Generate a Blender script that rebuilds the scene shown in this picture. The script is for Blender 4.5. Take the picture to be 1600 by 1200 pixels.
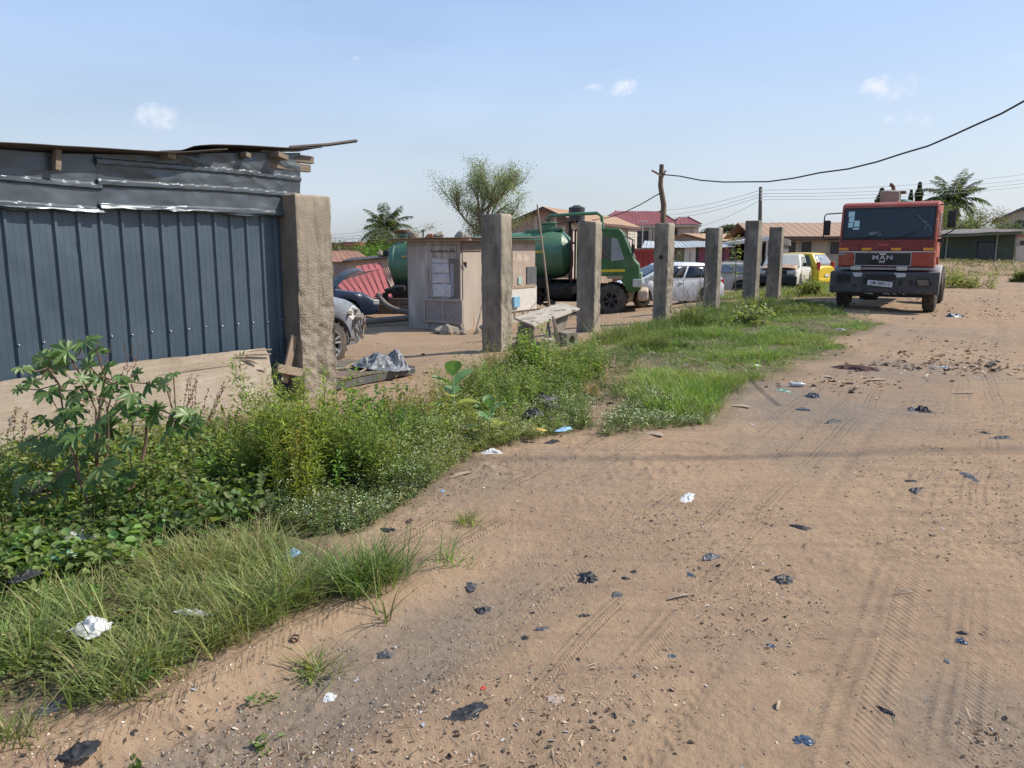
import bpy, bmesh, math, random
import numpy as np
from mathutils import Vector, Matrix
R = math.radians
random.seed(7)
rng = np.random.default_rng(11)
for _o in list(bpy.data.objects):
    bpy.data.objects.remove(_o)
scene = bpy.context.scene
COL = scene.collection

# ------------------------------------------------------------------ camera
F = 1209.0; PITCH = R(9.77); EYE = 1.6
cd = bpy.data.cameras.new("camera"); cam = bpy.data.objects.new("camera", cd); COL.objects.link(cam)
cd.sensor_width = 36.0; cd.lens = F / 1600 * 36.0; cd.clip_end = 3000; cd.clip_start = 0.05
cam.location = (0, 0, EYE); cam.rotation_euler = (R(90) - PITCH, 0, 0)
scene.camera = cam
scene.render.resolution_x = 1024; scene.render.resolution_y = 768

# ------------------------------------------------------------------ sun and sky
SUN_DIR = Vector((0.95, 0.16, 0)).normalized(); SUN_EL = R(45)
sd = Vector((SUN_DIR.x * math.cos(SUN_EL), SUN_DIR.y * math.cos(SUN_EL), math.sin(SUN_EL)))
sl = bpy.data.lights.new("sun", 'SUN'); sun = bpy.data.objects.new("sun", sl); COL.objects.link(sun)
sl.energy = 4.8; sl.angle = R(0.6); sl.color = (1.0, 0.94, 0.84)
sun.rotation_euler = sd.to_track_quat('Z', 'Y').to_euler()
sun.location = (20, 10, 30)
world = bpy.data.worlds.new("World"); scene.world = world; world.use_nodes = True
scene.view_settings.view_transform = 'Standard'; scene.view_settings.look = 'None'
scene.view_settings.exposure = 0.22; scene.view_settings.gamma = 1.0; scene.view_settings.use_curve_mapping = False

def ray(px, py):
    x = (px - 800) / F; y = (600 - py) / F
    return Vector((x, math.cos(PITCH) + y * math.sin(PITCH), -math.sin(PITCH) + y * math.cos(PITCH)))

def world_nodes():
    nt = world.node_tree; N = nt.nodes; L = nt.links
    for n in list(N): N.remove(n)
    out = N.new('ShaderNodeOutputWorld'); bg = N.new('ShaderNodeBackground'); bg.inputs[1].default_value = 0.13
    L.new(bg.outputs[0], out.inputs[0])
    sky = N.new('ShaderNodeTexSky'); sky.sky_type = 'NISHITA'; sky.sun_disc = False
    sky.sun_elevation = SUN_EL; sky.sun_rotation = math.atan2(SUN_DIR.x, SUN_DIR.y)
    sky.altitude = 0; sky.air_density = 1.0; sky.dust_density = 2.2; sky.ozone_density = 1.6
    tc = N.new('ShaderNodeTexCoord')
    noise = N.new('ShaderNodeTexNoise'); noise.inputs['Scale'].default_value = 26; noise.inputs['Detail'].default_value = 7
    noise.inputs['Roughness'].default_value = 0.62
    L.new(tc.outputs['Generated'], noise.inputs['Vector'])
    nlow = N.new('ShaderNodeTexNoise'); nlow.inputs['Scale'].default_value = 2.4; nlow.inputs['Detail'].default_value = 5
    mp = N.new('ShaderNodeMapping'); mp.inputs['Scale'].default_value = (1, 1, 4)
    L.new(tc.outputs['Generated'], mp.inputs['Vector']); L.new(mp.outputs[0], nlow.inputs['Vector'])
    def math_(op, a, b=None, c=None, clamp=False):
        m = N.new('ShaderNodeMath'); m.operation = op; m.use_clamp = clamp
        for i, v in enumerate((a, b, c)):
            if v is None: continue
            if isinstance(v, (int, float)): m.inputs[i].default_value = v
            else: L.new(v, m.inputs[i])
        return m.outputs[0]
    total = None
    # small separate puffs of cumulus: direction, width, height, strength
    clouds = [(245,182,34,20,1.0),(975,136,26,15,.8),(935,138,28,8,.25),(1408,136,58,22,1.0),(1426,190,42,19,.9),(1495,153,26,17,.4),
              (887,198,26,12,.22),(545,94,20,9,.2),(1590,92,26,12,.3)]
    for px, py, w, h, s in clouds:
        c = ray(px, py).normalized(); rt = Vector((c.y, -c.x, 0)).normalized(); up = rt.cross(c).normalized()
        d = N.new('ShaderNodeVectorMath'); d.operation = 'DOT_PRODUCT'; L.new(tc.outputs['Generated'], d.inputs[0]); d.inputs[1].default_value = rt
        e = N.new('ShaderNodeVectorMath'); e.operation = 'DOT_PRODUCT'; L.new(tc.outputs['Generated'], e.inputs[0]); e.inputs[1].default_value = up
        a = math_('MULTIPLY', math_('SUBTRACT', d.outputs['Value'], c.dot(rt)), F / w)
        b = math_('MULTIPLY', math_('SUBTRACT', e.outputs['Value'], c.dot(up)), F / h)
        r2 = math_('ADD', math_('MULTIPLY', a, a), math_('MULTIPLY', b, b))
        m = math_('SUBTRACT', 1.0, r2, clamp=True)
        m = math_('MULTIPLY', math_('POWER', m, 0.6), .55 + .45 * s)
        total = m if total is None else math_('MAXIMUM', total, m)
    dens = math_('ADD', total, math_('MULTIPLY', math_('SUBTRACT', noise.outputs[0], 0.53), 3.8))
    gate = math_('MULTIPLY', total, 3.0, clamp=True); dens = math_('MULTIPLY', dens, gate)
    ramp = N.new('ShaderNodeMapRange'); ramp.interpolation_type = 'SMOOTHERSTEP'
    ramp.inputs['From Min'].default_value = 0.2; ramp.inputs['From Max'].default_value = 1.7
    L.new(dens, ramp.inputs['Value'])
    # thin veil of high haze over the whole sky
    veil = math_('MULTIPLY', math_('SUBTRACT', nlow.outputs[0], 0.30, clamp=True), 0.9)
    veil = math_('ADD', veil, 0.50, clamp=True)
    sepz = N.new('ShaderNodeSeparateXYZ'); L.new(tc.outputs['Generated'], sepz.inputs[0])
    el = N.new('ShaderNodeValToRGB'); cr = el.color_ramp; L.new(sepz.outputs[2], el.inputs[0])
    cr.elements[0].position = 0.0; cr.elements[0].color = (5.1, 5.6, 6.2, 1); cr.elements[1].position = 0.9; cr.elements[1].color = (1.7, 2.9, 5.4, 1)
    for ps, c_ in ((.10, (4.6, 5.3, 6.25, 1)), (.22, (3.6, 4.8, 6.8, 1)), (.38, (2.6, 4.05, 6.9, 1))):
        e_ = cr.elements.new(ps); e_.color = c_
    mv = N.new('ShaderNodeMix'); mv.data_type = 'RGBA'; L.new(veil, mv.inputs[0]); L.new(sky.outputs[0], mv.inputs[6])
    L.new(el.outputs[0], mv.inputs[7])
    mx = N.new('ShaderNodeMix'); mx.data_type = 'RGBA'
    L.new(ramp.outputs[0], mx.inputs[0]); L.new(mv.outputs[2], mx.inputs[6]); mx.inputs[7].default_value = (6.0, 6.3, 6.9, 1)
    L.new(mx.outputs[2], bg.inputs[0])
world_nodes()

# ------------------------------------------------------------------ helpers
def at(px, py, Y):
    d = ray(px, py); t = Y / d.y
    return Vector((t * d.x, Y, EYE + t * d.z))
def gp(px, py, z=0.0):
    d = ray(px, py); t = (z - EYE) / d.z
    return Vector((t * d.x, t * d.y, z))
AX = Vector((0.5299, 0.8481, 0)); NX = Vector((0.8481, -0.5299, 0)); ROW0 = Vector((-2.25, 8.35, 0))
ROWANG = math.atan2(AX.y, AX.x)
def W(u, s, z=0.0):            # frame of the post row: u along it, s towards the road
    p = ROW0 + AX * u + NX * s
    return Vector((p.x, p.y, z))

def tag(o, label=None, cat=None, group=None, kind=None):
    if label: o['label'] = label
    if cat: o['category'] = cat
    if group: o['group'] = group
    if kind: o['kind'] = kind
    return o
def thing(name, label, cat, loc=(0,0,0), rz=0.0, group=None, rot=None):
    o = bpy.data.objects.new(name, None); COL.objects.link(o); o.empty_display_size = 0.2
    o.location = loc; o.rotation_euler = rot if rot else (0, 0, rz)
    return tag(o, label, cat, group)

def hash2(ix, iy, seed):
    h = (ix.astype(np.int64) * 374761393 + iy.astype(np.int64) * 668265263 + seed * 1442695041) & 0xffffffff
    h = ((h ^ (h >> 13)) * 1274126177) & 0xffffffff
    return ((h ^ (h >> 16)) & 0xffff) / 65535.0
def vnoise(x, y, seed=0):
    x = np.asarray(x, float); y = np.asarray(y, float)
    ix = np.floor(x); iy = np.floor(y); fx = x - ix; fy = y - iy
    fx = fx * fx * (3 - 2 * fx); fy = fy * fy * (3 - 2 * fy)
    ix = ix.astype(np.int64); iy = iy.astype(np.int64)
    a = hash2(ix, iy, seed); b = hash2(ix + 1, iy, seed); c = hash2(ix, iy + 1, seed); d = hash2(ix + 1, iy + 1, seed)
    return (a * (1 - fx) + b * fx) * (1 - fy) + (c * (1 - fx) + d * fx) * fy
def fbm(x, y, seed=0, oct=4, gain=.5):
    s = 0; a = 1; t = 0
    for k in range(oct):
        s = s + a * (vnoise(x * 2 ** k, y * 2 ** k, seed + k * 17) - .5); t += a; a *= gain
    return s / t * 2
def sstep(a, b, x):
    t = np.clip((np.asarray(x, float) - a) / (b - a), 0, 1); return t * t * (3 - 2 * t)

RUT_P = gp(200, 1200); RUT_D = (gp(700, 925) - RUT_P).normalized(); RUT_N = Vector((RUT_D.y, -RUT_D.x, 0))
def relief(x, y, fine=True):
    """height of the ground"""
    x = np.asarray(x, float); y = np.asarray(y, float)
    s = (x - ROW0.x) * NX.x + (y - ROW0.y) * NX.y
    u = (x - ROW0.x) * AX.x + (y - ROW0.y) * AX.y
    z = -0.40 * sstep(0.3, 5.0, -s) * sstep(-5, 2, u)
    far = sstep(28, 40, y) * (1 - sstep(14, 24, x)) * -0.0
    z = z + far
    z = z + 0.75 * sstep(52, 58, y) * sstep(18, 26, x) * (1 - sstep(110, 160, y))
    z = z + 0.05 * sstep(4.6, 3.2, s) * sstep(-9, -5, u) * sstep(-1, 1, s)
    amp = 1 / (1 + (np.hypot(x, y) / 60) ** 2)
    z = z + 0.035 * fbm(x * .45, y * .45, 3, 3) * amp
    rs = (x - RUT_P.x) * RUT_N.x + (y - RUT_P.y) * RUT_N.y
    ru = (x - RUT_P.x) * RUT_D.x + (y - RUT_P.y) * RUT_D.y
    wob = 0.09 * fbm(ru * .8, ru * 0 + 4.1, 61, 2)
    m = sstep(2.6, 1.4, ru)
    z = z - 0.050 * m * (sstep(-.16, .02, rs + wob) * sstep(.62, .3, rs + wob)) + 0.028 * m * np.exp(-((rs + wob + .24) / .14) ** 2)
    if fine:
        z = z + 0.011 * fbm(x * 2.6, y * 2.6, 5, 4) * amp
        rough = 0.25 + 0.75 * sstep(-.1, .35, fbm(x * .9, y * .9, 91, 3)) + 0.7 * sstep(.3, -.3, rs) * sstep(6, 3, ru)
        z = z + 0.0085 * rough * np.maximum(0, fbm(x * 14, y * 14, 8, 3) - .02) * amp * 2
        z = z + 0.006 * rough * np.maximum(0, .25 - np.abs(fbm(x * 6.5 + y * 2, y * 6.5, 18, 3)) * 2) * amp - .010 * np.maximum(0, fbm(x * 3.1, y * 3.1, 28, 2) - .3) * amp
        z = z + 0.0036 * fbm(x * 45, y * 45, 9, 2) * amp * rough
        # tyre tracks with lugs, running along the road
        for off, w, seed in TRACKS:
            c = s - off - 0.12 * np.sin(u * .23 + seed) - 0.03 * np.sin(u * .9 + seed * 2)
            inb = np.exp(-(c / (w * .5)) ** 4)
            lug = np.sign(np.sin((u + np.abs(c) * .8) * 2 * np.pi / .062)) * .5 + .5
            vis = sstep(-.12, .12, fbm(u * .5 + seed, c * 2, 77, 2))
            z = z - inb * vis * (0.005 + 0.006 * lug * (np.abs(np.sin(c * np.pi / w * 3)) > .35)) * amp
    return z
TRACKS = [(6.45, .2, 3.3), (6.72, .08, .4), (5.6, .1, 5.0), (7.5, .18, 4.4), (8.1, .12, .9)]
def gz(x, y): return float(relief(np.array([x]), np.array([y]))[0])
def gpt(px, py):
    """ground point under a viewing ray, on the real relief"""
    z = 0.0
    for _ in range(6):
        p = gp(px, py, z); z = float(relief(np.array([p.x]), np.array([p.y]), False)[0])
    return Vector((p.x, p.y, gz(p.x, p.y)))
def gpa(px, Y):
    d = ray(px, 392); x = (px - 800) / F * Y / 1.0147
    return Vector((x, Y, gz(x, Y)))

def winv(p):
    M = Matrix.Identity(4)
    while p is not None:
        M = (Matrix.Translation(p.location) @ p.rotation_euler.to_matrix().to_4x4()) @ M; p = p.parent
    return M.inverted()
class Pl:
    """a vertical plane in the place: t runs along it, o out of it"""
    def __init__(s, P, n):
        s.P = Vector(P); s.n = Vector((n[0], n[1], 0)).normalized(); s.t = Vector((-s.n.y, s.n.x, 0))
    def pix(s, px, py):
        d = ray(px, py); o = Vector((0, 0, EYE)); k = (s.P - o).dot(s.n) / d.dot(s.n); q = o + d * k
        return ((q - s.P).dot(s.t), q.z)
    def w(s, t, o, z):
        q = s.P + s.t * t + s.n * o; return Vector((q.x, q.y, z))
    def box(s, mb, t0, t1, o0, o1, z0, z1, mi=0):
        b = [s.w(t0, o0, z0), s.w(t1, o0, z0), s.w(t1, o1, z0), s.w(t0, o1, z0)]
        return mb.hexa(b, [Vector((p.x, p.y, z1)) for p in b], mi)
    def rect(s, mb, a, b, o0, o1, mi=0):
        t0, z0 = s.pix(*a); t1, z1 = s.pix(*b)
        return s.box(mb, min(t0, t1), max(t0, t1), o0, o1, min(z0, z1), max(z0, z1), mi)
    def frame(s, mb, t0, t1, z0, z1, w, o0, o1, mi=0):
        s.box(mb, t0, t0 + w, o0, o1, z0, z1, mi); s.box(mb, t1 - w, t1, o0, o1, z0, z1, mi)
        s.box(mb, t0 + w, t1 - w, o0, o1, z1 - w, z1, mi); s.box(mb, t0 + w, t1 - w, o0, o1, z0, z0 + w, mi)
    def M(s, t, o, z):
        m = Matrix.Identity(4)
        for i, v in enumerate((s.t, Vector((0, 0, 1)), s.n)):
            for j in range(3): m[j][i] = v[j]
        m.translation = s.w(t, o, z); return m
class MB:
    def __init__(s): s.v = []; s.f = []; s.m = []
    def add(s, vs, fs, mi=0, M=None):
        n = len(s.v)
        for p in vs:
            p = Vector(p)
            if M is not None: p = M @ p
            s.v.append(tuple(p))
        for f in fs: s.f.append([n + i for i in f]); s.m.append(mi)
        return s
    def box(s, c, d, rot=None, mi=0, M=None):
        x, y, z = d[0] / 2, d[1] / 2, d[2] / 2
        vs = [Vector((a * x, b * y, e * z)) for a in (-1, 1) for b in (-1, 1) for e in (-1, 1)]
        if rot is not None:
            if isinstance(rot, (int, float)): rot = Matrix.Rotation(rot, 3, 'Z')
            vs = [rot @ v for v in vs]
        vs = [v + Vector(c) for v in vs]
        return s.add(vs, [(0,1,3,2),(4,6,7,5),(0,4,5,1),(2,3,7,6),(0,2,6,4),(1,5,7,3)], mi, M)
    def hexa(s, b4, t4, mi=0):
        return s.add(list(b4) + list(t4), [(3,2,1,0),(4,5,6,7),(0,1,5,4),(1,2,6,5),(2,3,7,6),(3,0,4,7)], mi)
    def tube(s, pts, r, n=8, mi=0, caps=True):
        pts = [Vector(p) for p in pts]; rs = r if isinstance(r, (list, tuple)) else [r] * len(pts)
        vs = []; fs = []; ref = None
        for i, p in enumerate(pts):
            d = (pts[min(i+1, len(pts)-1)] - pts[max(i-1, 0)])
            d = d.normalized() if d.length > 1e-9 else Vector((0,0,1))
            if ref is None: ref = Vector((0,0,1)) if abs(d.z) < .9 else Vector((1,0,0))
            a = (ref - d * ref.dot(d))
            a = a.normalized() if a.length > 1e-6 else d.orthogonal().normalized()
            ref = a; b = d.cross(a)
            for k in range(n):
                t = 2 * math.pi * k / n
                vs.append(p + (a * math.cos(t) + b * math.sin(t)) * rs[i])
        for i in range(len(pts) - 1):
            for k in range(n):
                k2 = (k + 1) % n
                fs.append((i*n+k, i*n+k2, (i+1)*n+k2, (i+1)*n+k))
        if caps: fs.append(tuple(range(n-1, -1, -1))); fs.append(tuple((len(pts)-1)*n + k for k in range(n)))
        return s.add(vs, fs, mi)
    def lathe(s, prof, n=24, c=(0,0,0), axis='Z', mi=0, M=None):
        vs = []; fs = []; c = Vector(c)
        for r, h in prof:
            for k in range(n):
                t = 2 * math.pi * k / n; a, b = r * math.cos(t), r * math.sin(t)
                vs.append(c + (Vector((a, b, h)) if axis == 'Z' else Vector((a, h, b)) if axis == 'Y' else Vector((h, a, b))))
        for i in range(len(prof) - 1):
            for k in range(n):
                k2 = (k + 1) % n; fs.append((i*n+k, i*n+k2, (i+1)*n+k2, (i+1)*n+k))
        if prof[0][0] < .0021: fs.append(tuple(range(n-1, -1, -1)))
        if prof[-1][0] < .0021: fs.append(tuple((len(prof)-1)*n + k for k in range(n)))
        return s.add(vs, fs, mi, M)
    def prism(s, poly, y0, y1, axis='Y', mi=0, M=None):
        """poly in the plane across the axis; Y: (x,z), X: (y,z), Z: (x,y)"""
        def P(a, b, t): return (a, t, b) if axis == 'Y' else (t, a, b) if axis == 'X' else (a, b, t)
        n = len(poly); vs = [P(a, b, y0) for a, b in poly] + [P(a, b, y1) for a, b in poly]
        fs = [tuple(range(n)), tuple(range(2*n-1, n-1, -1))] + [(i, (i+1) % n + 0, (i+1) % n + n, i + n) for i in range(n)]
        return s.add(vs, fs, mi, M)
    def grid(s, P, mi=0):
        """P: rows of points"""
        nr = len(P); nc = len(P[0]); vs = [p for r in P for p in r]
        return s.add(vs, [(i*nc+j, i*nc+j+1, (i+1)*nc+j+1, (i+1)*nc+j) for i in range(nr-1) for j in range(nc-1)], mi)
    def build(s, name, mat, parent=None, smooth=False, bevel=0, loc=None, seg=2, solid=0, angle=40, wc=False):
        if wc and parent is not None:
            M = winv(parent); s.v = [tuple(M @ Vector(p)) for p in s.v]
        me = bpy.data.meshes.new(name); me.from_pydata(s.v, [], s.f)
        mats = mat if isinstance(mat, (list, tuple)) else [mat]
        for m in mats: me.materials.append(m)
        if len(mats) > 1: me.polygons.foreach_set('material_index', s.m)
        bm = bmesh.new(); bm.from_mesh(me); bmesh.ops.recalc_face_normals(bm, faces=bm.faces); bm.to_mesh(me); bm.free()
        o = bpy.data.objects.new(name, me); COL.objects.link(o)
        if parent is not None: o.parent = parent
        if loc is not None: o.location = loc
        if smooth:
            me.polygons.foreach_set('use_smooth', [True] * len(me.polygons))
            try: me.set_sharp_from_angle(angle=R(angle))
            except Exception: pass
        if solid:
            md = o.modifiers.new('solid', 'SOLIDIFY'); md.thickness = solid; md.offset = 0
        if bevel:
            md = o.modifiers.new('bevel', 'BEVEL'); md.width = bevel; md.segments = seg; md.limit_method = 'ANGLE'; md.angle_limit = R(35)
        me.update()
        return o

def npmesh(name, V, Q=None, T=None, mat=None, tint=None, smooth=False, parent=None, attrs=None):
    """fast mesh from arrays: V (n,3), quads Q (m,4) and/or triangles T (k,3), tint (n,3) per vertex"""
    me = bpy.data.meshes.new(name)
    V = np.asarray(V, np.float32)
    nq = 0 if Q is None else len(Q); nt = 0 if T is None else len(T)
    loops = []
    if nq: loops.append(np.asarray(Q, np.int32).ravel())
    if nt: loops.append(np.asarray(T, np.int32).ravel())
    loops = np.concatenate(loops)
    me.vertices.add(len(V)); me.vertices.foreach_set('co', V.ravel())
    me.loops.add(len(loops)); me.loops.foreach_set('vertex_index', loops)
    me.polygons.add(nq + nt)
    st = np.concatenate([np.arange(nq) * 4, nq * 4 + np.arange(nt) * 3]).astype(np.int32)
    me.polygons.foreach_set('loop_start', st)
    me.update(calc_edges=True); me.validate()
    if tint is not None:
        a = me.color_attributes.new('tint', 'FLOAT_COLOR', 'POINT')
        c = np.ones((len(V), 4), np.float32); c[:, :3] = tint; a.data.foreach_set('color', c.ravel())
    for k, v in (attrs or {}).items():
        a = me.attributes.new(k, 'FLOAT', 'POINT'); a.data.foreach_set('value', np.asarray(v, np.float32))
    if smooth: me.polygons.foreach_set('use_smooth', np.ones(nq + nt, bool))
    if mat:
        for m in (mat if isinstance(mat, (list, tuple)) else [mat]): me.materials.append(m)
    o = bpy.data.objects.new(name, me); COL.objects.link(o)
    if parent is not None: o.parent = parent
    return o

def text_mesh(name, body, size, mat, parent=None, M=None, ext=0.004, align='CENTER', sx=1.0, bold=0.0, space=1.0):
    cu = bpy.data.curves.new(name, 'FONT'); cu.body = body; cu.size = size; cu.extrude = ext
    cu.align_x = align; cu.align_y = 'CENTER'; cu.offset = bold; cu.space_character = space
    t = bpy.data.objects.new(name + '_curve', cu); COL.objects.link(t)
    bpy.context.view_layer.update()
    me = bpy.data.meshes.new_from_object(t.evaluated_get(bpy.context.evaluated_depsgraph_get()))
    bpy.data.objects.remove(t)
    me.name = name; me.materials.clear(); me.materials.append(mat)
    me.transform(Matrix.Diagonal((sx, 1, 1, 1)))
    if M is not None: me.transform(M)
    o = bpy.data.objects.new(name, me); COL.objects.link(o)
    if parent is not None: o.parent = parent
    return o

# ------------------------------------------------------------------ materials
def new_mat(name):
    m = bpy.data.materials.new(name); m.use_nodes = True; nt = m.node_tree
    return m, nt, nt.nodes, nt.links, nt.nodes['Principled BSDF']
def _noise(N, L, vec, scale, detail=6, rough=.6, dist=0):
    n = N.new('ShaderNodeTexNoise'); n.inputs['Scale'].default_value = scale; n.inputs['Detail'].default_value = detail
    n.inputs['Roughness'].default_value = rough; n.inputs['Distortion'].default_value = dist
    L.new(vec, n.inputs['Vector']); return n.outputs[0]
def _range(N, L, v, a, b, c=0, d=1):
    r = N.new('ShaderNodeMapRange'); L.new(v, r.inputs[0]); r.inputs[1].default_value = a; r.inputs[2].default_value = b
    r.inputs[3].default_value = c; r.inputs[4].default_value = d; return r.outputs[0]
def _mix(N, L, f, a, b):
    m = N.new('ShaderNodeMix'); m.data_type = 'RGBA'
    for i, v in ((0, f), (6, a), (7, b)):
        if isinstance(v, (int, float)): m.inputs[i].default_value = v
        elif isinstance(v, (tuple, list)): m.inputs[i].default_value = tuple(v) + ((1,) if len(v) == 3 else ())
        else: L.new(v, m.inputs[i])
    return m.outputs[2]
def pmat(name, col, col2=None, scale=4, rough=.8, metal=0, bump=0, bscale=60, spots=(), streak=None, spec=.4, stretch=None, rvar=.12, coat=0, bdist=.01):
    """procedural surface: two tones blended by noise, patches of wear, bump"""
    m, nt, N, L, B = new_mat(name)
    tc = N.new('ShaderNodeTexCoord'); vec = tc.outputs['Object']
    if stretch:
        mp = N.new('ShaderNodeMapping'); mp.inputs['Scale'].default_value = stretch; L.new(vec, mp.inputs[0]); vec = mp.outputs[0]
    n1 = _noise(N, L, vec, scale)
    col2 = col2 or tuple(c * .72 for c in col)
    c = _mix(N, L, _range(N, L, n1, .32, .68), col, col2)
    for sc, ss, lo, hi in spots:
        k = _noise(N, L, vec, ss, 7, .65, .3)
        c = _mix(N, L, _range(N, L, k, lo, hi), c, sc)
    L.new(c, B.inputs['Base Color'])
    n2 = _noise(N, L, vec, bscale, 5, .65)
    L.new(_range(N, L, n1, .3, .7, max(0, rough - rvar), min(1, rough + rvar)), B.inputs['Roughness'])
    B.inputs['Metallic'].default_value = metal; B.inputs['Specular IOR Level'].default_value = spec
    if coat: B.inputs['Coat Weight'].default_value = coat; B.inputs['Coat Roughness'].default_value = .15
    if bump:
        b = N.new('ShaderNodeBump'); b.inputs['Strength'].default_value = bump; b.inputs['Distance'].default_value = bdist
        L.new(n2, b.inputs['Height']); L.new(b.outputs[0], B.inputs['Normal'])
    return m
def leaf_mat(name, trans=.42, rough=.5, spec=.35, veins=False):
    m, nt, N, L, B = new_mat(name)
    a = N.new('ShaderNodeAttribute'); a.attribute_name = 'tint'
    tc = N.new('ShaderNodeTexCoord')
    n = _noise(N, L, tc.outputs['Object'], 30, 4)
    c = _mix(N, L, _range(N, L, n, .3, .7, 0, .35), a.outputs['Color'], (0.10, 0.11, 0.03))
    L.new(c, B.inputs['Base Color']); B.inputs['Roughness'].default_value = rough; B.inputs['Specular IOR Level'].default_value = spec
    t = N.new('ShaderNodeBsdfTranslucent')
    br = N.new('ShaderNodeVectorMath'); br.operation = 'MULTIPLY'; br.inputs[1].default_value = (1.5, 1.6, .7); L.new(c, br.inputs[0])
    L.new(br.outputs[0], t.inputs[0])
    mx = N.new('ShaderNodeMixShader'); mx.inputs[0].default_value = trans
    L.new(B.outputs[0], mx.inputs[1]); L.new(t.outputs[0], mx.inputs[2])
    L.new(mx.outputs[0], N['Material Output'].inputs[0])
    return m
def tint_mat(name, rough=.85, spec=.25):
    m, nt, N, L, B = new_mat(name)
    a = N.new('ShaderNodeAttribute'); a.attribute_name = 'tint'
    L.new(a.outputs['Color'], B.inputs['Base Color']); B.inputs['Roughness'].default_value = rough; B.inputs['Specular IOR Level'].default_value = spec
    return m
def glass_mat(name, col=(.02,.03,.035), rough=.08, dust=(.3,.27,.22), amt=.25):
    m, nt, N, L, B = new_mat(name)
    tc = N.new('ShaderNodeTexCoord'); n = _noise(N, L, tc.outputs['Object'], 3, 6, .6, .4)
    L.new(_mix(N, L, _range(N, L, n, .4, .75, 0, amt), col, dust), B.inputs['Base Color'])
    L.new(_range(N, L, n, .35, .7, rough, rough + .3), B.inputs['Roughness']); B.inputs['Specular IOR Level'].default_value = .8
    return m

M_BLACK = pmat('rubber_black', (.018,.018,.018), (.035,.033,.03), 8, .8, bump=.2)
M_TYRE = pmat('tyre_dusty', (.03,.03,.03), (.12,.095,.07), 5, .9, bump=.4, bscale=50)
M_DARK = pmat('dark_underbody', (.012,.012,.012), (.03,.026,.022), 8, .9)
M_GLASS = glass_mat('car_glass')
M_CHROME = pmat('worn_steel', (.55,.55,.55), (.35,.34,.32), 9, .35, metal=.9)
M_RUST = pmat('rusty_steel', (.16,.07,.035), (.09,.045,.03), 9, .85, bump=.3, spots=[((.26,.14,.08), 14, .55, .7)])
M_STEELG = pmat('grey_steel', (.10,.105,.11), (.16,.15,.14), 7, .55, metal=.4, spots=[((.2,.12,.07), 12, .62, .75)])
M_WOOD = pmat('weathered_wood', (.24,.17,.115), (.34,.26,.19), 6, .9, bump=.5, bscale=20, stretch=(8,8,1))
M_WOODH = pmat('weathered_plank', (.25,.18,.12), (.38,.30,.21), 4, .9, bump=.5, bscale=16, stretch=(1,9,9))
M_WHITE = pmat('white_plastic', (.62,.62,.60), (.5,.5,.48), 6, .6)
# ------------------------------------------------------------------ ground
def pix_poly(pts, z=0.0): return [tuple(gp(a, b, z)[:2]) for a, b in pts]
def in_poly(x, y, poly):
    inside = np.zeros(x.shape, bool); j = len(poly) - 1
    for i in range(len(poly)):
        xi, yi = poly[i]; xj, yj = poly[j]
        c = ((yi > y) != (yj > y)) & (x < (xj - xi) * (y - yi) / (yj - yi + 1e-12) + xi)
        inside ^= c; j = i
    return inside
# edge of the weeds against the bare road, then back along the posts
VERGE = pix_poly([(-400,1175),(0,1150),(100,1120),(200,1108),(290,1050),(430,990),(540,948),(640,915),(610,880),(500,868),(540,838),(600,815),(650,782),(700,748),(745,712),(840,690),(930,672),
                  (925,640),(900,600),(880,570),(850,570),(790,590),(720,620),(640,660),(560,670),(440,660),(300,655),(0,690),(-500,760)])
LAWN = pix_poly([(930,692),(1000,672),(1100,664),(1130,622),(1180,598),(1248,584),(1230,570),(1290,562),(1325,548),(1270,535),(1320,528),(1384,506),(1330,498),(1300,492),
                 (1300,478),(1230,468),(1140,472),(1040,500),(960,520),(960,560),(1010,575),(985,600),(960,640)])
BARE = [pix_poly(q) for q in ([(1040,578),(1120,566),(1250,562),(1340,566),(1262,590),(1180,592),(1080,596)], [(900,690),(925,640),(905,610),(960,600),(1000,640),(1010,672),(960,692)], [(1120,520),(1180,512),(1215,522),(1170,532)], [(1250,505),(1330,500),(1330,512),(1260,518)])]
YARD_G = pix_poly([(1110,470),(1330,472),(1310,455),(1270,447),(1180,450),(1110,455)], -.1)
FARG = [(22,56.5),(60,56.5),(60,60.5),(22,60.5)]
def falloff_near(x, y, poly, w):
    """soft membership: average over a few jittered copies"""
    s = 0
    for k in range(6):
        a = k * 1.05; s = s + in_poly(x + w * math.cos(a), y + w * math.sin(a), poly)
    return s / 6.0
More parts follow.
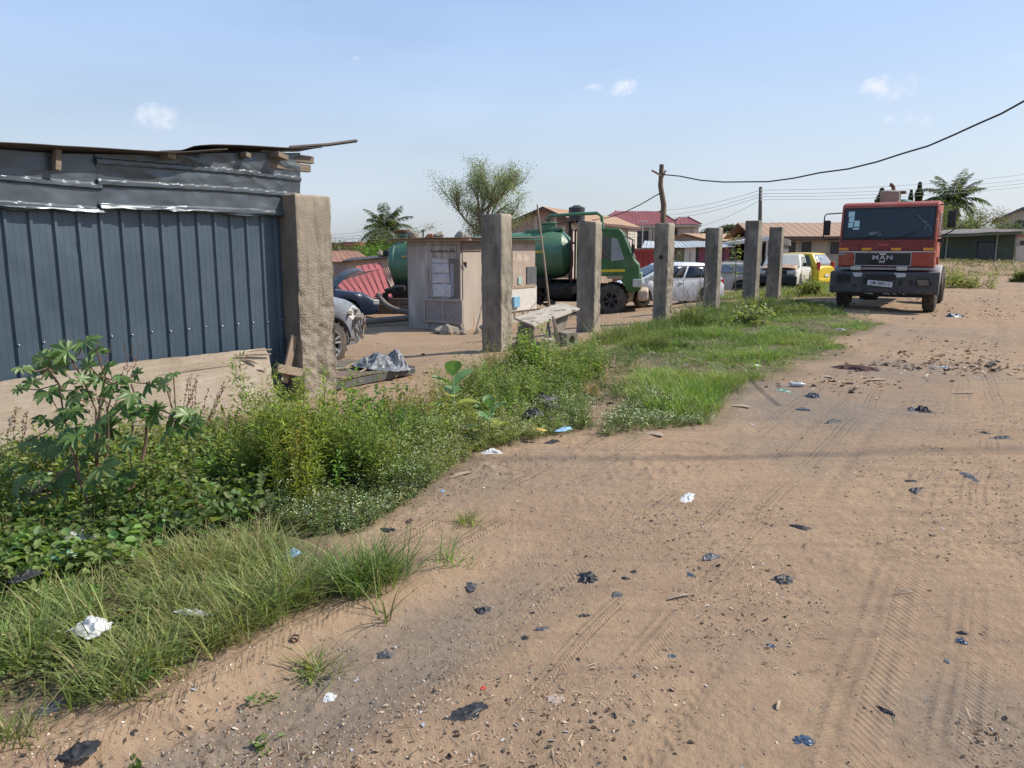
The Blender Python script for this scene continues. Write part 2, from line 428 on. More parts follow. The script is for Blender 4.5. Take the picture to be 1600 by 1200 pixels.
def build_ground():
    g = 1.0058; r = [0.7]
    while r[-1] < 1500:
        gg = g if r[-1] < 40 else 1.03
        r.append(r[-1] * gg)
    r = np.array([0.0001] + r)
    a = []; t = -180.0
    while t < 180:
        a.append(t); t += 0.17 if -37 < t < 37 else (1.5 if -60 < t < 60 else 6)
    a = np.radians(np.array(a))
    rr, aa = np.meshgrid(r, a, indexing='ij')
    x = rr * np.sin(aa); y = rr * np.cos(aa)
    z = relief(x, y)
    nr, na = x.shape
    V = np.stack([x.ravel(), y.ravel(), z.ravel()], 1)
    idx = np.arange(nr * na).reshape(nr, na)
    nx = np.roll(idx, -1, axis=1)
    Q = np.stack([idx[:-1], nx[:-1], nx[1:], idx[1:]], -1).reshape(-1, 4)
    X = x.ravel(); Y = y.ravel()
    wob = .12
    veg = np.maximum(falloff_near(X + .1 * fbm(X*3, Y*3, 31, 2), Y, VERGE, wob), falloff_near(X, Y, LAWN, .25))
    veg = np.maximum(veg, .7 * falloff_near(X, Y, YARD_G, .6))
    rs = (X - RUT_P.x) * RUT_N.x + (Y - RUT_P.y) * RUT_N.y; ru = (X - RUT_P.x) * RUT_D.x + (Y - RUT_P.y) * RUT_D.y
    grey = sstep(-.12, .08, rs + .1 * fbm(X*2, Y*2, 51, 3)) * sstep(.62, .2, rs + .15 * fbm(X*2.5, Y*2.5, 52, 3)) * sstep(2.5, 1.2, ru)
    for px, py, w, st in [(1270,640,1.3,1.0),(1180,610,.9,.9),(1400,580,1.4,.7),(1000,560,1.0,.5),(1250,700,.9,.4),(1580,1150,.5,.7),(1150,1010,.3,.25),(900,740,.9,.35),(700,760,.7,.5),(1450,520,2,.5),(1350,620,1.2,.5),(620,720,.8,.5)]:
        p = gp(px, py); d = np.hypot((X - p.x), (Y - p.y)) / w
        grey = np.maximum(grey, st * sstep(1.2, .3, d + .5 * fbm(X * 1.8, Y * 1.8, 55, 4)))
    o = npmesh('ground', V, Q=Q, smooth=True, attrs={'veg': veg, 'grey': grey})
    tag(o, kind='structure')
    m, nt, N, L, B = new_mat('sandy_ground')
    tc = N.new('ShaderNodeTexCoord'); vec = tc.outputs['Object']
    av = N.new('ShaderNodeAttribute'); av.attribute_name = 'veg'; ag = N.new('ShaderNodeAttribute'); ag.attribute_name = 'grey'
    big = _noise(N, L, vec, .35, 5, .6); mid = _noise(N, L, vec, 2.3, 6, .65, .2); fin = _noise(N, L, vec, 22, 6, .7); grn = _noise(N, L, vec, 170, 4, .7)
    # the soil drags out along the wheels' direction
    mp = N.new('ShaderNodeMapping'); mp.inputs['Rotation'].default_value = (0, 0, -ROWANG); mp.inputs['Scale'].default_value = (.5, 5.5, 1); L.new(vec, mp.inputs[0])
    strk = _noise(N, L, mp.outputs[0], 1.6, 6, .6, .1)
    c = _mix(N, L, _range(N, L, big, .40, .60), (.345,.240,.148), (.285,.198,.125))
    c = _mix(N, L, _range(N, L, mid, .5, .8, 0, .55), c, (.41,.30,.195))
    c = _mix(N, L, _range(N, L, strk, .48, .68, 0, .75), c, (.235,.16,.11))
    c = _mix(N, L, _range(N, L, fin, .35, .58, .45, 0), c, (.24,.15,.10))
    c = _mix(N, L, _range(N, L, grn, .55, .72, 0, .5), c, (.45,.34,.25))
    c = _mix(N, L, _range(N, L, grn, .28, .40, .6, 0), c, (.17,.11,.075))
    gr = _mix(N, L, _range(N, L, fin, .35, .65), (.165,.130,.10), (.245,.195,.15))
    gr = _mix(N, L, _range(N, L, grn, .5, .7, 0, .5), gr, (.12,.10,.085))
    k = N.new('ShaderNodeMath'); k.operation = 'MULTIPLY'; L.new(ag.outputs['Fac'], k.inputs[0]); L.new(_range(N, L, mid, .3, .6, .5, 1), k.inputs[1])
    c = _mix(N, L, k.outputs[0], c, gr)
    # small dark bits pressed in
    vo = N.new('ShaderNodeTexVoronoi'); vo.inputs['Scale'].default_value = 26; L.new(vec, vo.inputs['Vector'])
    sep = N.new('ShaderNodeSeparateColor'); L.new(vo.outputs['Color'], sep.inputs[0])
    a1 = N.new('ShaderNodeMath'); a1.operation = 'LESS_THAN'; L.new(vo.outputs['Distance'], a1.inputs[0]); a1.inputs[1].default_value = .17
    a2 = N.new('ShaderNodeMath'); a2.operation = 'GREATER_THAN'; L.new(sep.outputs[0], a2.inputs[0]); a2.inputs[1].default_value = .72
    a3 = N.new('ShaderNodeMath'); a3.operation = 'MULTIPLY'; L.new(a1.outputs[0], a3.inputs[0]); L.new(a2.outputs[0], a3.inputs[1])
    a4 = N.new('ShaderNodeMath'); a4.operation = 'MULTIPLY'; L.new(a3.outputs[0], a4.inputs[0]); a4.inputs[1].default_value = .6
    c = _mix(N, L, a4.outputs[0], c, (.10,.07,.05))
    k2 = N.new('ShaderNodeMath'); k2.operation = 'MULTIPLY'; L.new(av.outputs['Fac'], k2.inputs[0]); L.new(_range(N, L, mid, .3, .6, .45, .95), k2.inputs[1])
    c = _mix(N, L, k2.outputs[0], c, _mix(N, L, _range(N, L, fin, .4, .6), (.10,.085,.05), (.06,.065,.03)))
    L.new(c, B.inputs['Base Color']); B.inputs['Roughness'].default_value = .95; B.inputs['Specular IOR Level'].default_value = .15
    b1 = N.new('ShaderNodeBump'); b1.inputs['Strength'].default_value = .9; b1.inputs['Distance'].default_value = .018; L.new(fin, b1.inputs['Height'])
    b2 = N.new('ShaderNodeBump'); b2.inputs['Strength'].default_value = .8; b2.inputs['Distance'].default_value = .003; L.new(grn, b2.inputs['Height']); L.new(b1.outputs[0], b2.inputs['Normal'])
    def M_(op, a, b=None, clamp=False):
        q = N.new('ShaderNodeMath'); q.operation = op; q.use_clamp = clamp
        for i, v in enumerate((a, b)):
            if v is None: continue
            if isinstance(v, (int, float)): q.inputs[i].default_value = v
            else: L.new(v, q.inputs[i])
        return q.outputs[0]
    def dot(v, off):
        d = N.new('ShaderNodeVectorMath'); d.operation = 'DOT_PRODUCT'; L.new(vec, d.inputs[0]); d.inputs[1].default_value = v; return M_('SUBTRACT', d.outputs['Value'], off)
    uu = dot(AX, ROW0.dot(AX)); ss = dot(NX, ROW0.dot(NX)); bend = _noise(N, L, vec, .22, 2); ss = M_('ADD', ss, M_('MULTIPLY', M_('SUBTRACT', bend, .5), .5)); tot = None
    for off, w, per, v in ((3.62, .085, .030, .9), (3.95, .07, .030, .9), (4.62, .10, .034, .8), (5.25, .08, .026, .8), (6.05, .13, .04, .75), (6.35, .10, .03, .8), (5.0, .05, .022, .7), (7.1, .14, .045, .8), (8.0, .12, .05, .8)):
        a = M_('ABSOLUTE', M_('SUBTRACT', ss, off)); msk = M_('MULTIPLY', M_('SUBTRACT', 1.0, M_('DIVIDE', a, w)), 3.0, True)
        st = M_('SINE', M_('MULTIPLY', M_('ADD', uu, M_('MULTIPLY', a, 1.1)), 6.283 / per)); st = M_('ADD', M_('MULTIPLY', st, 1.5, True), M_('MULTIPLY', M_('SINE', M_('MULTIPLY', a, 6.283 / (w * .55))), .5))
        h = M_('MULTIPLY', M_('MULTIPLY', st, msk), v); tot = h if tot is None else M_('ADD', tot, h)
    nt_ = _noise(N, L, vec, .9, 3, .6); gate = _range(N, L, nt_, .44, .58)
    tot = M_('MULTIPLY', tot, gate)
    b3 = N.new('ShaderNodeBump'); b3.inputs['Strength'].default_value = .55; b3.inputs['Distance'].default_value = .012; L.new(tot, b3.inputs['Height']); L.new(b2.outputs[0], b3.inputs['Normal'])
    L.new(b3.outputs[0], B.inputs['Normal'])
    o.data.materials.append(m)
build_ground()

# ------------------------------------------------------------------ scatter helpers
def sample_poly(poly, n, seed=0, dens=None):
    r = np.random.default_rng(seed); P = np.array(poly); lo = P.min(0); hi = P.max(0)
    out = np.zeros((0, 2))
    while len(out) < n:
        q = lo + r.random((n * 4, 2)) * (hi - lo)
        k = in_poly(q[:, 0], q[:, 1], poly)
        if dens is not None: k &= r.random(len(q)) < dens(q[:, 0], q[:, 1])
        out = np.concatenate([out, q[k]])
    return out[:n]
def sample_px(poly_px, n, seed, z=0.0, power=1.0):
    """points over the ground inside a pixel outline, denser near the camera"""
    poly = pix_poly(poly_px, z)
    return sample_poly(poly, n, seed, lambda x, y: np.clip((3.0 / np.maximum(y, 1.5)) ** power, 0, 1))
def blades(name, base, length, width, mat, tints, lean=.5, seed=0, seg=4, droop=.6, az=None):
    """grass blades as curved ribbons; base (n,3)"""
    r = np.random.default_rng(seed); n = len(base)
    L_ = length * (0.55 + .75 * r.random(n)); W_ = width * (.7 + .6 * r.random(n))
    A = r.random(n) * 2 * np.pi if az is None else az
    d = np.stack([np.cos(A), np.sin(A), np.zeros(n)], 1)
    ln = np.abs(lean * (0.25 + r.random(n)))
    sA = A + np.pi / 2 + r.normal(0, .5, n); side = np.stack([np.cos(sA), np.sin(sA), np.zeros(n)], 1)
    t = np.linspace(0, 1, seg + 1)
    V = np.zeros((n, seg + 1, 2, 3), np.float32)
    dr = droop * (0.3 + r.random(n))
    for i, tt in enumerate(t):
        hor = ln * tt + dr * tt ** 2 * .6; up = tt * np.sqrt(np.clip(1 - ln ** 2 * .5, .2, 1)) - dr * tt ** 2.4 * .55
        c = base + (d * hor[:, None] + np.array([0, 0, 1]) * up[:, None]) * L_[:, None]
        w = (W_ * (1 - tt ** 1.7) * .5 + .0004)[:, None]
        V[:, i, 0] = c - side * w; V[:, i, 1] = c + side * w
    idx = np.arange(n * (seg + 1) * 2).reshape(n, seg + 1, 2)
    Q = np.stack([idx[:, :-1, 0], idx[:, :-1, 1], idx[:, 1:, 1], idx[:, 1:, 0]], -1).reshape(-1, 4)
    T = np.repeat(tints, (seg + 1) * 2, axis=0)
    return V.reshape(-1, 3), Q, T
def leaves(c, d, nrm, length, width, tints, fold=.25, curl=.15):
    """leaf = 2 quads with a folded midrib; c base point, d direction, nrm normal (all (n,3))"""
    n = len(c)
    length = np.broadcast_to(length, (n,))[:, None]; width = np.broadcast_to(width, (n,))[:, None]
    s = np.cross(d, nrm); s /= np.linalg.norm(s, axis=1, keepdims=True) + 1e-9
    u = np.cross(s, d)
    V = np.zeros((n, 6, 3), np.float32)
    V[:, 0] = c; tip = c + d * length - u * length * curl
    V[:, 1] = c + d * length * .3 + s * width * .42 + u * width * fold
    V[:, 2] = c + d * length * .3 - s * width * .42 + u * width * fold
    V[:, 3] = c + d * length * .7 + s * width * .36 + u * width * fold * .6 - u * length * curl * .4
    V[:, 4] = c + d * length * .7 - s * width * .36 + u * width * fold * .6 - u * length * curl * .4
    V[:, 5] = tip
    i = np.arange(n)[:, None] * 6
    Q = np.concatenate([i + np.array([[1, 3, 5, 0]]), i + np.array([[0, 5, 4, 2]])])
    return V.reshape(-1, 3), Q, np.repeat(tints, 6, axis=0)
def merge(parts):
    Vs, Qs, Ts = [], [], []; n = 0
    for V, Q, T in parts:
        Vs.append(V); Qs.append(Q + n); Ts.append(T); n += len(V)
    return np.concatenate(Vs), np.concatenate(Qs), np.concatenate(Ts)
def tints(n, base, var=.25, seed=0, alt=None, p=.15, lit=.35):
    r = np.random.default_rng(seed); t = np.tile(np.array(base) * 1.42, (n, 1)) * (1 + var * r.normal(0, 1, (n, 1)).clip(-1.8, 1.8))
    t *= 1 + .12 * r.normal(0, 1, (n, 3))
    if alt is not None:
        k = r.random(n) < p; t[k] = np.array(alt) * (1 + .25 * r.normal(0, 1, (k.sum(), 1)))
    return t.clip(.004, .9)
def stems(base, H, lean, nleaf, llen, lwid, col, seed, alt=None, p=.1, spread=1.0, stemcol=(.10,.12,.04), start=.15, droop=.2, stemw=.003, flower=None, zig=.1, ox=0.0):
    """leafy stems: every stem is a thin bent ribbon carrying leaves"""
    r = np.random.default_rng(seed); n = len(base)
    hm = np.clip(.9 + 1.5 * fbm(base[:, 0] * 1.5 + ox, base[:, 1] * 1.5, 871, 3), .35, 1.6); h = H * (.5 + .7 * r.random(n)) * hm; A = r.random(n) * 2 * np.pi
    ld = np.stack([np.cos(A), np.sin(A), np.zeros(n)], 1) * (lean * r.random(n))[:, None]
    parts = []
    seg = 4; V = np.zeros((n, seg + 1, 2, 3), np.float32); sA = r.random(n) * 6.28; sd_ = np.stack([np.cos(sA), np.sin(sA), 0 * sA], 1)
    def pos(t): # t (n,k)
        return base[:, None, :] + h[:, None, None] * (np.array([0, 0, 1]) * (t - .3 * lean * t ** 2)[..., None] + ld[:, None, :] * (t ** 1.5)[..., None])
    tt = np.tile(np.linspace(0, 1, seg + 1), (n, 1)); P = pos(tt); w = stemw * (1 - .7 * tt)[..., None]
    V[:, :, 0] = P - sd_[:, None] * w; V[:, :, 1] = P + sd_[:, None] * w
    idx = np.arange(n * (seg + 1) * 2).reshape(n, seg + 1, 2)
    Q = np.stack([idx[:, :-1, 0], idx[:, :-1, 1], idx[:, 1:, 1], idx[:, 1:, 0]], -1).reshape(-1, 4)
    parts.append((V.reshape(-1, 3), Q, np.repeat(tints(n, stemcol, .2, seed + 1), (seg + 1) * 2, axis=0)))
    t = start + (1 - start) * r.random((n, nleaf)); C = pos(t).reshape(-1, 3); m = n * nleaf
    la = r.random(m) * 2 * np.pi; el = r.normal(.15 - droop, .45, m)
    d = np.stack([np.cos(la) * np.cos(el), np.sin(la) * np.cos(el), np.sin(el)], 1)
    nr = np.stack([r.normal(0, .35, m), r.normal(0, .35, m), np.ones(m)], 1)
    off = d * (spread * llen * r.random(m))[:, None]
    sc = (.6 + .7 * r.random(m)) * (1.15 - .45 * t.ravel())
    ct = tints(n, col, .2, seed + 2, alt, p); kk = np.clip(2.2 * fbm(base[:, 0] * 1.1 + 7, base[:, 1] * 1.1 + ox, 881, 3), -.5, .6)[:, None]
    ct = np.where(kk > 0, ct * (1 - kk) + np.array([.27, .27, .10]) * kk, ct * (1 + .7 * kk))
    base_t = np.repeat(ct, nleaf, axis=0) * (1 + .22 * r.normal(0, 1, (m, 1)))
    parts.append(leaves(C + off, d, nr, llen * sc, lwid * sc, base_t.clip(.004, .9)))
    if flower:
        k = r.random(n) < flower[0]; Cf = pos(np.ones((n, 1)))[:, 0][k]
        Cf = np.repeat(Cf, 4, axis=0) + r.normal(0, .012, (k.sum() * 4, 3)); mf = len(Cf)
        fa = r.random(mf) * 6.28
        df = np.stack([np.cos(fa), np.sin(fa), .4 + 0 * fa], 1); df /= np.linalg.norm(df, axis=1, keepdims=True)
        parts.append(leaves(Cf, df, np.tile([0, 0, 1.], (mf, 1)) + r.normal(0, .2, (mf, 3)), flower[1], flower[1], tints(mf, flower[2], .15, seed + 5)))
    return merge(parts)
def zed(p2, dz=0): return np.column_stack([p2, relief(p2[:, 0], p2[:, 1], False) + dz])
LEAF = leaf_mat('leaf_green'); GRASSM = leaf_mat('grass_blade', .3, .55, .3)
def plant(name, parts, label=None, cat=None, group=None, kind=None, mat=None, parent=None):
    V, Q, T = merge(parts) if isinstance(parts, list) else parts
    o = npmesh(name, V, Q=Q, mat=mat or LEAF, tint=T, parent=parent)
    return tag(o, label, cat, group, kind)
# ------------------------------------------------------------------ metal shed on the left
M_SHEET = pmat('slate_blue_sheet', (.055,.084,.115), (.078,.110,.142), 1.4, .42, metal=.25, bump=.12, bscale=9, spots=[((.075,.095,.11), 5, .6, .85)], bdist=.01, spec=.5)
M_SHEETD = pmat('slate_sheet_creased', (.07,.085,.10), (.11,.13,.145), 3.0, .38, metal=.3, bump=.25, bscale=12, spots=[((.15,.165,.175), 6, .62, .8)], bdist=.01)
M_ROOFD = pmat('old_roof_sheet', (.05,.042,.04), (.09,.07,.06), 4, .8, bump=.3, bscale=30)
M_EAVE = pmat('old_eave_timber', (.15,.115,.085), (.24,.19,.14), 6, .9, bump=.5, bscale=20, stretch=(1,9,9))
def roof_z(u): return float(np.interp(u, [-5, -3.05, -2.53, -1.57, -1.14, -.2, .2], [2.36, 2.345, 2.36, 2.435, 2.50, 2.595, 2.64]))
def shed():
    t = thing('metal_shed', 'shed of dark slate blue ribbed metal sheets at the left edge', 'shed', W(0, 0, 0), ROWANG)
    # lower wall: ribs every 185 mm, dented
    us = []; prof = []
    u = -4.95
    while u < -.06:
        for du, h in ((0, 0), (.012, .021), (.034, .021), (.046, 0), (.08, 0), (.082, .0012), (.088, .0012), (.090, 0), (.135, 0), (.137, .0012), (.143, .0012), (.145, 0)):
            if u + du <= -.01: us.append(u + du); prof.append(h)
        u += .185
    us.append(0.0); prof.append(0)
    us = np.array(us); prof = np.array(prof); zs = np.linspace(-.12, 2.02, 64)
    U, Z = np.meshgrid(us, zs); D = np.tile(prof, (len(zs), 1))
    left = sstep(-1.9, -2.4, U)
    D = D + .008 * fbm(U * 1.3, Z * .9, 21, 3) + .011 * left * fbm(U * 3.0, Z * 1.6, 22, 3)
    D = D - .020 * left * np.maximum(0, fbm(U * 4.2, Z * 3.1, 23, 2) - .35)
    P = [[W(U[i, j], D[i, j] - .02, Z[i, j]) for j in range(len(us))] for i in range(len(zs))]
    MB().grid(P).build('wall_panel', M_SHEET, t, wc=True, smooth=True, angle=25)
    # a second, overlapping sheet at the far left
    us2 = np.linspace(-4.2, -2.93, 50); zs2 = np.linspace(1.16, 1.98, 10)
    if 0: MB().grid([[W(a, .006 + .004 * math.sin(a * 90) + .01 * float(fbm(a*3, b*2, 9, 2)), b) for a in us2] for b in zs2]).build('patch_panel', M_SHEET, t, wc=True, smooth=True, solid=.002)
    # upper, sideways sheets
    def top_sheet(u0, u1, zr, zb, off, seed, crump, nm):
        us = np.linspace(u0, u1, 150); ks = np.linspace(0, 1, 70); P = []
        for k in ks:
            row = []
            for a in us:
                zt = roof_z(a) - .015; z = zb + k * (zt - zb); h = 0
                for zz in zr:
                    d = abs(z - zz - .012 * math.sin(a * 2 + seed)); h += .024 * max(0, min(1, (.026 - d) / .010))
                row.append((a, z, h))
            P.append(row)
        A = np.array(P); U, Z, Hh = A[..., 0], A[..., 1], A[..., 2]
        r1 = 1 - np.abs(fbm(U * 1.9, Z * 3.4, seed, 3)) * 2.2; r2 = 1 - np.abs(fbm(U * 4.1 + Z, Z * 6, seed + 4, 2)) * 2
        amp = crump * (.35 + .9 * sstep(.35, 1, (Z - zb) / .6))
        Dd = Hh * (1 - .25 * np.maximum(r1, 0)) + amp * (.014 * np.maximum(r1, -.5) + .009 * np.maximum(r2, -.4)) + .01 * fbm(U * .9, Z, seed + 8, 2)
        edge = sstep(zb + .03, zb, Z); Dd = Dd + edge * (.012 + .016 * fbm(U * 5, Z * 0, seed + 2, 2))
        Z2 = Z + edge * .018 * fbm(U * 6, Z * 0, seed + 3, 3)
        MB().grid([[W(U[i, j], off + Dd[i, j], Z2[i, j]) for j in range(len(us))] for i in range(len(ks))]).build(nm, M_SHEETD, t, wc=True, smooth=True, solid=.0015, angle=30)
    top_sheet(-4.9, -2.15, (2.126, 1.935), 1.905, .03, 40, .7, 'upper_panel')
    top_sheet(-2.19, -.01, (2.33, 2.16, 1.965), 1.94, .042, 47, 1.6, 'upper_panel')
    # roof: two overlapping thin sheets, bent
    for u0, u1, dz, s1, sd_ in ((-4.95, -1.0, 0, .20, 3), (-1.25, .22, .028, .17, 5)):
        us = np.linspace(u0, u1, 70); ss = np.linspace(s1, -2.6, 24)
        P = [[W(a, b + .015 * math.sin(a * 5 + sd_), roof_z(a) + dz + .012 * math.sin(a * 3.1 + sd_) * (1 if b > 0 else .4) + .010 * math.sin(b * 2 * math.pi / .15) + .02 * max(0, b)) for a in us] for b in ss]
        MB().grid(P).build('roof', M_ROOFD, t, wc=True, smooth=True, solid=.007, angle=60)
    # timber under the eave
    for c in ((-2.52, .10, 2.29, .05, .04, .16), (-1.58, .12, 2.41, .09, .10, .05), (-.35, .13, 2.53, .16, .12, .05), (-.75, .12, 2.50, .07, .08, .045)):
        m = MB(); p = W(c[0], c[1], c[2]); m.box(p, (c[3], c[4], c[5]), rot=Matrix.Rotation(ROWANG + .2, 3, 'Z') @ Matrix.Rotation(.15, 3, 'Y'))
        m.build('beam', M_EAVE, t, wc=True, bevel=.004)
    for k, (z, l) in enumerate(((2.545, .19), (2.455, .14))):
        m = MB(); m.box(W(-.25 + l / 2, .03, z), (.5 + l, .07, .075), rot=Matrix.Rotation(ROWANG, 3, 'Z')); m.build('beam', M_EAVE, t, wc=True, bevel=.005)
    # other walls
    for nm, c, d in (('back_wall', (-2.45, -2.5, 1.1), (4.9, .03, 2.4)), ('side_wall', (-.03, -1.28, 1.2), (.03, 2.4, 2.55))):
        m = MB(); m.box(W(*c), d, rot=ROWANG); m.build(nm, M_SHEET, t, wc=True)
    # fixing screws, one on each rib
    u = -4.95; k = 0
    while u < -.06:
        if u > -3.3:
            m = MB(); m.lathe([(0.001, 0), (.009, 0), (.008, .004), (.005, .007), (.001, .008)], 8)
            Mx = Matrix.Translation(W(u + .023, .004 + .001, .885 + .006 * math.sin(k * 2.3))) @ NX.to_track_quat('Z', 'Y').to_matrix().to_4x4()
            m.v = [tuple(Mx @ Vector(p)) for p in m.v]; m.build('screw', M_CHROME, t, wc=True, smooth=True)
        u += .185; k += 1
    # angle iron sticking out beyond the eave
    a = W(-.15, .08, 2.64); b = at(557, 220, 9.3)
    m = MB(); m.tube([a, a.lerp(b, .55) + Vector((0, 0, -.012)), b], [.016, .018, .019], 4); m.build('eave_bar', M_ROOFD, t, wc=True)
shed()

def plywood():
    t = thing('plywood_sheet', 'long weathered beige plywood sheet leaning on the slate blue metal wall behind weeds', 'plywood', W(-2.3, .2, 0), ROWANG)
    us = np.linspace(-4.6, -.60, 180); ks = np.linspace(0, 1, 40); P = []
    for k in ks:
        row = []
        for a in us:
            top = .655 + .012 * math.sin(a * 2.2) + .007 * float(fbm(a * 9, 0, 5, 3)); jag = 0
            if a > -.9: jag = .05 * float(vnoise(k * 9, 3, 8)) * (a + .9) / .3
            z = -.06 + k * (top + .06)
            row.append(W(a - jag + (.03 if a > -.61 else 0) * (1 - k), .235 - .11 * k + .012 * float(fbm(a * .8, k, 12, 2)), z - (0.02 * (a + .9) if a > -.9 else 0)))
        P.append(row)
    m, nt, N, L, B = new_mat('plywood_face')
    tc = N.new('ShaderNodeTexCoord'); vec = tc.outputs['Object']
    mp = N.new('ShaderNodeMapping'); mp.inputs['Scale'].default_value = (1.2, 3, 14); L.new(vec, mp.inputs[0])
    g = _noise(N, L, mp.outputs[0], 1.6, 7, .65, .5); bl = _noise(N, L, vec, 2.4, 6, .6, .3); cr = _noise(N, L, mp.outputs[0], 3.3, 8, .75, 1.2); f = _noise(N, L, vec, 46, 5)
    c = _mix(N, L, _range(N, L, g, .35, .65), (.40,.325,.245), (.31,.245,.18))
    c = _mix(N, L, _range(N, L, bl, .48, .7, 0, .8), c, (.48,.42,.34))
    c = _mix(N, L, _range(N, L, bl, .30, .42, .75, 0), c, (.24,.185,.13))
    c = _mix(N, L, _range(N, L, cr, .60, .66, 0, .75), c, (.12,.08,.05))
    c = _mix(N, L, _range(N, L, f, .35, .5, .3, 0), c, (.25,.17,.11))
    gx = N.new('ShaderNodeSeparateXYZ'); L.new(vec, gx.inputs[0])
    dk = _range(N, L, gx.outputs[2], .0, .25, .55, 0)
    c = _mix(N, L, dk, c, (.24,.18,.12)); L.new(c, B.inputs['Base Color']); B.inputs['Roughness'].default_value = .9
    b = N.new('ShaderNodeBump'); b.inputs['Strength'].default_value = .5; b.inputs['Distance'].default_value = .01; L.new(cr, b.inputs['Height']); L.new(b.outputs[0], B.inputs['Normal'])
    MB().grid(P).build('board', m, t, wc=True, solid=.018)
    # loose splinters at the top right corner and the exposed ply along the top
    for (u0, z0, u1, z1, w) in ((-1.05, .60, -.62, .575, .012), (-.95, .56, -.80, .50, .014), (-.9, .625, -.61, .62, .010), (-1.9, .52, -1.05, .545, .004), (-.83,.44,-.7,.41,.008)):
        mb = MB(); mb.tube([W(u0, .16, z0), W((u0+u1)/2, .175, (z0+z1)/2 + .01), W(u1, .18, z1)], [w * .3, w, w * .5], 5); mb.build('splinter', M_WOOD, t, wc=True)
plywood()
m = MB(); a = W(-.43, .12, .28); b = W(-.28, .16, .70)
m.box((a + b) / 2, (.085, .03, .50), rot=Matrix.Rotation(ROWANG, 3, 'Z') @ Matrix.Rotation(.34, 3, 'Y'))
tag(m.build('wooden_plank', M_WOOD, bevel=.004), 'short dark upright plank propped against the nearest concrete post', 'plank')
m = MB(); m.box(W(-.42, .22, .385), (.34, .028, .085), rot=Matrix.Rotation(ROWANG, 3, 'Z') @ Matrix.Rotation(.28, 3, 'Y'))
tag(m.build('wooden_batten', M_WOODH, bevel=.003), 'small pale batten sloping from plywood corner down to the nearest post', 'plank')

# ------------------------------------------------------------------ concrete posts
def concrete_mat(name, a, b, pit):
    m, nt, N, L, B = new_mat(name)
    tc = N.new('ShaderNodeTexCoord'); vec = tc.outputs['Object']
    n1 = _noise(N, L, vec, 2.6, 7, .65, .3); n2 = _noise(N, L, vec, 34, 6, .7); n3 = _noise(N, L, vec, 7, 6, .7)
    c = _mix(N, L, _range(N, L, n1, .34, .66), a, b)
    c = _mix(N, L, _range(N, L, n3, .55, .75, 0, .7), c, tuple(x * .55 for x in b))
    c = _mix(N, L, _range(N, L, n2, .58, .75, 0, .6), c, (.50,.42,.32)); c = _mix(N, L, _range(N, L, n2, .25, .40, .65, 0), c, (.10,.085,.07))
    mo = N.new('ShaderNodeAttribute'); mo.attribute_name = 'face_grey'; mk = N.new('ShaderNodeMath'); mk.operation = 'MULTIPLY'; L.new(mo.outputs['Fac'], mk.inputs[0]); mk.inputs[1].default_value = .62
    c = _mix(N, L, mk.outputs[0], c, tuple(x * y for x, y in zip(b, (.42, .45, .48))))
    mp = N.new('ShaderNodeMapping'); mp.inputs['Scale'].default_value = (5, 5, .7); L.new(vec, mp.inputs[0]); n4 = _noise(N, L, mp.outputs[0], 2.2, 6, .65, .3); n5 = _noise(N, L, vec, 1.1, 3, .5)
    c = _mix(N, L, _range(N, L, n4, .50, .68, 0, .75), c, tuple(x * .38 for x in b)); c = _mix(N, L, _range(N, L, n5, .5, .66, 0, .6), c, tuple(min(.6, x * 1.35) for x in a))
    L.new(c, B.inputs['Base Color']); B.inputs['Roughness'].default_value = .95; B.inputs['Specular IOR Level'].default_value = .2
    pt = N.new('ShaderNodeAttribute'); pt.attribute_name = 'pit'
    vo = N.new('ShaderNodeTexVoronoi'); vo.inputs['Scale'].default_value = 55; L.new(vec, vo.inputs['Vector'])
    k = N.new('ShaderNodeMath'); k.operation = 'MULTIPLY'; L.new(vo.outputs['Distance'], k.inputs[0]); L.new(pt.outputs['Fac'], k.inputs[1])
    ad = N.new('ShaderNodeMath'); ad.operation = 'SUBTRACT'; L.new(n2, ad.inputs[0]); L.new(k.outputs[0], ad.inputs[1])
    bp = N.new('ShaderNodeBump'); bp.inputs['Strength'].default_value = .6; bp.inputs['Distance'].default_value = .012; L.new(ad.outputs[0], bp.inputs['Height']); L.new(bp.outputs[0], B.inputs['Normal'])
    return m
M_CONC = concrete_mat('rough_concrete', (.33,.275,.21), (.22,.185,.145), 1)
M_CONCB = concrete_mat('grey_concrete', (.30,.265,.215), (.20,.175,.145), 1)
M_CONCC = concrete_mat('weathered_concrete', (.36,.31,.24), (.24,.205,.165), 1)
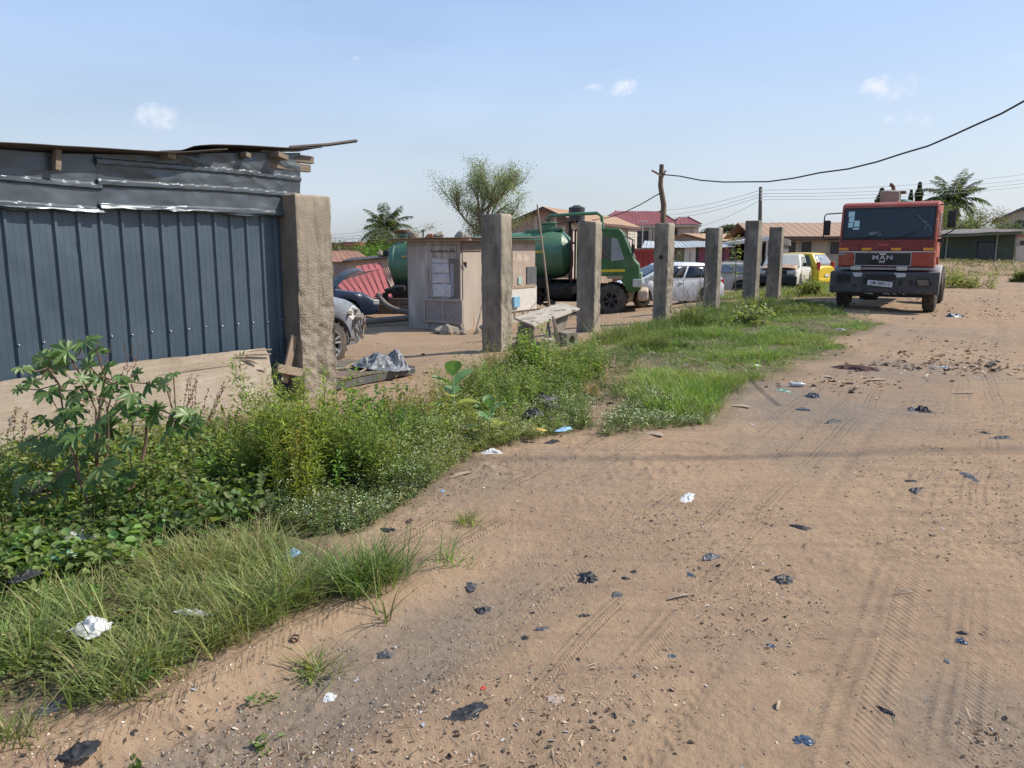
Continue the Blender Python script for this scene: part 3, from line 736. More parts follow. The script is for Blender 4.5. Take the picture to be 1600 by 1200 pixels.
def post(px, Y, top, wa, wb, mat, label, seed, base_y=None, rough=1.0, joint=None, crack=None, n=20, hole=False, lean=0):
    p = gpa(px, Y); zt = at(px, top, Y).z - .012; z0 = p.z - .25
    nz = int((zt - z0) / (.02 if Y < 10 else .035)); ring = []
    for k in range(n): ring.append((-wa / 2, wb / 2 - wb * k / n))       # face towards -x (camera-left), then round
    for k in range(n): ring.append((-wa / 2 + wa * k / n, -wb / 2))
    for k in range(n): ring.append((wa / 2, -wb / 2 + wb * k / n))
    for k in range(n): ring.append((wa / 2 - wa * k / n, wb / 2))
    R_ = np.array(ring); m = len(ring); zs = np.linspace(z0, zt, nz)
    s = np.tile(np.arange(m) / m * (2 * (wa + wb)), (nz, 1)); Z = np.tile(zs[:, None], (1, m))
    fz = (Z - p.z) / (zt - p.z)
    # distance to the nearest vertical arris
    kk = np.arange(m) % n; ed = np.minimum(kk, n - kk) / n * min(wa, wb); E = np.tile(ed, (nz, 1))
    low = sstep(.55, .15, fz + .12 * fbm(s * 3, Z * 3, seed, 2))
    D = .006 * fbm(s * 3, Z * 2.2, seed, 3) + .0035 * fbm(s * 16, Z * 16, seed + 3, 3)
    side = np.tile((np.arange(m) // n == 1).astype(float), (nz, 1))
    D -= rough * (.012 * low + .008 * side * sstep(.8, .3, fz)) * np.maximum(0, fbm(s * 20, Z * 20, seed + 5, 3) + .25)
    D -= .035 * rough * side * sstep(.82, .45, fz) * np.maximum(0, fbm(s * 8, Z * 8, seed + 15, 3) - .05) + .02 * (1 - side) * sstep(.4, .1, fz) * np.maximum(0, fbm(s * 7, Z * 7, seed + 19, 3) - .1)
    D -= .022 * rough * sstep(.045, 0, E) * np.maximum(0, fbm(Z * 7, s * 2, seed + 7, 4) + .15 * low + .02)
    D -= .006 * sstep(.02, 0, E)
    if joint:
        for j in joint: D += .007 * np.exp(-((fz - j - .004 * np.sin(s * 18)) / .006) ** 2) - .004 * (fz > j)
    if crack: D -= .025 * np.exp(-((fz - crack - .012 * np.sin(s * 9) - .01 * np.sin(s * 31)) / .004) ** 2)
    nrm = np.array([[-1, 0]] * n + [[0, -1]] * n + [[1, 0]] * n + [[0, 1]] * n, float)
    cor = np.zeros((m, 2)); 
    for q in range(4): cor[q * n] = (nrm[q * n] + nrm[q * n - 1]) * .7
    nn = nrm + cor * 0; nn[[0, n, 2 * n, 3 * n]] = cor[[0, n, 2 * n, 3 * n]]
    X = R_[None, :, 0] + D * nn[None, :, 0]; Yy = R_[None, :, 1] + D * nn[None, :, 1]
    V = np.stack([X, Yy, Z - p.z], -1).reshape(-1, 3)
    idx = np.arange(nz * m).reshape(nz, m); nx = np.roll(idx, -1, 1)
    Q = np.stack([idx[:-1], nx[:-1], nx[1:], idx[1:]], -1).reshape(-1, 4)
    # cap rings
    c = np.array([[X[-1].mean(), Yy[-1].mean(), zt - p.z + .004]]); caps = []; last = idx[-1]; off = len(V)
    for fr in (.93, .6, .25):
        ringv = np.stack([X[-1] * fr, Yy[-1] * fr, np.full(m, zt - p.z) + .008 + .010 * vnoise(X[-1] * fr * 30, Yy[-1] * fr * 30, seed)], -1)
        V = np.concatenate([V, ringv]); cur = off + np.arange(m); Q = np.concatenate([Q, np.stack([last, np.roll(last, -1), np.roll(cur, -1), cur], -1)]); last = cur; off += m
    V = np.concatenate([V, c]); T = np.stack([last, np.roll(last, -1), np.full(m, off)], -1)
    face_grey = np.zeros(len(V)); fa = np.tile((np.arange(m) // n == 0).astype(float), (nz, 1)) + np.tile((np.arange(m) // n == 2).astype(float), (nz, 1)); face_grey[:nz * m] = np.clip(fa * (.75 + .5 * fbm(s * 5, Z * 2.5, seed + 31, 3)) - .5 * low, 0, 1).ravel()  # darker grey on the two faces across the row, fading towards the foot
    pit = np.zeros(len(V)); pit[:nz * m] = (rough * .8 * np.maximum(low, side * sstep(1.1, .4, fz))).ravel()
    t = tag(npmesh('concrete_post', V, Q=Q, T=T, mat=mat, smooth=True, attrs={'pit': pit, 'face_grey': face_grey}), label, 'post', 'row of bare square concrete posts')
    t.location = p; t.rotation_euler = (R(lean), 0, ROWANG)
    if hole:
        mb = MB(); mb.lathe([(.001, 0), (.045, 0), (.045, .004), (.001, .005)], 14, axis='X', c=(-wa/2 - .012, -.01, 1.44)); mb.build('bolt_hole', M_BLACK, t)
    try: t.data.set_sharp_from_angle(angle=R(50))
    except Exception: pass
    return t
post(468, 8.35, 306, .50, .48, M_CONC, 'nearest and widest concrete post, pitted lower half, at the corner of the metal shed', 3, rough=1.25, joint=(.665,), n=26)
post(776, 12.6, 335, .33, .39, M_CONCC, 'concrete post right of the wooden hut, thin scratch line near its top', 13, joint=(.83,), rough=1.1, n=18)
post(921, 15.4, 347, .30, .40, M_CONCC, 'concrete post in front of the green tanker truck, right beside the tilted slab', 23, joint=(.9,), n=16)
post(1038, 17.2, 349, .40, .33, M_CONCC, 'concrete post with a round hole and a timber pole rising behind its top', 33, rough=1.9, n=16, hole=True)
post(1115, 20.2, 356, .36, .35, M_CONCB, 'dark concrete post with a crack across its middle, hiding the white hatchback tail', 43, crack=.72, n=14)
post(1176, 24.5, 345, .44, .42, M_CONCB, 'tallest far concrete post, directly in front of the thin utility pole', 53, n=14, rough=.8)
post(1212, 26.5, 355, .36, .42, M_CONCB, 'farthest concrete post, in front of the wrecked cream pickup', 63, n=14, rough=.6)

# timber pole with the loose cable
t = thing('timber_pole', 'crooked timber pole standing behind a concrete post and carrying the sagging cable', 'pole', gpa(1034, 17.55))
b = gpa(1036, 17.55); top = at(1034, 257, 17.55)
m = MB(); m.tube([b, b.lerp(top, .5) + Vector((.03, 0, 0)), at(1037, 320, 17.55), at(1032, 290, 17.55), top], [.075, .07, .062, .055, .05], 9); m.build('shaft', pmat('old_timber', (.10,.075,.05), (.17,.13,.09), 5, .9, bump=.5, bscale=25), t, wc=True, smooth=True)
m = MB(); m.tube([at(1018, 266, 17.5), at(1036, 276, 17.5)], .022, 6); m.tube([at(1036, 276, 17.5), at(1040, 266, 17.5)], .02, 6); m.build('cross_piece', M_WOOD, t, wc=True)
M_WIRE = pmat('cable_black', (.025,.025,.028), (.05,.05,.05), 9, .7)
pts = [(1038,273,17.4),(1062,276,17.0),(1095,281,16.4),(1130,284.5,15.9),(1165,285,15.4),(1200,283,14.9),(1240,278.5,14.3),(1280,271,13.7),(1325,263,13.1),(1370,253,12.5),(1410,241,12.0),(1450,227,11.5),(1490,211,11.0),(1525,196,10.6),(1565,176,10.2),(1600,158,9.9),(1680,112,9.3),(1800,35,8.6)]
m = MB(); m.tube([at(*p) + Vector((0, 0, .012 * math.sin(i * 2.1))) for i, p in enumerate(pts)], [.013] * len(pts), 7)
tag(m.build('overhead_cable', M_WIRE, smooth=True), 'thick black cable sagging from the timber pole up to the right edge', 'cable')
m = MB(); m.tube([at(1031, 302, 17.5), at(1000, 320, 20), at(975, 332, 23), at(950, 340, 26), at(925, 344, 29)], .014, 6)
tag(m.build('service_wire', M_WIRE, smooth=True), 'thin wire running down left from the timber pole towards the brown roof', 'cable')
m = MB(); m.tube([Vector((x, 6.15 + .10 * (x - 4.1) - .012 * (x - 2) ** 2 * .3, 0)) + sd * ((13 + .006 * (x - 3) ** 2) / sd.z) for x in np.linspace(-14, 14, 30)], .03, 6)
tag(m.build('street_cable', M_WIRE, smooth=True), 'overhead cable crossing the dirt road, throwing a faint line of shadow', 'cable')

# ------------------------------------------------------------------ low platform with crumpled tarpaulin
def platform():
    t = thing('low_platform', 'low platform of grey angle iron and warped dark boards beside the nearest concrete post', 'platform', W(.3, .10, .035), ROWANG)
    m = MB()
    m.box((.62, .0, .062), (1.65, .012, .085)); m.box((.62, .035, .100), (1.65, .07, .010)); m.box((.62, 1.15, .062), (1.65, .012, .085))
    m.box((1.44, .57, .062), (.012, 1.13, .085)); m.box((-.20, .57, .062), (.012, 1.13, .085))
    m.build('frame', M_STEELG, t, bevel=.003)
    r = random.Random(3)
    x = -.19
    while x < 1.42:
        w = r.uniform(.12, .2); P = []
        for i in range(5):
            P.append([(min(x + w * j / 3, 1.43), -.012 + i * .29, .118 + r.uniform(-.004, .008) + .010 * math.sin(i * 1.5 + x * 4)) for j in range(4)])
        m = MB(); m.grid(P); m.build('deck_board', pmat('deck_%d' % int(x * 100), tuple(c * r.uniform(.75, 1.2) for c in (.20,.155,.11)), (.10,.08,.06), 6, .95, bump=.6, bscale=22), t, solid=.022); x += w + .012
    for x, y in ((.82, .03), (1.0, .05), (1.32, .03), (-.1, .03), (1.32, 1.1), (-.1, 1.1)):
        m = MB(); m.box((x, y, -.02), (.075, .05, .16)); m.build('leg', M_RUST, t, bevel=.004)
    for k, (x, y, l, a) in enumerate(((.25, .35, .5, .2), (.6, .5, .45, -.1), (.75, .2, .4, .35), (.1, .2, .3, 0), (.9, .6, .5, .5), (.45, .8, .6, -.3))):
        m = MB(); m.tube([(x - math.cos(a) * l / 2, y - math.sin(a) * l / 2, .138), (x, y, .148), (x + math.cos(a) * l / 2, y + math.sin(a) * l / 2, .14)], [.010, .012, .008], 5); m.build('stick', M_WOOD, t)
    m = MB(); m.lathe([(.001, 0), (.045, 0), (.05, .02), (.025, .028), (.022, .045), (.001, .048)], 12, c=(.18, .30, .135)); m.box((.24, .32, .15), (.10, .05, .02), rot=.5)
    tag(m.build('metal_scrap', M_RUST, t, smooth=True), 'dark rusty hub lying on the boards')
platform()
def tarp():
    n = 90; us = np.linspace(-1, 1, n); A, Bv = np.meshgrid(us, us, indexing='ij')
    rg = lambda sx, sy, sd_: 1 - np.abs(fbm(A * sx, Bv * sy, sd_, 3)) * 2.6
    rad = np.sqrt((A * .95) ** 2 + (Bv * 1.05) ** 2)
    H = .03 + .20 * np.exp(-(((A - .45) / .20) ** 2 + ((Bv + .05) / .5) ** 2)) + .12 * np.exp(-(((A + .25) / .35) ** 2 + (Bv / .5) ** 2))
    H = H + (.05 * rg(1.9, 1.9, 70) + .042 * rg(4.2, 4.2, 74) + .020 * rg(9, 9, 75)) * sstep(1.15, .5, rad)
    H = np.maximum(H, .0) * sstep(1.35, .75, rad) + .006
    X = A * .38 + .05 * fbm(A * 3, Bv * 3, 71, 2); Y = Bv * .34 + .05 * fbm(A * 3, Bv * 3, 72, 2)
    V = np.stack([X, Y, H], -1).reshape(-1, 3); idx = np.arange(n * n).reshape(n, n)
    Q = np.stack([idx[:-1, :-1], idx[1:, :-1], idx[1:, 1:], idx[:-1, 1:]], -1).reshape(-1, 4)
    c = (A ** 2 + Bv ** 2).reshape(-1)[Q].mean(1) < .98 + .1 * np.random.default_rng(3).random(len(Q)); Q = Q[c]
    m = pmat('silver_tarpaulin', (.10,.11,.12), (.21,.22,.235), 7, .5, bump=.35, bscale=35, spots=[((.09,.14,.30), 4.5, .6, .68), ((.03,.03,.03), 6, .62, .7)], spec=.6)
    o = tag(npmesh('crumpled_tarpaulin', V, Q=Q, mat=m, smooth=True), 'crumpled silver grey plastic tarpaulin heaped on the end of the low platform', 'tarpaulin')
    o.location = W(1.42, -.15, .13); o.rotation_euler = (0, R(6), ROWANG - .5)
tarp()

# ------------------------------------------------------------------ tilted concrete slab on V legs
def bench():
    t = thing('slab_bench', 'tilted stained concrete slab resting on leaning plates between two posts', 'slab', gpa(850, 13.2))
    A, B_, C, D = at(834, 508, 12.6), at(906, 481.5, 13.7), at(878, 472.5, 14.3), at(803, 496, 13.2)
    up = Vector((0, 0, .035)); ms = pmat('stained_slab', (.50,.43,.34), (.34,.29,.23), 3.5, .9, bump=.4, bscale=40, spots=[((.10,.085,.07), 6, .55, .62), ((.5,.45,.38), 9, .6, .7)])
    m = MB(); m.hexa([A - up, B_ - up, C - up, D - up], [A, B_, C, D]); m.build('slab_top', ms, t, wc=True, bevel=.006)
    def plate(p, th, nm, mat=M_WOOD):
        p = [at(*q) for q in p]; n_ = (p[1] - p[0]).cross(p[2] - p[0]).normalized() * th
        m = MB(); n = len(p); m.add(p + [q + n_ for q in p], [tuple(range(n)), tuple(range(2*n-1, n-1, -1))] + [(i, (i+1) % n, (i+1) % n + n, i + n) for i in range(n)]); m.build(nm, mat, t, wc=True, bevel=.004)
    mp = pmat('grey_plate', (.20,.165,.13), (.13,.11,.09), 4, .9, bump=.4)
    plate([(812,503,13.05), (833,509,12.68), (834,545,12.55), (803,543,12.9)], .03, 'leg', mp)
    plate([(858,499,13.0), (866,541,12.9), (851,541,12.7)], .03, 'leg', mp)
    plate([(867,497,13.3), (890,488,13.65), (877,535,13.4), (868,535,13.1)], .03, 'leg', mp)
    plate([(862,494,12.95), (866,494,12.95), (877,538,12.8), (870,541,12.8)], .05, 'prop', M_WOODH)
bench()
def blockstone():
    c = gpa(886, 13.0); c.z += .11
    m = MB(); rot = Matrix.Rotation(.5, 3, 'Z')
    # hollow block: a tube with a square outline
    o_ = [(-.10,-.10),(.10,-.10),(.10,.10),(-.10,.10)]; P = []
    nseg = 24; vs = []; fs = []
    for y in (-.19, .19):
        for k in range(nseg):
            a = 2 * math.pi * k / nseg; cx, cz = math.cos(a), math.sin(a); q = .11 / max(abs(cx), abs(cz)); vs.append(rot @ Vector((cx * q, y, cz * q)) + c)
        for k in range(nseg):
            a = 2 * math.pi * k / nseg; vs.append(rot @ Vector((math.cos(a) * .06, y, math.sin(a) * .06)) + c)
    n = nseg
    for k in range(n):
        k2 = (k + 1) % n
        fs += [(k, k2, n + k2, n + k), (2*n + k2, 2*n + k, 3*n + k, 3*n + k2), (k2, k, 2*n + k, 2*n + k2), (n + k, n + k2, 3*n + k2, 3*n + k)]
    m.add(vs, fs); tag(m.build('hollow_block', M_CONCB), 'grey hollow concrete block lying in weeds under the tilted slab', 'block')
    c = gpa(858, 12.5); m = MB(); m.box((c.x, c.y, c.z + .06), (.20, .16, .24), rot=.4); tag(m.build('broken_block', M_CONC, bevel=.02), 'pale broken block under the foot of the tilted slab', 'block')
blockstone()

# ------------------------------------------------------------------ wooden hut
def rock(name, c, r, mat, label, cat='stone', seed=0, sq=(1,1,.7), group=None):
    bm = bmesh.new(); bmesh.ops.create_icosphere(bm, subdivisions=3, radius=1)
    for v in bm.verts:
        p = v.co; k = 1 + .35 * float(fbm(p.x * 1.7 + seed, p.y * 1.7 + p.z * 1.3, seed, 3)); v.co = Vector((p.x * sq[0] * k, p.y * sq[1] * k, p.z * sq[2] * k)) * r
        v.co.x = max(-r * sq[0] * .85, min(r * sq[0] * .85, v.co.x)); v.co.z = max(-r * sq[2] * .8, min(r * sq[2] * .8, v.co.z))
    me = bpy.data.meshes.new(name); bm.to_mesh(me); bm.free(); me.materials.append(mat)
    o = bpy.data.objects.new(name, me); COL.objects.link(o); o.location = c; o.rotation_euler = (.2 * seed, .1 * seed, seed * 1.3)
    return tag(o, label, cat, group)
def hut():
    P = gpa(719, 19.5); g = P.z; t = thing('wooden_hut', 'small grey plywood hut with a rusty corrugated roof in the yard', 'hut', P, ROWANG)
    Lf = Pl(P, -AX); Rf = Pl(P, NX); H = g + 2.22
    tl = Lf.pix(637, 450)[0]; s_l = 1 if tl > 0 else -1; WL = abs(tl)
    tr = Rf.pix(836, 440)[0]; s_r = 1 if tr > 0 else -1; WR = abs(tr)
    mply = pmat('grey_plywood', (.34,.31,.285), (.25,.222,.20), 2, .9, bump=.35, bscale=18, stretch=(1,1,.25), spots=[((.42,.385,.36), 3.2, .52, .66), ((.12,.07,.06), 5, .68, .78)])
    mply2 = pmat('tan_plywood', (.45,.38,.31), (.35,.29,.235), 2, .9, bump=.3, bscale=18, stretch=(1,1,.25), spots=[((.30,.17,.11), 3, .6, .75)])
    mdk = pmat('brown_grey_board', (.13,.115,.10), (.18,.155,.13), 5, .9, bump=.3)
    def lrect(a, b, o0, o1, nm, mat):
        m = MB(); Lf.rect(m, a, b, o0, o1); return m.build(nm, mat, t, wc=True, bevel=.003)
    def rrect(a, b, o0, o1, nm, mat):
        m = MB(); Rf.rect(m, a, b, o0, o1); return m.build(nm, mat, t, wc=True, bevel=.003)
    m = MB(); Lf.box(m, 0, tl, -.03, 0, g - .05, H + .075); m.build('wall', mply, t, wc=True)
    m = MB(); Rf.box(m, 0.0, tr, -.03, -.001, g - .05, H + .085); m.build('wall', mply2, t, wc=True)
    # the far walls close the box
    q = P + AX * WR; m = MB(); Pl(q, AX).box(m, 0, -tl, -.03, 0, g - .05, H - .02); m.build('wall', mply, t, wc=True)
    q = P - NX * WL; m = MB(); Pl(q, -NX).box(m, 0, -tr, -.03, 0, g - .05, H - .02); m.build('wall', mply, t, wc=True)
    lrect((637, 384), (671, 514), .001, .018, 'board', mply); lrect((672, 384), (714, 404), .001, .03, 'board', mply)
    lrect((703, 405), (718, 466), .001, .014, 'board', mdk); lrect((672, 404), (703, 506), .001, .010, 'board', mply)
    # torn piece hanging at the corner
    m = MB(); pts = [(700,402),(714,402),(714,396),(715,404),(712,409),(707,407),(704,404)]
    # scribbled writing
    m = MB(); r = random.Random(5); x = 674.0
    while x < 711:
        h = r.choice([2, 3, 6, 4]); pa = [(x, 394), (x + .6, 394 - h), (x + 1.2, 393 - r.random()), (x + 2.2, 394 + r.random() * 1.5)]
        m.tube([Lf.w(Lf.pix(a, b)[0], .034, Lf.pix(a, b)[1]) for a, b in pa], .006, 4); x += r.choice([2.0, 2.6, 3.4])
    m.build('scrawled_writing', M_BLACK, t, wc=True)
    # white poster, several sheets, rippled
    mpo = pmat('paper_poster', (.52,.51,.53), (.40,.39,.41), 4, .8, bump=.4, bscale=12, spots=[((.30,.29,.31), 9, .58, .66)])
    for a, b in (((675, 403.5), (701.5, 411)), ((675.5, 411.5), (702.5, 427)), ((676, 427.3), (703.5, 443)), ((677, 443.4), (706, 465))):
        t0, z0 = Lf.pix(*a); t1, z1 = Lf.pix(*b); G = []
        for i in range(9):
            G.append([Lf.w(t0 + (t1 - t0) * j / 9, .022 + .010 * math.sin(i * .9 + j * .7), z0 + (z1 - z0) * i / 8) for j in range(10)])
        MB().grid(G).build('poster', mpo, t, wc=True, smooth=True, solid=.003)
    lrect((704, 412), (710, 462), .016, .022, 'poster', pmat('grey_paper', (.30,.30,.33), (.24,.24,.27), 5, .8))
    # framed double panel under the poster
    t0, z1 = Lf.pix(665, 466); t1, z0 = Lf.pix(726, 506)
    fr = thing('framed_panel', 'double framed grey panel leaning at the front of the plywood hut', 'panel', Lf.w((t0 + t1) / 2, .1, g), ROWANG)
    m = MB(); Lf.frame(m, min(t0, t1), max(t0, t1), z0, z1, .05, .05, .10); Lf.box(m, (t0 + t1) / 2 - .02, (t0 + t1) / 2 + .03, .05, .095, z0 + .051, z1 - .051)
    m.build('frame', pmat('frame_wood', (.40,.34,.29), (.28,.23,.19), 6, .9), fr, wc=True, bevel=.004)
    m = MB(); Lf.box(m, min(t0, t1) + .04, max(t0, t1) - .04, .06, .07, z0 + .04, z1 - .04); m.build('infill', pmat('speckled_panel', (.30,.265,.25), (.21,.18,.17), 14, .95, bump=.5, bscale=40), fr, wc=True)
    # lit side: eave band, tan sheet, dark shutter, white board, blue and green scraps
    rrect((720, 377), (750, 392), .001, .05, 'eave_board', pmat('eave_board', (.20,.165,.135), (.15,.12,.10), 5, .9))
    rrect((722, 394), (750, 514), .001, .022, 'board', mply2)
    m = MB(); tt, zz = Rf.pix(721, 411); m.add([Rf.w(tt, .05, zz + .03), Rf.w(tt + .10 * s_r, .09, zz + .02), Rf.w(tt + .12 * s_r, .07, zz - .14), Rf.w(tt + .03 * s_r, .05, zz - .06)], [(0,1,2,3)]); m.build('black_rag', M_BLACK, t, wc=True, solid=.01)
    rrect((821.5, 417), (836, 447), .02, .05, 'shutter', pmat('dark_shutter', (.08,.085,.09), (.13,.13,.13), 4, .7)); rrect((800, 392), (834, 446), .001, .018, 'board', pmat('pinkish_board', (.40,.31,.25), (.33,.26,.21), 3, .9, bump=.3, spots=[((.50,.42,.34), 3, .55, .65)]))
    rrect((790, 447), (834.5, 448.6), .001, .06, 'ledge', M_WOODH)
    rrect((790, 449.5), (836.5, 482), .02, .045, 'white_board', pmat('chipped_white_board', (.62,.58,.52), (.52,.48,.42), 6, .8, spots=[((.18,.15,.13), 22, .66, .70)]))
    rrect((808, 433), (812.5, 444), .02, .05, 'green_scrap', pmat('pale_green', (.34,.52,.42), (.3,.45,.38), 8, .7)); rrect((798, 464), (807, 479), .05, .12, 'blue_scrap', pmat('pale_blue', (.18,.42,.56), (.2,.36,.48), 8, .7))
    for px in (804, 817.5, 836): rrect((px - 1.2, 476), (px + 1.6, 496), -.01, .02, 'post_leg', M_WOOD)
    # corrugated roof with overhang and slight sag
    mr = pmat('rusty_roof', (.20,.155,.12), (.13,.095,.075), 3, .85, bump=.3, spots=[((.30,.24,.19), 8, .55, .68), ((.10,.05,.035), 5, .62, .7)])
    xs = np.arange(-.35, WR + .25, .0125); ys = np.linspace(-.28, WL + .35, 14); G = []
    for y in ys: G.append([(x, y, H - g + .10 - .03 * (y / WL) + .045 * (x / WR) + .011 * math.sin(x * 2 * math.pi / .076) + .02 * float(fbm(x * 1.3, y * 1.7, 4, 2)) - (.05 * max(0, -y - .1) if x > 2 else 0)) for x in xs])
    m = MB(); m.grid(G); m.build('roof', mr, t, smooth=True, solid=.004, angle=80)
    m = MB(); m.box((-.2, WL * .5, H - g + .045), (.10, WL + .9, .05)); m.box((WR * .5, -.12, H - g + .04), (WR + .3, .06, .05)); m.build('rafter', M_WOOD, t, bevel=.004)
    zz = H + .14
    for k, (px, w, mat, lab, q) in enumerate(((641, .15, M_CONC, 'round grey stone weighting the left end of the hut roof', (1,1,.75)), (667, .10, pmat('red_brick', (.50,.20,.12), (.4,.16,.10), 8, .9), 'orange red brick piece on the hut roof', (1.3,.8,.6)),
            (681, .12, M_CONCB, 'dark grey stone on the middle of the hut roof', (1.3,1,.8)), (714, .12, M_CONCB, 'flat grey stone on the hut roof above the hut corner', (1.5,1,.6)), (737, .08, M_CONC, 'smallest pale stone on the hut roof near the second post', (1.4,1,.5)))):
        a, b = Lf.pix(px, 380) if px < 719 else Rf.pix(px, 380)
        f = Lf if px < 719 else Rf; q_ = f.w(a, -.12, H + .13 - .02 * k / 4 + w * q[2] * .35)
        rock('roof_stone', q_, w, mat, lab, 'stone', k + 1, q, 'stones holding down the hut roof')
    for k, (px, py, w) in enumerate(((684, 510, .15), (696, 511, .18), (708, 510, .14), (722, 511, .13), (757, 508, .16), (746, 513, .10))):
        q_ = gpa(px, 19.0 - .25 * (k % 2)); q_.z += w * .4
        rock('rubble_stone', q_, w, M_CONC if k % 2 else M_CONCB, ['leftmost grey rubble lump under the framed panel of the hut', 'largest pale rubble lump under the framed panel', 'dark rubble lump between the pale ones under the framed panel', 'small rubble lump at the hut corner', 'reddish pale stone beside the hut, left of the second post', 'little pebble like stone by the hut side wall'][k], 'stone', k + 3, (1.1,.9,.75), 'rubble at the foot of the hut')
    a, b = at(839.5, 320, 21.2), at(858.5, 478, 19.6); b2 = b.copy(); b2.z = gz(b.x, b.y)
    m = MB(); m.tube([a, a.lerp(b, .5) + Vector((.01, 0, 0)), b, b2], [.022, .026, .028, .028], 7)
    tag(m.build('leaning_stick', pmat('pale_pole', (.30,.22,.15), (.22,.16,.11), 6, .9), smooth=True), 'long thin pale pole leaning over the end of the hut roof', 'pole')
hut()
# ------------------------------------------------------------------ vehicles
def paint(name, col, col2=None, dust=.3, rough=.35, extra=()):
    return pmat(name, col, col2 or tuple(c * .85 for c in col), 1.2, rough, spec=.5, spots=[((.36,.29,.21), 2.2, .75 - dust * .5, 1.0)] + list(extra), bump=.05, bscale=8)
M_RIM = pmat('alloy', (.52,.52,.52), (.36,.34,.31), 7, .4, metal=.6)
M_RIMD = pmat('dark_rim', (.05,.05,.05), (.10,.09,.08), 7, .6, metal=.3)
M_LAMP = pmat('lamp_glass', (.55,.55,.53), (.35,.35,.33), 9, .15, spec=.8)
M_RED = pmat('red_lens', (.45,.03,.02), (.3,.02,.02), 9, .25); M_AMBER = pmat('amber_lens', (.75,.33,.04), (.6,.25,.03), 9, .3)
def wheel(parent, x, y, r, w, rim=None, side=1, spokes=5, z=None, rimr=.64, name='wheel', rimmesh=True):
    """side = +1: outer face towards +y"""
    m = MB(); z = r if z is None else z; h = w / 2
    m.lathe([(r * rimr, -h), (r * .86, -h * 1.02), (r * .96, -h * .86), (r, -h * .5), (r, h * .5), (r * .96, h * .86), (r * .86, h * 1.02), (r * rimr, h), (r * rimr * .96, h * .6), (r * rimr * .94, -h * .6)], 36, axis='Y')
    # tread blocks
    n = 36
    for k in range(n):
        a = 2 * math.pi * k / n
        m.box((math.cos(a) * r, (h * .45) * (1 if k % 2 else -1), math.sin(a) * r), (.03 * r / .3, h * .75, r * .10), rot=Matrix.Rotation(-a, 3, 'Y'))
    o = m.build(name, M_TYRE, parent, smooth=True, loc=(x, y, z), angle=35)
    R_ = r * rimr; m = MB(); s = side
    m.lathe([(R_ * .99, s * h * .7), (R_ * .93, s * h * .85), (R_ * .88, s * h * .45), (R_ * .9, s * h * .1), (.001, s * h * .1)], 30, axis='Y', mi=1)
    m.lathe([(R_ * 1.0, s * h * .72), (R_ * 1.02, s * h * .95), (R_ * .93, s * h * .98), (R_ * .88, s * h * .6), (R_ * .86, s * h * .55)], 30, axis='Y')
    m.lathe([(.001, s * h * .75), (R_ * .16, s * h * .74), (R_ * .22, s * h * .6), (R_ * .24, s * h * .2)], 16, axis='Y')
    for k in range(spokes):
        a = 2 * math.pi * k / spokes + .3
        for da in ((-.13, .13) if spokes == 5 else (0,)):
            a0 = a + da * .8; a1 = a + da * 1.9; wd = R_ * (.10 if spokes == 5 else .16)
            p0 = Vector((math.cos(a0) * R_ * .16, s * h * .68, math.sin(a0) * R_ * .16)); p1 = Vector((math.cos(a1) * R_ * .93, s * h * .78, math.sin(a1) * R_ * .93))
            m.tube([p0, p0.lerp(p1, .5), p1], [wd * .8, wd * .75, wd], 6)
    m.build('rim', [rim or M_RIM, M_BLACK], o, smooth=True, angle=35)
    return o
def loft_body(L, Wd, top, sill, wheels, wr, taper=.13, mid=.5, nst=90):
    """closed car body; +x is forward; wheel arches are cut by raising the lower edge; returns MB"""
    m = MB(); rows = []; xs = np.linspace(-L/2, L/2, nst)
    tx = [a for a, b in top]; tz = [b for a, b in top]
    for x in xs:
        zt = float(np.interp(x, tx, tz)); e = abs(x) / (L / 2); hw = Wd / 2 * (1 - taper * max(0, (e - .62) / .38) ** 2.2)
        zb = sill + (.10 if e > .93 else 0) * (e - .93) / .07
        for wx in wheels:
            d = abs(x - wx); ra = wr * 1.20
            if d < ra: zb = max(zb, min(wr + math.sqrt(ra * ra - d * d), zt - .10))
        row = []
        for fy, fz in ((.80, 0), (.97, .0), (.99, .08), (1.0, mid), (.985, .78), (.93, .93), (.80, .985), (.4, 1.01), (0, 1.02)):
            row.append((x, hw * fy, zb + (zt - zb) * fz))
        rows.append(row + [(a, -b, c) for a, b, c in row[::-1][1:]])
    m.grid(rows)
    k = len(rows[0])
    for r_ in (rows[0], rows[-1]): m.add(r_, [tuple(range(k))])
    return m
def rings(prof, zs, yb, yt, z0, z1, crown=.03, cut=.10):
    """glasshouse: prof(z)->(x rear, x front)"""
    out = []
    for z in zs:
        f = (z - z0) / (z1 - z0); y = yb + (yt - yb) * max(f, 0) ** 1.3; xr, xf = prof(z); c = cut * (.6 + .6 * f)
        out.append([(xr, -y + c * 1.4, z), (xr + c * .3, -y + c * .4, z), (xr + c, -y, z), (xf - c, -y, z), (xf - c * .3, -y + c * .4, z), (xf, -y + c * 1.4, z), (xf, y - c * 1.4, z), (xf - c * .3, y - c * .4, z), (xf - c, y, z), (xr + c, y, z), (xr + c * .3, y - c * .4, z), (xr, y - c * 1.4, z)])
    return out
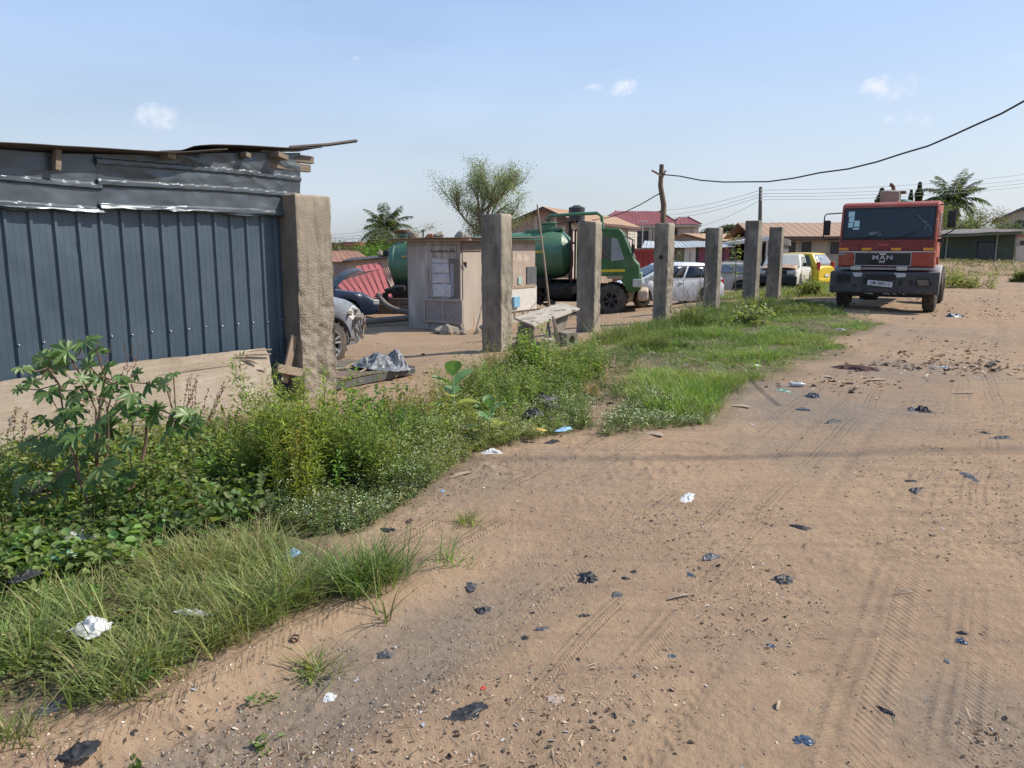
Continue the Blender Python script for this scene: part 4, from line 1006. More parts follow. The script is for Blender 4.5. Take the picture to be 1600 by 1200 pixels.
def car(label, loc, heading, body, L=4.0, Wd=1.68, top=None, gh=None, wb=2.45, off=0.0, wr=.30, sill=.2, rim=None, spokes=5, wins=2, name='parked_car', cat='car', group='cars standing in the yard',
        glass=None, side_glass=None, lampf=True, lampr=True, bumper=None, spo=None, taper=.13, tail_up=False, plate=False, pickup=False):
    t = thing(name, label, cat, loc, heading, group); g = M_GLASS if glass is None else glass; sg = side_glass or g
    fx = wb / 2 + off; rx = -wb / 2 + off
    m = loft_body(L, Wd, top, sill, (fx, rx), wr, taper); m.build('body', body, t, smooth=True, angle=38)
    m = MB(); m.box((off, 0, .42), (L * .86, Wd * .72, .40)); m.build('underbody', M_DARK, t)
    z0, z1, xr0, xr1, xf1, xf0 = gh     # belt, roof, rear base, rear roof, front roof, cowl
    def prof(z):
        f = max(0, (z - z0) / (z1 - z0)); return (xr0 + (xr1 - xr0) * f ** 1.15, xf0 + (xf1 - xf0) * f ** 1.0)
    zs = [z0 - .06, z0, z0 + (z1 - z0) * .3, z0 + (z1 - z0) * .6, z1 - .06, z1 - .02, z1]
    yb, yt = Wd / 2 * .945, Wd / 2 * .76
    rg = rings(prof, zs[:-1], yb, yt, z0, z1); last = rings(lambda z: (prof(z)[0] + .05, prof(z)[1] - .07), [z1], yb, yt - .06, z0, z1)[0]
    rg.append(last); cen = [[(p[0] * .6 + (xr1 + xf1) * .2, p[1] * .5, z1 + .03) for p in last]]
    rg += cen; m = MB(); n = 12
    vs = [p for r_ in rg for p in r_]; fs = [(i*n+k, i*n+(k+1)%n, (i+1)*n+(k+1)%n, (i+1)*n+k) for i in range(len(rg)-1) for k in range(n)] + [tuple((len(rg)-1)*n + k for k in range(n))]
    m.add(vs, fs); m.build('roof', body, t, smooth=True, angle=38)
    def yat(z): f = (z - z0) / (z1 - z0); return yb + (yt - yb) * max(f, 0) ** 1.3
    za, zb_ = z0 + .03, z1 - .09; e = .007
    def xat(z, fr): return prof(z)[1 if fr else 0]
    # side windows
    tl = (xat(za, 0) + .22, xat(zb_, 0) + .20); tr_ = (xat(za, 1) - .22, xat(zb_, 1) - .16)
    for s in (-1, 1):
        nW = wins
        for k in range(nW):
            a0 = tl[0] + (tr_[0] - tl[0]) * k / nW + (.035 if k else 0); a1 = tl[0] + (tr_[0] - tl[0]) * (k + 1) / nW - (.035 if k < nW - 1 else 0)
            b0 = tl[1] + (tr_[1] - tl[1]) * k / nW + (.035 if k else 0); b1 = tl[1] + (tr_[1] - tl[1]) * (k + 1) / nW - (.035 if k < nW - 1 else 0)
            P = []
            for q in range(5):
                z = za + (zb_ - za) * q / 4; l = a0 + (b0 - a0) * q / 4; r_ = a1 + (b1 - a1) * q / 4; P.append([(l, s * (yat(z) + e), z), ((l + r_) / 2, s * (yat(z) + e), z), (r_, s * (yat(z) + e), z)])
            m = MB(); m.grid(P); m.build('side_window', sg, t, smooth=True, solid=.004)
    for fr, nm in ((1, 'windscreen'), (0, 'rear_window')):
        P = []
        for q in range(5):
            z = za + (zb_ + .03 - za) * q / 4; y = yat(z) - .135; x = xat(z, fr) + (e if fr else -e); P.append([(x, y * j / 3, z) for j in range(-3, 4)])
        m = MB(); m.grid(P); m.build(nm, g, t, smooth=True, solid=.004)
    for x in (fx, rx):
        for s in (-1, 1): wheel(t, x, s * (Wd / 2 - .11), wr, .19, rim, s, spokes)
    # door lines, handles, mirrors
    belt = z0 - .02
    for s in (-1, 1):
        for x in ([xf0 - .30, (tl[0] + tr_[0]) / 2 + .02] + ([tl[0] - .02] if wins > 1 else [])):
            m = MB(); y = s * (Wd / 2 * .996 + .002)
            m.add([(x - .006, y, sill + .10), (x + .006, y, sill + .10), (x + .006, s * (Wd/2*.955+.008), belt), (x - .006, s * (Wd/2*.955+.008), belt)], [(0,1,2,3)]); m.build('door_gap', M_BLACK, t, solid=.004)
        for x in ([(tl[0] + tr_[0]) / 2 + .12] + ([tl[0] + .10] if wins > 1 else [])):
            m = MB(); m.box((x, s * (Wd / 2 * .985 + .012), belt - .12), (.16, .03, .03)); m.build('door_handle', bumper or body, t, bevel=.008)
        m = MB(); m.box((xf0 - .32, s * (Wd / 2 + .06), z0 + .07), (.10, .17, .13)); m.build('mirror', bumper or body, t, bevel=.03)
    hx = L / 2; ht = float(np.interp(hx * .93, [a for a, b in top], [b for a, b in top])); tt_ = float(np.interp(-hx * .96, [a for a, b in top], [b for a, b in top]))
    for s in (-1, 1):
        if lampf: m = MB(); m.box((hx * .955, s * Wd * .345, ht - .14), (.20, .34, .16), rot=Matrix.Rotation(-s * .28, 3, 'Z')); m.build('headlight', M_LAMP, t, bevel=.03)
        if lampr: m = MB(); m.box((-hx * .955, s * Wd * .395, (tt_ - .14) if not tail_up else z0 - .02), (.16, .15, .30 if not tail_up else .42), rot=Matrix.Rotation(s * .2, 3, 'Z')); m.build('tail_light', M_RED, t, bevel=.03)
    m = MB(); m.box((hx - .05, 0, .36), (.16, Wd * .88, .20)); m.build('front_bumper', bumper or body, t, bevel=.05)
    m = MB(); m.box((-hx + .05, 0, .38), (.16, Wd * .88, .22)); m.build('rear_bumper', bumper or body, t, bevel=.05)
    m = MB(); m.box((hx - .0, 0, ht - .15), (.05, Wd * .42, .10)); m.build('grille', M_BLACK, t, bevel=.01)
    if plate: m = MB(); m.box((-hx - .03, 0, .62), (.012, .44, .12)); m.build('number_plate', M_WHITE, t, bevel=.004)
    return t
HD = lambda dx, dy: math.atan2(dy, dx)
# white hatchback, tail hidden by the cracked post
p = gpa(1038, 27.9)
car('white hatchback standing side on behind the post with the round hole', p, HD(-.93, -.30), paint('white_paint', (.62,.63,.66), dust=.2), L=4.05, Wd=1.72,
    top=[(-2.03,.85),(-1.9,1.0),(-1.2,1.02),(.8,.98),(1.1,.95),(1.8,.80),(2.02,.62)], gh=(.98, 1.50, -1.92, -1.45, .15, 1.25), wb=2.50, off=-.02, wr=.31, rim=M_RIMD, wins=2, glass=glass_mat('tinted_glass', (.012,.016,.024), .1, amt=.1))
# old cream estate with a roof rack
p = gpa(1127, 37.0)
t = car('dusty cream estate car with roof rails, right of the cracked post', p, HD(-.80, .60), paint('cream_dirty', (.52,.47,.40), (.40,.35,.28), dust=.55), L=4.4, Wd=1.68,
    top=[(-2.2,.80),(-2.1,.93),(-1.2,.95),(.8,.93),(1.2,.90),(2.0,.78),(2.2,.6)], gh=(.93, 1.42, -2.02, -1.62, .2, .95), wb=2.6, wr=.31, rim=M_RIMD, wins=3, glass=glass_mat('dusty_glass', (.16,.19,.20), .2, (.45,.45,.42), .6))
for s in (-1, 1):
    m = MB(); m.tube([(-1.5, s*.52, 1.46), (-1.4, s*.52, 1.51), (-.1, s*.52, 1.51), (0, s*.52, 1.46)], .016, 6); m.build('roof_rail', M_CHROME, t, smooth=True)
p = gpa(1146, 46.0)
car('pale grey saloon mostly hidden behind the tallest far post and the cream estate', p, HD(.75, -.66), paint('pale_grey', (.50,.53,.54), dust=.3), L=4.3, Wd=1.7,
    top=[(-2.15,.80),(-2.0,.98),(-1.3,1.0),(.8,.97),(1.2,.94),(2.0,.80),(2.15,.6)], gh=(.98, 1.52, -1.75, -1.05, .2, .95), wb=2.55, wr=.31, wins=2, glass=glass_mat('pale_glass', (.22,.27,.28), .15, (.5,.5,.48), .5))
# wrecked cream pickup
P0 = gpa(1229, 35.4); hd = HD(-.47, -.88)
t = thing('pickup_truck', 'wrecked cream double cab pickup with rusty bonnet and orange roof beacon, behind the farthest post', 'pickup', P0, hd, 'cars standing in the yard')
mb_ = paint('cream_paint', (.56,.54,.46), dust=.3, extra=[((.35,.25,.16), 6, .68, .75)]); mrb = pmat('faded_bonnet', (.46,.31,.20), (.33,.20,.13), 2, .6, spots=[((.55,.48,.36), 4, .55, .65)])
m = loft_body(4.8, 1.78, [(-2.4,.98),(-.75,.98),(-.7,1.02),(1.0,1.02),(1.2,.99),(2.1,.90),(2.4,.60)], .30, (1.45, -1.45), .34, .10); m.build('body', mb_, t, smooth=True, angle=38)
m = MB(); m.box((0, 0, .5), (4.2, 1.3, .4)); m.build('underbody', M_DARK, t)
m = MB(); m.box((-1.6, 0, 1.00), (1.5, 1.45, .10)); m.build('load_bed', M_DARK, t)
def cab_rings(prof, z0, z1, yb, yt):
    zs = [z0 - .06, z0, (z0 + z1) / 2, z1 - .06, z1 - .01]; rg = rings(prof, zs, yb, yt, z0, z1, cut=.07)
    rg.append(rings(lambda z: (prof(z)[0] + .06, prof(z)[1] - .08), [z1 + .02], yb, yt - .08, z0, z1, cut=.07)[0]); m = MB(); n = 12
    m.add([p for r_ in rg for p in r_], [(i*n+k, i*n+(k+1)%n, (i+1)*n+(k+1)%n, (i+1)*n+k) for i in range(len(rg)-1) for k in range(n)] + [tuple((len(rg)-1)*n + k for k in range(n))]); return m
pr = lambda z: (-.72 + .10 * (z - 1.02), 1.22 - .75 * (z - 1.0) / .55 * .75)
cab_rings(pr, 1.0, 1.55, .82, .68).build('cab', mb_, t, smooth=True, angle=38)
gg = glass_mat('cracked_glass', (.13,.17,.15), .12, (.5,.5,.45), .45)
m = MB(); m.grid([[(1.23 - .56 * q / 3 - .035, (.70 - .09 * q / 3) * j / 2, 1.04 + .44 * q / 3) for j in range(-2, 3)] for q in range(4)]); m.build('windscreen', gg, t, solid=.005)
for s in (-1, 1):
    for x0, x1, x2, x3 in ((.28, .98, .62, .26), (-.55, .2, .18, -.52)):
        m = MB(); m.add([(x0, s*.822, 1.04), (x1, s*.822, 1.04), (x2, s*.715, 1.45), (x3, s*.715, 1.45)], [(0,1,2,3)]); m.build('side_window', gg, t, solid=.006)
    for x in (1.45, -1.45): wheel(t, x, s * .78, .34, .21, M_RIMD, s, 6)
    m = MB(); m.box((2.30, s * .62, .80), (.22, .40, .17), rot=Matrix.Rotation(-s * .15, 3, 'Z')); m.build('headlight', M_LAMP, t, bevel=.03)
    m = MB(); m.box((1.0, s * .95, 1.12), (.08, .16, .16)); m.build('mirror', M_BLACK, t, bevel=.02)
P = [[(1.15 + 1.22 * i / 8, y, 1.055 - .105 * (i / 8) ** 1.6 + .05 * math.sin(i * .9) * (1 if y > 0 else .2) + .03 * (1 - (y / .75) ** 2)) for y in np.linspace(-.76, .76, 9)] for i in range(9)]
m = MB(); m.grid(P); m.build('bonnet', mrb, t, smooth=True, solid=.012)
m = MB(); m.box((2.37, 0, .80), (.06, .85, .16)); m.build('engine_bay', M_BLACK, t)
m = MB(); m.box((2.44, 0, .50), (.22, 1.72, .34)); m.box((2.40, .25, .30), (.10, 1.2, .14)); m.build('front_bumper', M_BLACK, t, bevel=.06)
m = MB(); m.lathe([(.09, 0), (.10, .03), (.085, .11), (.05, .14), (.001, .15)], 14, c=(.2, -.22, 1.58)); m.build('roof_beacon', pmat('beacon_orange', (.75,.16,.03), (.6,.12,.02), 5, .3), t, smooth=True)
# yellow people carrier seen from behind
p = gpa(1238, 38.8)
car('bright yellow hatchback seen from behind, next to the wrecked pickup', p, HD(-.66, .75), paint('yellow_paint', (.66,.46,.015), dust=.15), L=3.7, Wd=1.75,
    top=[(-1.85,.98),(-1.78,1.06),(-1.2,1.10),(.7,1.06),(1.0,1.0),(1.6,.86),(1.85,.66)], gh=(1.06, 1.66, -1.75, -1.38, .2, 1.05), wb=2.3, wr=.31, wins=2, lampr=True, tail_up=True, plate=True, glass=glass_mat('grey_glass', (.2,.22,.25), .12, (.5,.5,.5), .4), side_glass=glass_mat('deep_glass', (.05,.05,.02), .2))

# silver wreck by the nearest post: an SUV with its front torn off
P0 = gpa(327, 12.5); hd = HD(.52, .854); ms = pmat('primer_silver', (.15,.165,.185), (.22,.235,.26), 2.0, .45, spec=.5, spots=[((.10,.11,.12), 5, .58, .66), ((.50,.47,.42), 7, .66, .70), ((.40,.32,.25), 3, .62, .85)], bump=.12, bscale=14)
t = thing('wrecked_suv', 'silver grey sport utility car without its front bumper, half hidden by the nearest concrete post', 'car', P0, hd, 'cars standing in the yard'); t.scale = (1.13, 1.13, 1.13)
m = loft_body(4.5, 1.84, [(-2.25,1.05),(-2.1,1.12),(-1.0,1.14),(.75,1.12),(1.0,1.12),(1.5,1.08),(1.95,1.0),(2.15,.90),(2.25,.84)], .28, (1.38, -1.32), .345, .16); 
m.build('body', ms, t, smooth=True, angle=38)
m = MB(); m.box((-.1, 0, .5), (3.9, 1.3, .5)); m.build('underbody', M_DARK, t)
pr = lambda z: (-2.15 + .55 * (z - 1.1) / .6, 1.0 - .85 * (z - 1.1) / .6)
cab_rings(pr, 1.12, 1.68, .86, .68).build('roof', ms, t, smooth=True, angle=38)
m = MB(); m.grid([[(1.0 - .70 * q / 3 - .02 + .03, (.72 - .1 * q / 3) * j / 2, 1.16 + .44 * q / 3) for j in range(-2, 3)] for q in range(4)]); m.build('windscreen', M_GLASS, t, solid=.005)
for s in (-1, 1):
    for x0, x1, x2, x3 in ((.05, .80, .38, .03), (-.85, -.03, -.05, -.80), (-1.75, -.93, -.88, -1.5)):
        m = MB(); m.add([(x0, s*.868, 1.17), (x1, s*.868, 1.17), (x2, s*.745, 1.58), (x3, s*.745, 1.58)], [(0,1,2,3)]); m.build('side_window', M_GLASS, t, solid=.006)
    for x in (1.38, -1.32): wheel(t, x, s * .83, .345, .225, M_RIM, s, 5)
    m = MB(); m.tube([(1.38 + .415 * math.cos(a), s * .925, .345 + .415 * math.sin(a)) for a in np.linspace(.15, math.pi - .15, 16)], .022, 6); m.build('arch_lip', M_BLACK, t, smooth=True)
m = MB(); m.box((.92, -1.0, 1.22), (.10, .12, .18)); m.build('mirror_stub', M_WHITE, t, bevel=.03)
# white primer patch and the torn structure behind the missing bumper
m = MB(); G = []
for i in range(9):
    a = 2 * math.pi * i / 9
pc = [(1.98 + .18 * math.cos(2*math.pi*i/16) * (1 + .08 * math.sin(i * 2.3)), .78 + .105 * math.sin(2*math.pi*i/16) * (1 + .10 * math.cos(i * 1.7))) for i in range(16)]
def side_y(x, z):
    e = abs(x) / 2.25; hw = .92 * (1 - .16 * max(0, (e - .62) / .38) ** 2.2); zt = float(np.interp(x, [1.5, 1.95, 2.15, 2.25], [1.08, 1.0, .90, .84])); d = abs(x - 1.38); zb = .345 + math.sqrt(max(0, .414 ** 2 - d * d)) if d < .414 else .28
    return -hw * float(np.interp((z - zb) / (zt - zb), [0, .08, .5, .78, .93, 1], [.97, .99, 1, .985, .93, .80])) - .004
m.add([(1.98, side_y(1.98, .78), .78)] + [(x, side_y(x, z), z) for x, z in pc], [(0, 1 + i, 1 + (i + 1) % 16) for i in range(16)]); m.build('filler_patch', pmat('filler', (.60,.585,.54), (.5,.47,.42), 6, .8), t)
r = random.Random(8); m1 = MB(); m2 = MB()
m1.box((2.22, 0, .62), (.10, 1.45, .14)); m1.box((2.20, 0, .42), (.08, 1.3, .06)); m1.box((2.20, 0, .80), (.06, 1.35, .05))
for k in range(70):
    y = r.choice([-1, -1, 1]) * r.uniform(.35, .93); z = r.uniform(.34, .82); x = 2.02 + r.uniform(-.16, .28) - .12 * abs(y)
    (m1 if k % 2 else m2).box((x, y, z), (r.uniform(.04, .16), r.uniform(.02, .10), r.uniform(.02, .12)), rot=Matrix.Rotation(r.uniform(-.8, .8), 3, 'Z') @ Matrix.Rotation(r.uniform(-.7, .7), 3, 'Y'))
for k in range(8):
    y = -r.uniform(.5, .9); m2.tube([(1.9, y, r.uniform(.4, .75)), (2.1, y - .03, r.uniform(.35, .8)), (2.25, y + .04, r.uniform(.3, .75))], .014, 5)
m1.v += []; n1 = len(m1.v); m1.add(m2.v, m2.f); m1.build('torn_front', [M_RUST], t) if 0 else None; m1.build('torn_front', pmat('bare_steel', (.34,.29,.24), (.22,.17,.13), 9, .6, metal=.3), t)
# navy car behind it, bonnet raised
p = gpa(556, 22.6)
t = car('navy blue car behind the silver wreck, its grey bonnet standing open', p, HD(.93, .36), paint('navy_paint', (.015,.02,.045), (.02,.028,.06), dust=.1), L=4.2, Wd=1.7,
    top=[(-2.1,.85),(-2.0,.95),(-1.2,.97),(.7,.94),(1.0,.90),(1.75,.80),(2.0,.66),(2.1,.55)], gh=(.93, 1.40, -1.8, -1.35, .1, .9), wb=2.5, off=-.02, wr=.30, rim=M_RIMD, spokes=6)
t.location = t.location + Vector((-1.55, -.55, 0))
P = [[(.85 + 1.10 * i / 9 * math.cos(.62), y * (1 - .10 * i / 9), .94 + 1.10 * i / 9 * math.sin(.62) + .16 * math.sin(math.pi * i / 9) * (1 - .3 * abs(y)) - .10 * y * y - .10 * (i / 9) ** 3) for y in np.linspace(-.74, .74, 9)] for i in range(10)]
m = MB(); m.grid(P); m.build('bonnet', pmat('dark_bonnet', (.10,.105,.115), (.06,.065,.075), 3, .6, bump=.15, bscale=8), t, smooth=True, solid=.02)

# ------------------------------------------------------------------ lorry facing the camera on the road
def red_truck():
    P0 = gpt(1378, 489); P0 = gpa(1384, 20.55); t = thing('red_tanker_truck', 'worn red tanker lorry facing the camera, parked on the dirt road', 'truck', P0, HD(-.525, -.851))
    mr = pmat('faded_red', (.36,.08,.05), (.29,.055,.038), 2.0, .55, spec=.35, spots=[((.36,.10,.06), 2.6, .55, .8), ((.42,.36,.32), 7, .66, .71), ((.12,.03,.025), 5, .62, .74), ((.36,.22,.15), 1.3, .50, .95)], bump=.06, bscale=20)
    mo = mr
    mg = pmat('worn_grey_blue', (.20,.23,.26), (.30,.28,.26), 4, .7, spots=[((.30,.05,.04), 6, .62, .7)]); mb = pmat('grey_bumper', (.045,.047,.05), (.085,.08,.072), 4, .8, spots=[((.16,.135,.11), 6, .58, .70), ((.015,.015,.015), 5, .60, .66)], bump=.2, bscale=25)
    # cab: outline seen from the side, rounded edges
    Wc = 2.30; h = Wc / 2
    side = [(-.06,1.14),(.02,1.20),(.045,1.56),(.02,1.86),(-.115,2.72),(-.19,2.81),(-.42,2.85),(-1.70,2.87),(-1.78,2.80),(-1.80,1.0),(-1.45,.98),(-1.40,1.15),(-1.15,1.40),(-.62,1.40),(-.38,1.14)]
    m = MB(); m.prism([(a, b) for a, b in side], -h, h, 'Y'); cab = m.build('cab', mr, t, bevel=.06, seg=4, smooth=True, angle=50)
    def fx(z): return float(np.interp(z, [1.14,1.20,1.56,1.86,2.72,2.81], [-.06,.02,.045,.02,-.115,-.19]))
    def fpanel(y0, y1, z0, z1, o, nm, mat, par=t, bev=.004):
        m = MB(); m.hexa([(fx(z0) + o, y0, z0), (fx(z0) + o, y1, z0), (fx(z0) - .03, y1, z0), (fx(z0) - .03, y0, z0)], [(fx(z1) + o, y0, z1), (fx(z1) + o, y1, z1), (fx(z1) - .03, y1, z1), (fx(z1) - .03, y0, z1)]); return m.build(nm, mat, par, bevel=bev)
    m, nt, N, L, B = new_mat('truck_windscreen'); tc = N.new('ShaderNodeTexCoord')
    n_ = _noise(N, L, tc.outputs['Object'], 1.6, 5); L.new(_mix(N, L, _range(N, L, n_, .4, .7), (.020,.030,.038), (.03,.04,.05)), B.inputs['Base Color']); B.inputs['Roughness'].default_value = .15; B.inputs['Specular IOR Level'].default_value = .35
    mw = m
    fpanel(-1.09, 1.09, 1.885, 2.70, .012, 'screen_rubber', M_BLACK); ws = fpanel(-1.05, 1.05, 1.93, 2.665, .018, 'windscreen', mw)
    for y, z, w, hh in ((-.90,2.54,.15,.14),(-.89,2.40,.13,.13),(-.90,2.26,.12,.13),(-.75,2.29,.13,.16),(-.76,2.16,.15,.05)):
        m = MB(); m.box((fx(z) + .022, y - .0, z), (.004, w, hh), rot=Matrix.Rotation(-.16, 3, 'Y')); m.build('permit_sticker', pmat('sticker_cyan', (.38,.62,.64), (.45,.6,.6), 9, .7), ws)
    m = MB(); m.box((fx(2.05) + .02, -.28, 2.03), (.004, .28, .09), rot=Matrix.Rotation(-.16, 3, 'Y')); m.build('dash_paper', pmat('dull_paper', (.16,.18,.17), (.12,.14,.14), 5, .6), ws)
    for pts in (((.68,2.48),(.80,2.34),(.98,2.18),(1.03,2.06)), ((.80,2.34),(.92,2.30)), ((.90,2.24),(.86,2.12))):
        m = MB(); m.tube([(fx(z) + .021, y, z) for y, z in pts], .004, 4); m.build('crack', pmat('crack_white', (.35,.38,.4), None, 5, .5), ws)
    for y0, y1 in ((-.62, -.10), (.15, .72)):
        m = MB(); m.tube([(fx(1.90) + .03, y0, 1.90), (fx(2.0) + .035, (y0 + y1) / 2, 1.96), (fx(2.06) + .03, y1, 2.08)], .010, 5); m.build('wiper', M_BLACK, t)
    for z in (1.595, 1.878): fpanel(-1.11, 1.11, z - .006, z + .006, .0135, 'panel_gap', M_BLACK, bev=0)
    for y in (-1.112, 1.112): fpanel(y - .006, y + .006, 1.15, 1.88, .0135, 'panel_gap', M_BLACK, bev=0)
    # red band panel, amber lamps, pale strip, grille panel
    fpanel(-1.10, 1.10, 1.60, 1.87, .012, 'front_flap', pmat('dark_red', (.22,.03,.025), (.14,.025,.022), 1.6, .6, spots=[((.40,.33,.28), 6, .66, .70), ((.30,.19,.14), 1.5, .5, 1.0), ((.10,.02,.02), 2.2, .55, .65)]), bev=.012)
    m = MB(); m.box((fx(1.73) + .018, -.06, 1.735), (.012, .24, .05)); m.build('badge_plate', pmat('badge_red', (.45,.07,.07), (.35,.06,.06), 9, .5), t, bevel=.005)
    for y in (-1.02, -.46, .245, .99): fp = MB(); fp.box((fx(1.63) + .02, y, 1.625), (.035, .24, .07)); fp.build('marker_lamp', M_AMBER, t, bevel=.01)
    fpanel(-1.13, 1.13, 1.545, 1.575, .016, 'white_strip', pmat('chipped_white', (.55,.53,.5), (.4,.36,.33), 8, .8, spots=[((.3,.06,.05), 9, .6, .66)]))
    fpanel(-1.13, -.74, 1.14, 1.54, .013, 'corner_panel', mg); fpanel(.62, 1.13, 1.14, 1.54, .008, 'corner_panel', mr)
    fpanel(-.98, -.78, 1.38, 1.53, .020, 'red_patch', mr)
    gr = fpanel(-.72, .60, 1.20, 1.535, .014, 'grille', pmat('black_plastic', (.02,.022,.024), (.035,.035,.035), 8, .6))
    m = MB()
    for y0, y1, z0, z1 in ((-.74, .62, 1.525, 1.545), (-.74, .62, 1.19, 1.21), (-.74, -.72, 1.21, 1.525), (.60, .62, 1.21, 1.525)): m.box((fx(1.36) + .018, (y0 + y1) / 2, (z0 + z1) / 2), (.02, y1 - y0, z1 - z0))
    m.build('grille_frame', pmat('grille_rim', (.42,.40,.37), (.3,.28,.26), 9, .6), gr)
    for k in range(7):
        m = MB(); m.box((fx(1.3) + .018, -.06, 1.225 + k * .02), (.008, .66, .006)); m.build('grille_slat', M_BLACK, gr)
    MT = Matrix.Translation((fx(1.4) + .022, -.06, 1.405)) @ Matrix(((0,0,1,0),(1,0,0,0),(0,1,0,0),(0,0,0,1)))
    msil = pmat('lettering_silver', (.50,.50,.49), (.4,.4,.39), 9, .4)
    text_mesh('lettering', 'MAN', .150, msil, gr, MT, .006, sx=1.35, bold=.003, space=1.22)
    # the small walking lion under the letters
    lion = [(-.075,-.03),(-.06,-.03),(-.055,-.005),(-.03,.0),(-.02,-.03),(-.005,-.03),(-.005,.0),(.025,.0),(.035,-.03),(.05,-.03),(.045,.005),(.06,.015),(.075,.03),(.06,.045),(.04,.04),(.02,.03),(-.04,.028),(-.06,.02),(-.07,.04),(-.085,.04),(-.075,.015)]
    m = MB(); m.add([(fx(1.3) + .026, -.06 + a, 1.295 + b) for a, b in lion] + [(fx(1.3) + .018, -.06 + a, 1.295 + b) for a, b in lion], [tuple(range(len(lion)))] + [(i, (i+1) % len(lion), (i+1) % len(lion) + len(lion), i + len(lion)) for i in range(len(lion))]); m.build('emblem', msil, gr)
    m = MB(); m.add([(fx(1.5)+.028, -.06 + a, b) for a, b in ((-.09,1.52),(.09,1.52),(.06,1.475),(-.06,1.475))], [(0,1,2,3)]); m.build('top_badge', msil, gr, solid=.008)
    # lower edge and fog lamps
    m = MB(); m.box((.0, 0, 1.12), (.10, 2.2, .06)); m.build('lower_valance', mg, t, bevel=.01)
    for y in (-.68, .42): m = MB(); m.box((.10, y, 1.13), (.09, .25, .105)); m.build('fog_lamp', pmat('lamp_cream', (.50,.49,.44), (.4,.4,.36), 8, .4), t, bevel=.015)
    # bumper: steel beam with sockets
    m = MB(); m.prism([(-.20,.50),(.10,.47),(.14,.52),(.15,.95),(.11,1.04),(-.20,1.05)], -1.30, 1.30, 'Y'); bp = m.build('bumper', mb, t, bevel=.02, seg=2)
    for c_, d_ in (((-.96, .86), (.34, .22)), ((-.42, .80), (.10, .16)), ((.42, .78), (.08, .14)), ((-.05, .90), (.72, .14)), ((.66, .78), (.08, .12))):
        m = MB(); m.box((.155, c_[0], c_[1]), (.01, d_[0], d_[1])); m.build('bumper_opening', M_BLACK, bp)
    m = MB(); m.lathe([(.001, .16), (.05, .163), (.065, .158), (.07, .15)], 18, axis='X', c=(.0, -1.03, .87)); m.lathe([(.001, .16), (.05, .163), (.065, .158), (.07, .15)], 18, axis='X', c=(0, -.88, .87)); m.build('broken_lamp', M_DARK, bp, smooth=True)
    m = MB(); m.prism([(.74,.76),(.80,.88),(1.08,.88),(1.14,.70),(.78,.68)], .150, .160, 'X'); m.build('lamp_socket', M_BLACK, bp)
    m = MB(); m.prism([(.80,.85),(1.06,.85),(1.08,.71),(.84,.70)], .158, .166, 'X'); m.build('headlight', pmat('dull_headlight', (.17,.13,.10), (.12,.095,.075), 6, .4), bp, bevel=.004)
    for y0, y1 in ((-.74, -.50), (.26, .54)):
        m = MB(); m.prism([(y0,1.02),(y1,1.01),(y1 - .01,.92),(y0 + .07,.90),(y0 + .02,.95)], .152, .158, 'X'); m.build('torn_sticker', pmat('torn_white', (.50,.51,.52), (.42,.42,.42), 12, .8), bp)
    for s in (-1, 1): m = MB(); m.box((.12, s * .42, .56), (.14, .07, .14)); m.build('tow_eye', mb, bp, bevel=.01)
    pl = MB(); Mp = Matrix.Translation((.185, -.06, .735)) @ Matrix(((0,0,1,0),(1,0,0,0),(0,1,0,0),(0,0,0,1))) @ Matrix.Rotation(-.09, 4, 'Z')
    pl.box((0, 0, 0), (.60, .135, .012), M=Mp); pl_o = pl.build('number_plate', pmat('plate_white', (.62,.62,.64), (.5,.5,.52), 8, .5), t, bevel=.002)
    text_mesh('plate_text', 'GM 7809-13', .115, M_BLACK, pl_o, Mp @ Matrix.Translation((0, 0, .0075)), .001, sx=.82, bold=.001)
    for z0 in (.36,): m = MB(); m.box((-.1, 0, .44), (.3, 2.0, .08)); m.box((-.9, 0, .62), (1.4, 1.3, .35)); m.box((-.5, 0, .42), (.12, 2.0, .12)); m.build('front_axle', M_DARK, t, bevel=.02)
    m = MB()
    for k in (0, 1, 2, 6, 7, 9, 12): m.tube([(.13, -.42 + k * .075, .485), (.14, -.36 + k * .075 + .03 * (k % 2), .465 - .01 * (k % 3))], .012, 5)
    m.build('frayed_edge', pmat('rag_cream', (.42,.35,.26), (.25,.2,.15), 9, .9), bp)
    # wheels
    for s in (-1, 1):
        wheel(t, -.90, s * 1.06, .53, .31, M_RIMD, s, 6, rimr=.52); wheel(t, -4.9, s * .92, .53, .52, M_RIMD, s, 6, rimr=.52)
        # fender
        arc = [(-.90 + .66 * math.cos(a), s * 1.12, .55 + .66 * math.sin(a)) for a in np.linspace(-.1, 2.9, 14)]
        m = MB(); m.grid([[(x, y - s * .17, z) for x, y, z in arc], [(x, y + s * .15, z) for x, y, z in arc], [(x, y + s * .17, z - .08) for x, y, z in arc]])
        m.build('fender', pmat('pale_fender', (.55,.55,.54), (.42,.42,.42), 5, .6) if s > 0 else mg, t, smooth=True, solid=.02)
        m = MB(); m.box((-.22, s * 1.22, .86), (.30, .08, .04)); m.box((-.22, s * 1.22, .62), (.30, .08, .04)); m.box((-.08, s * 1.245, .74), (.03, .05, .30)); m.build('step', M_STEELG, t, bevel=.005)
        # doors and windows
        y = s * (h + .006)
        dr = MB(); dr.prism([(-.20,1.42),(-.14,1.90),(-.24,2.62),(-1.22,2.66),(-1.24,1.20),(-1.18,1.42)], min(y - s*.012, y + s*.006), max(y - s*.012, y + s*.006), 'Y'); dr_o = dr.build('door', mo, t, bevel=.004)
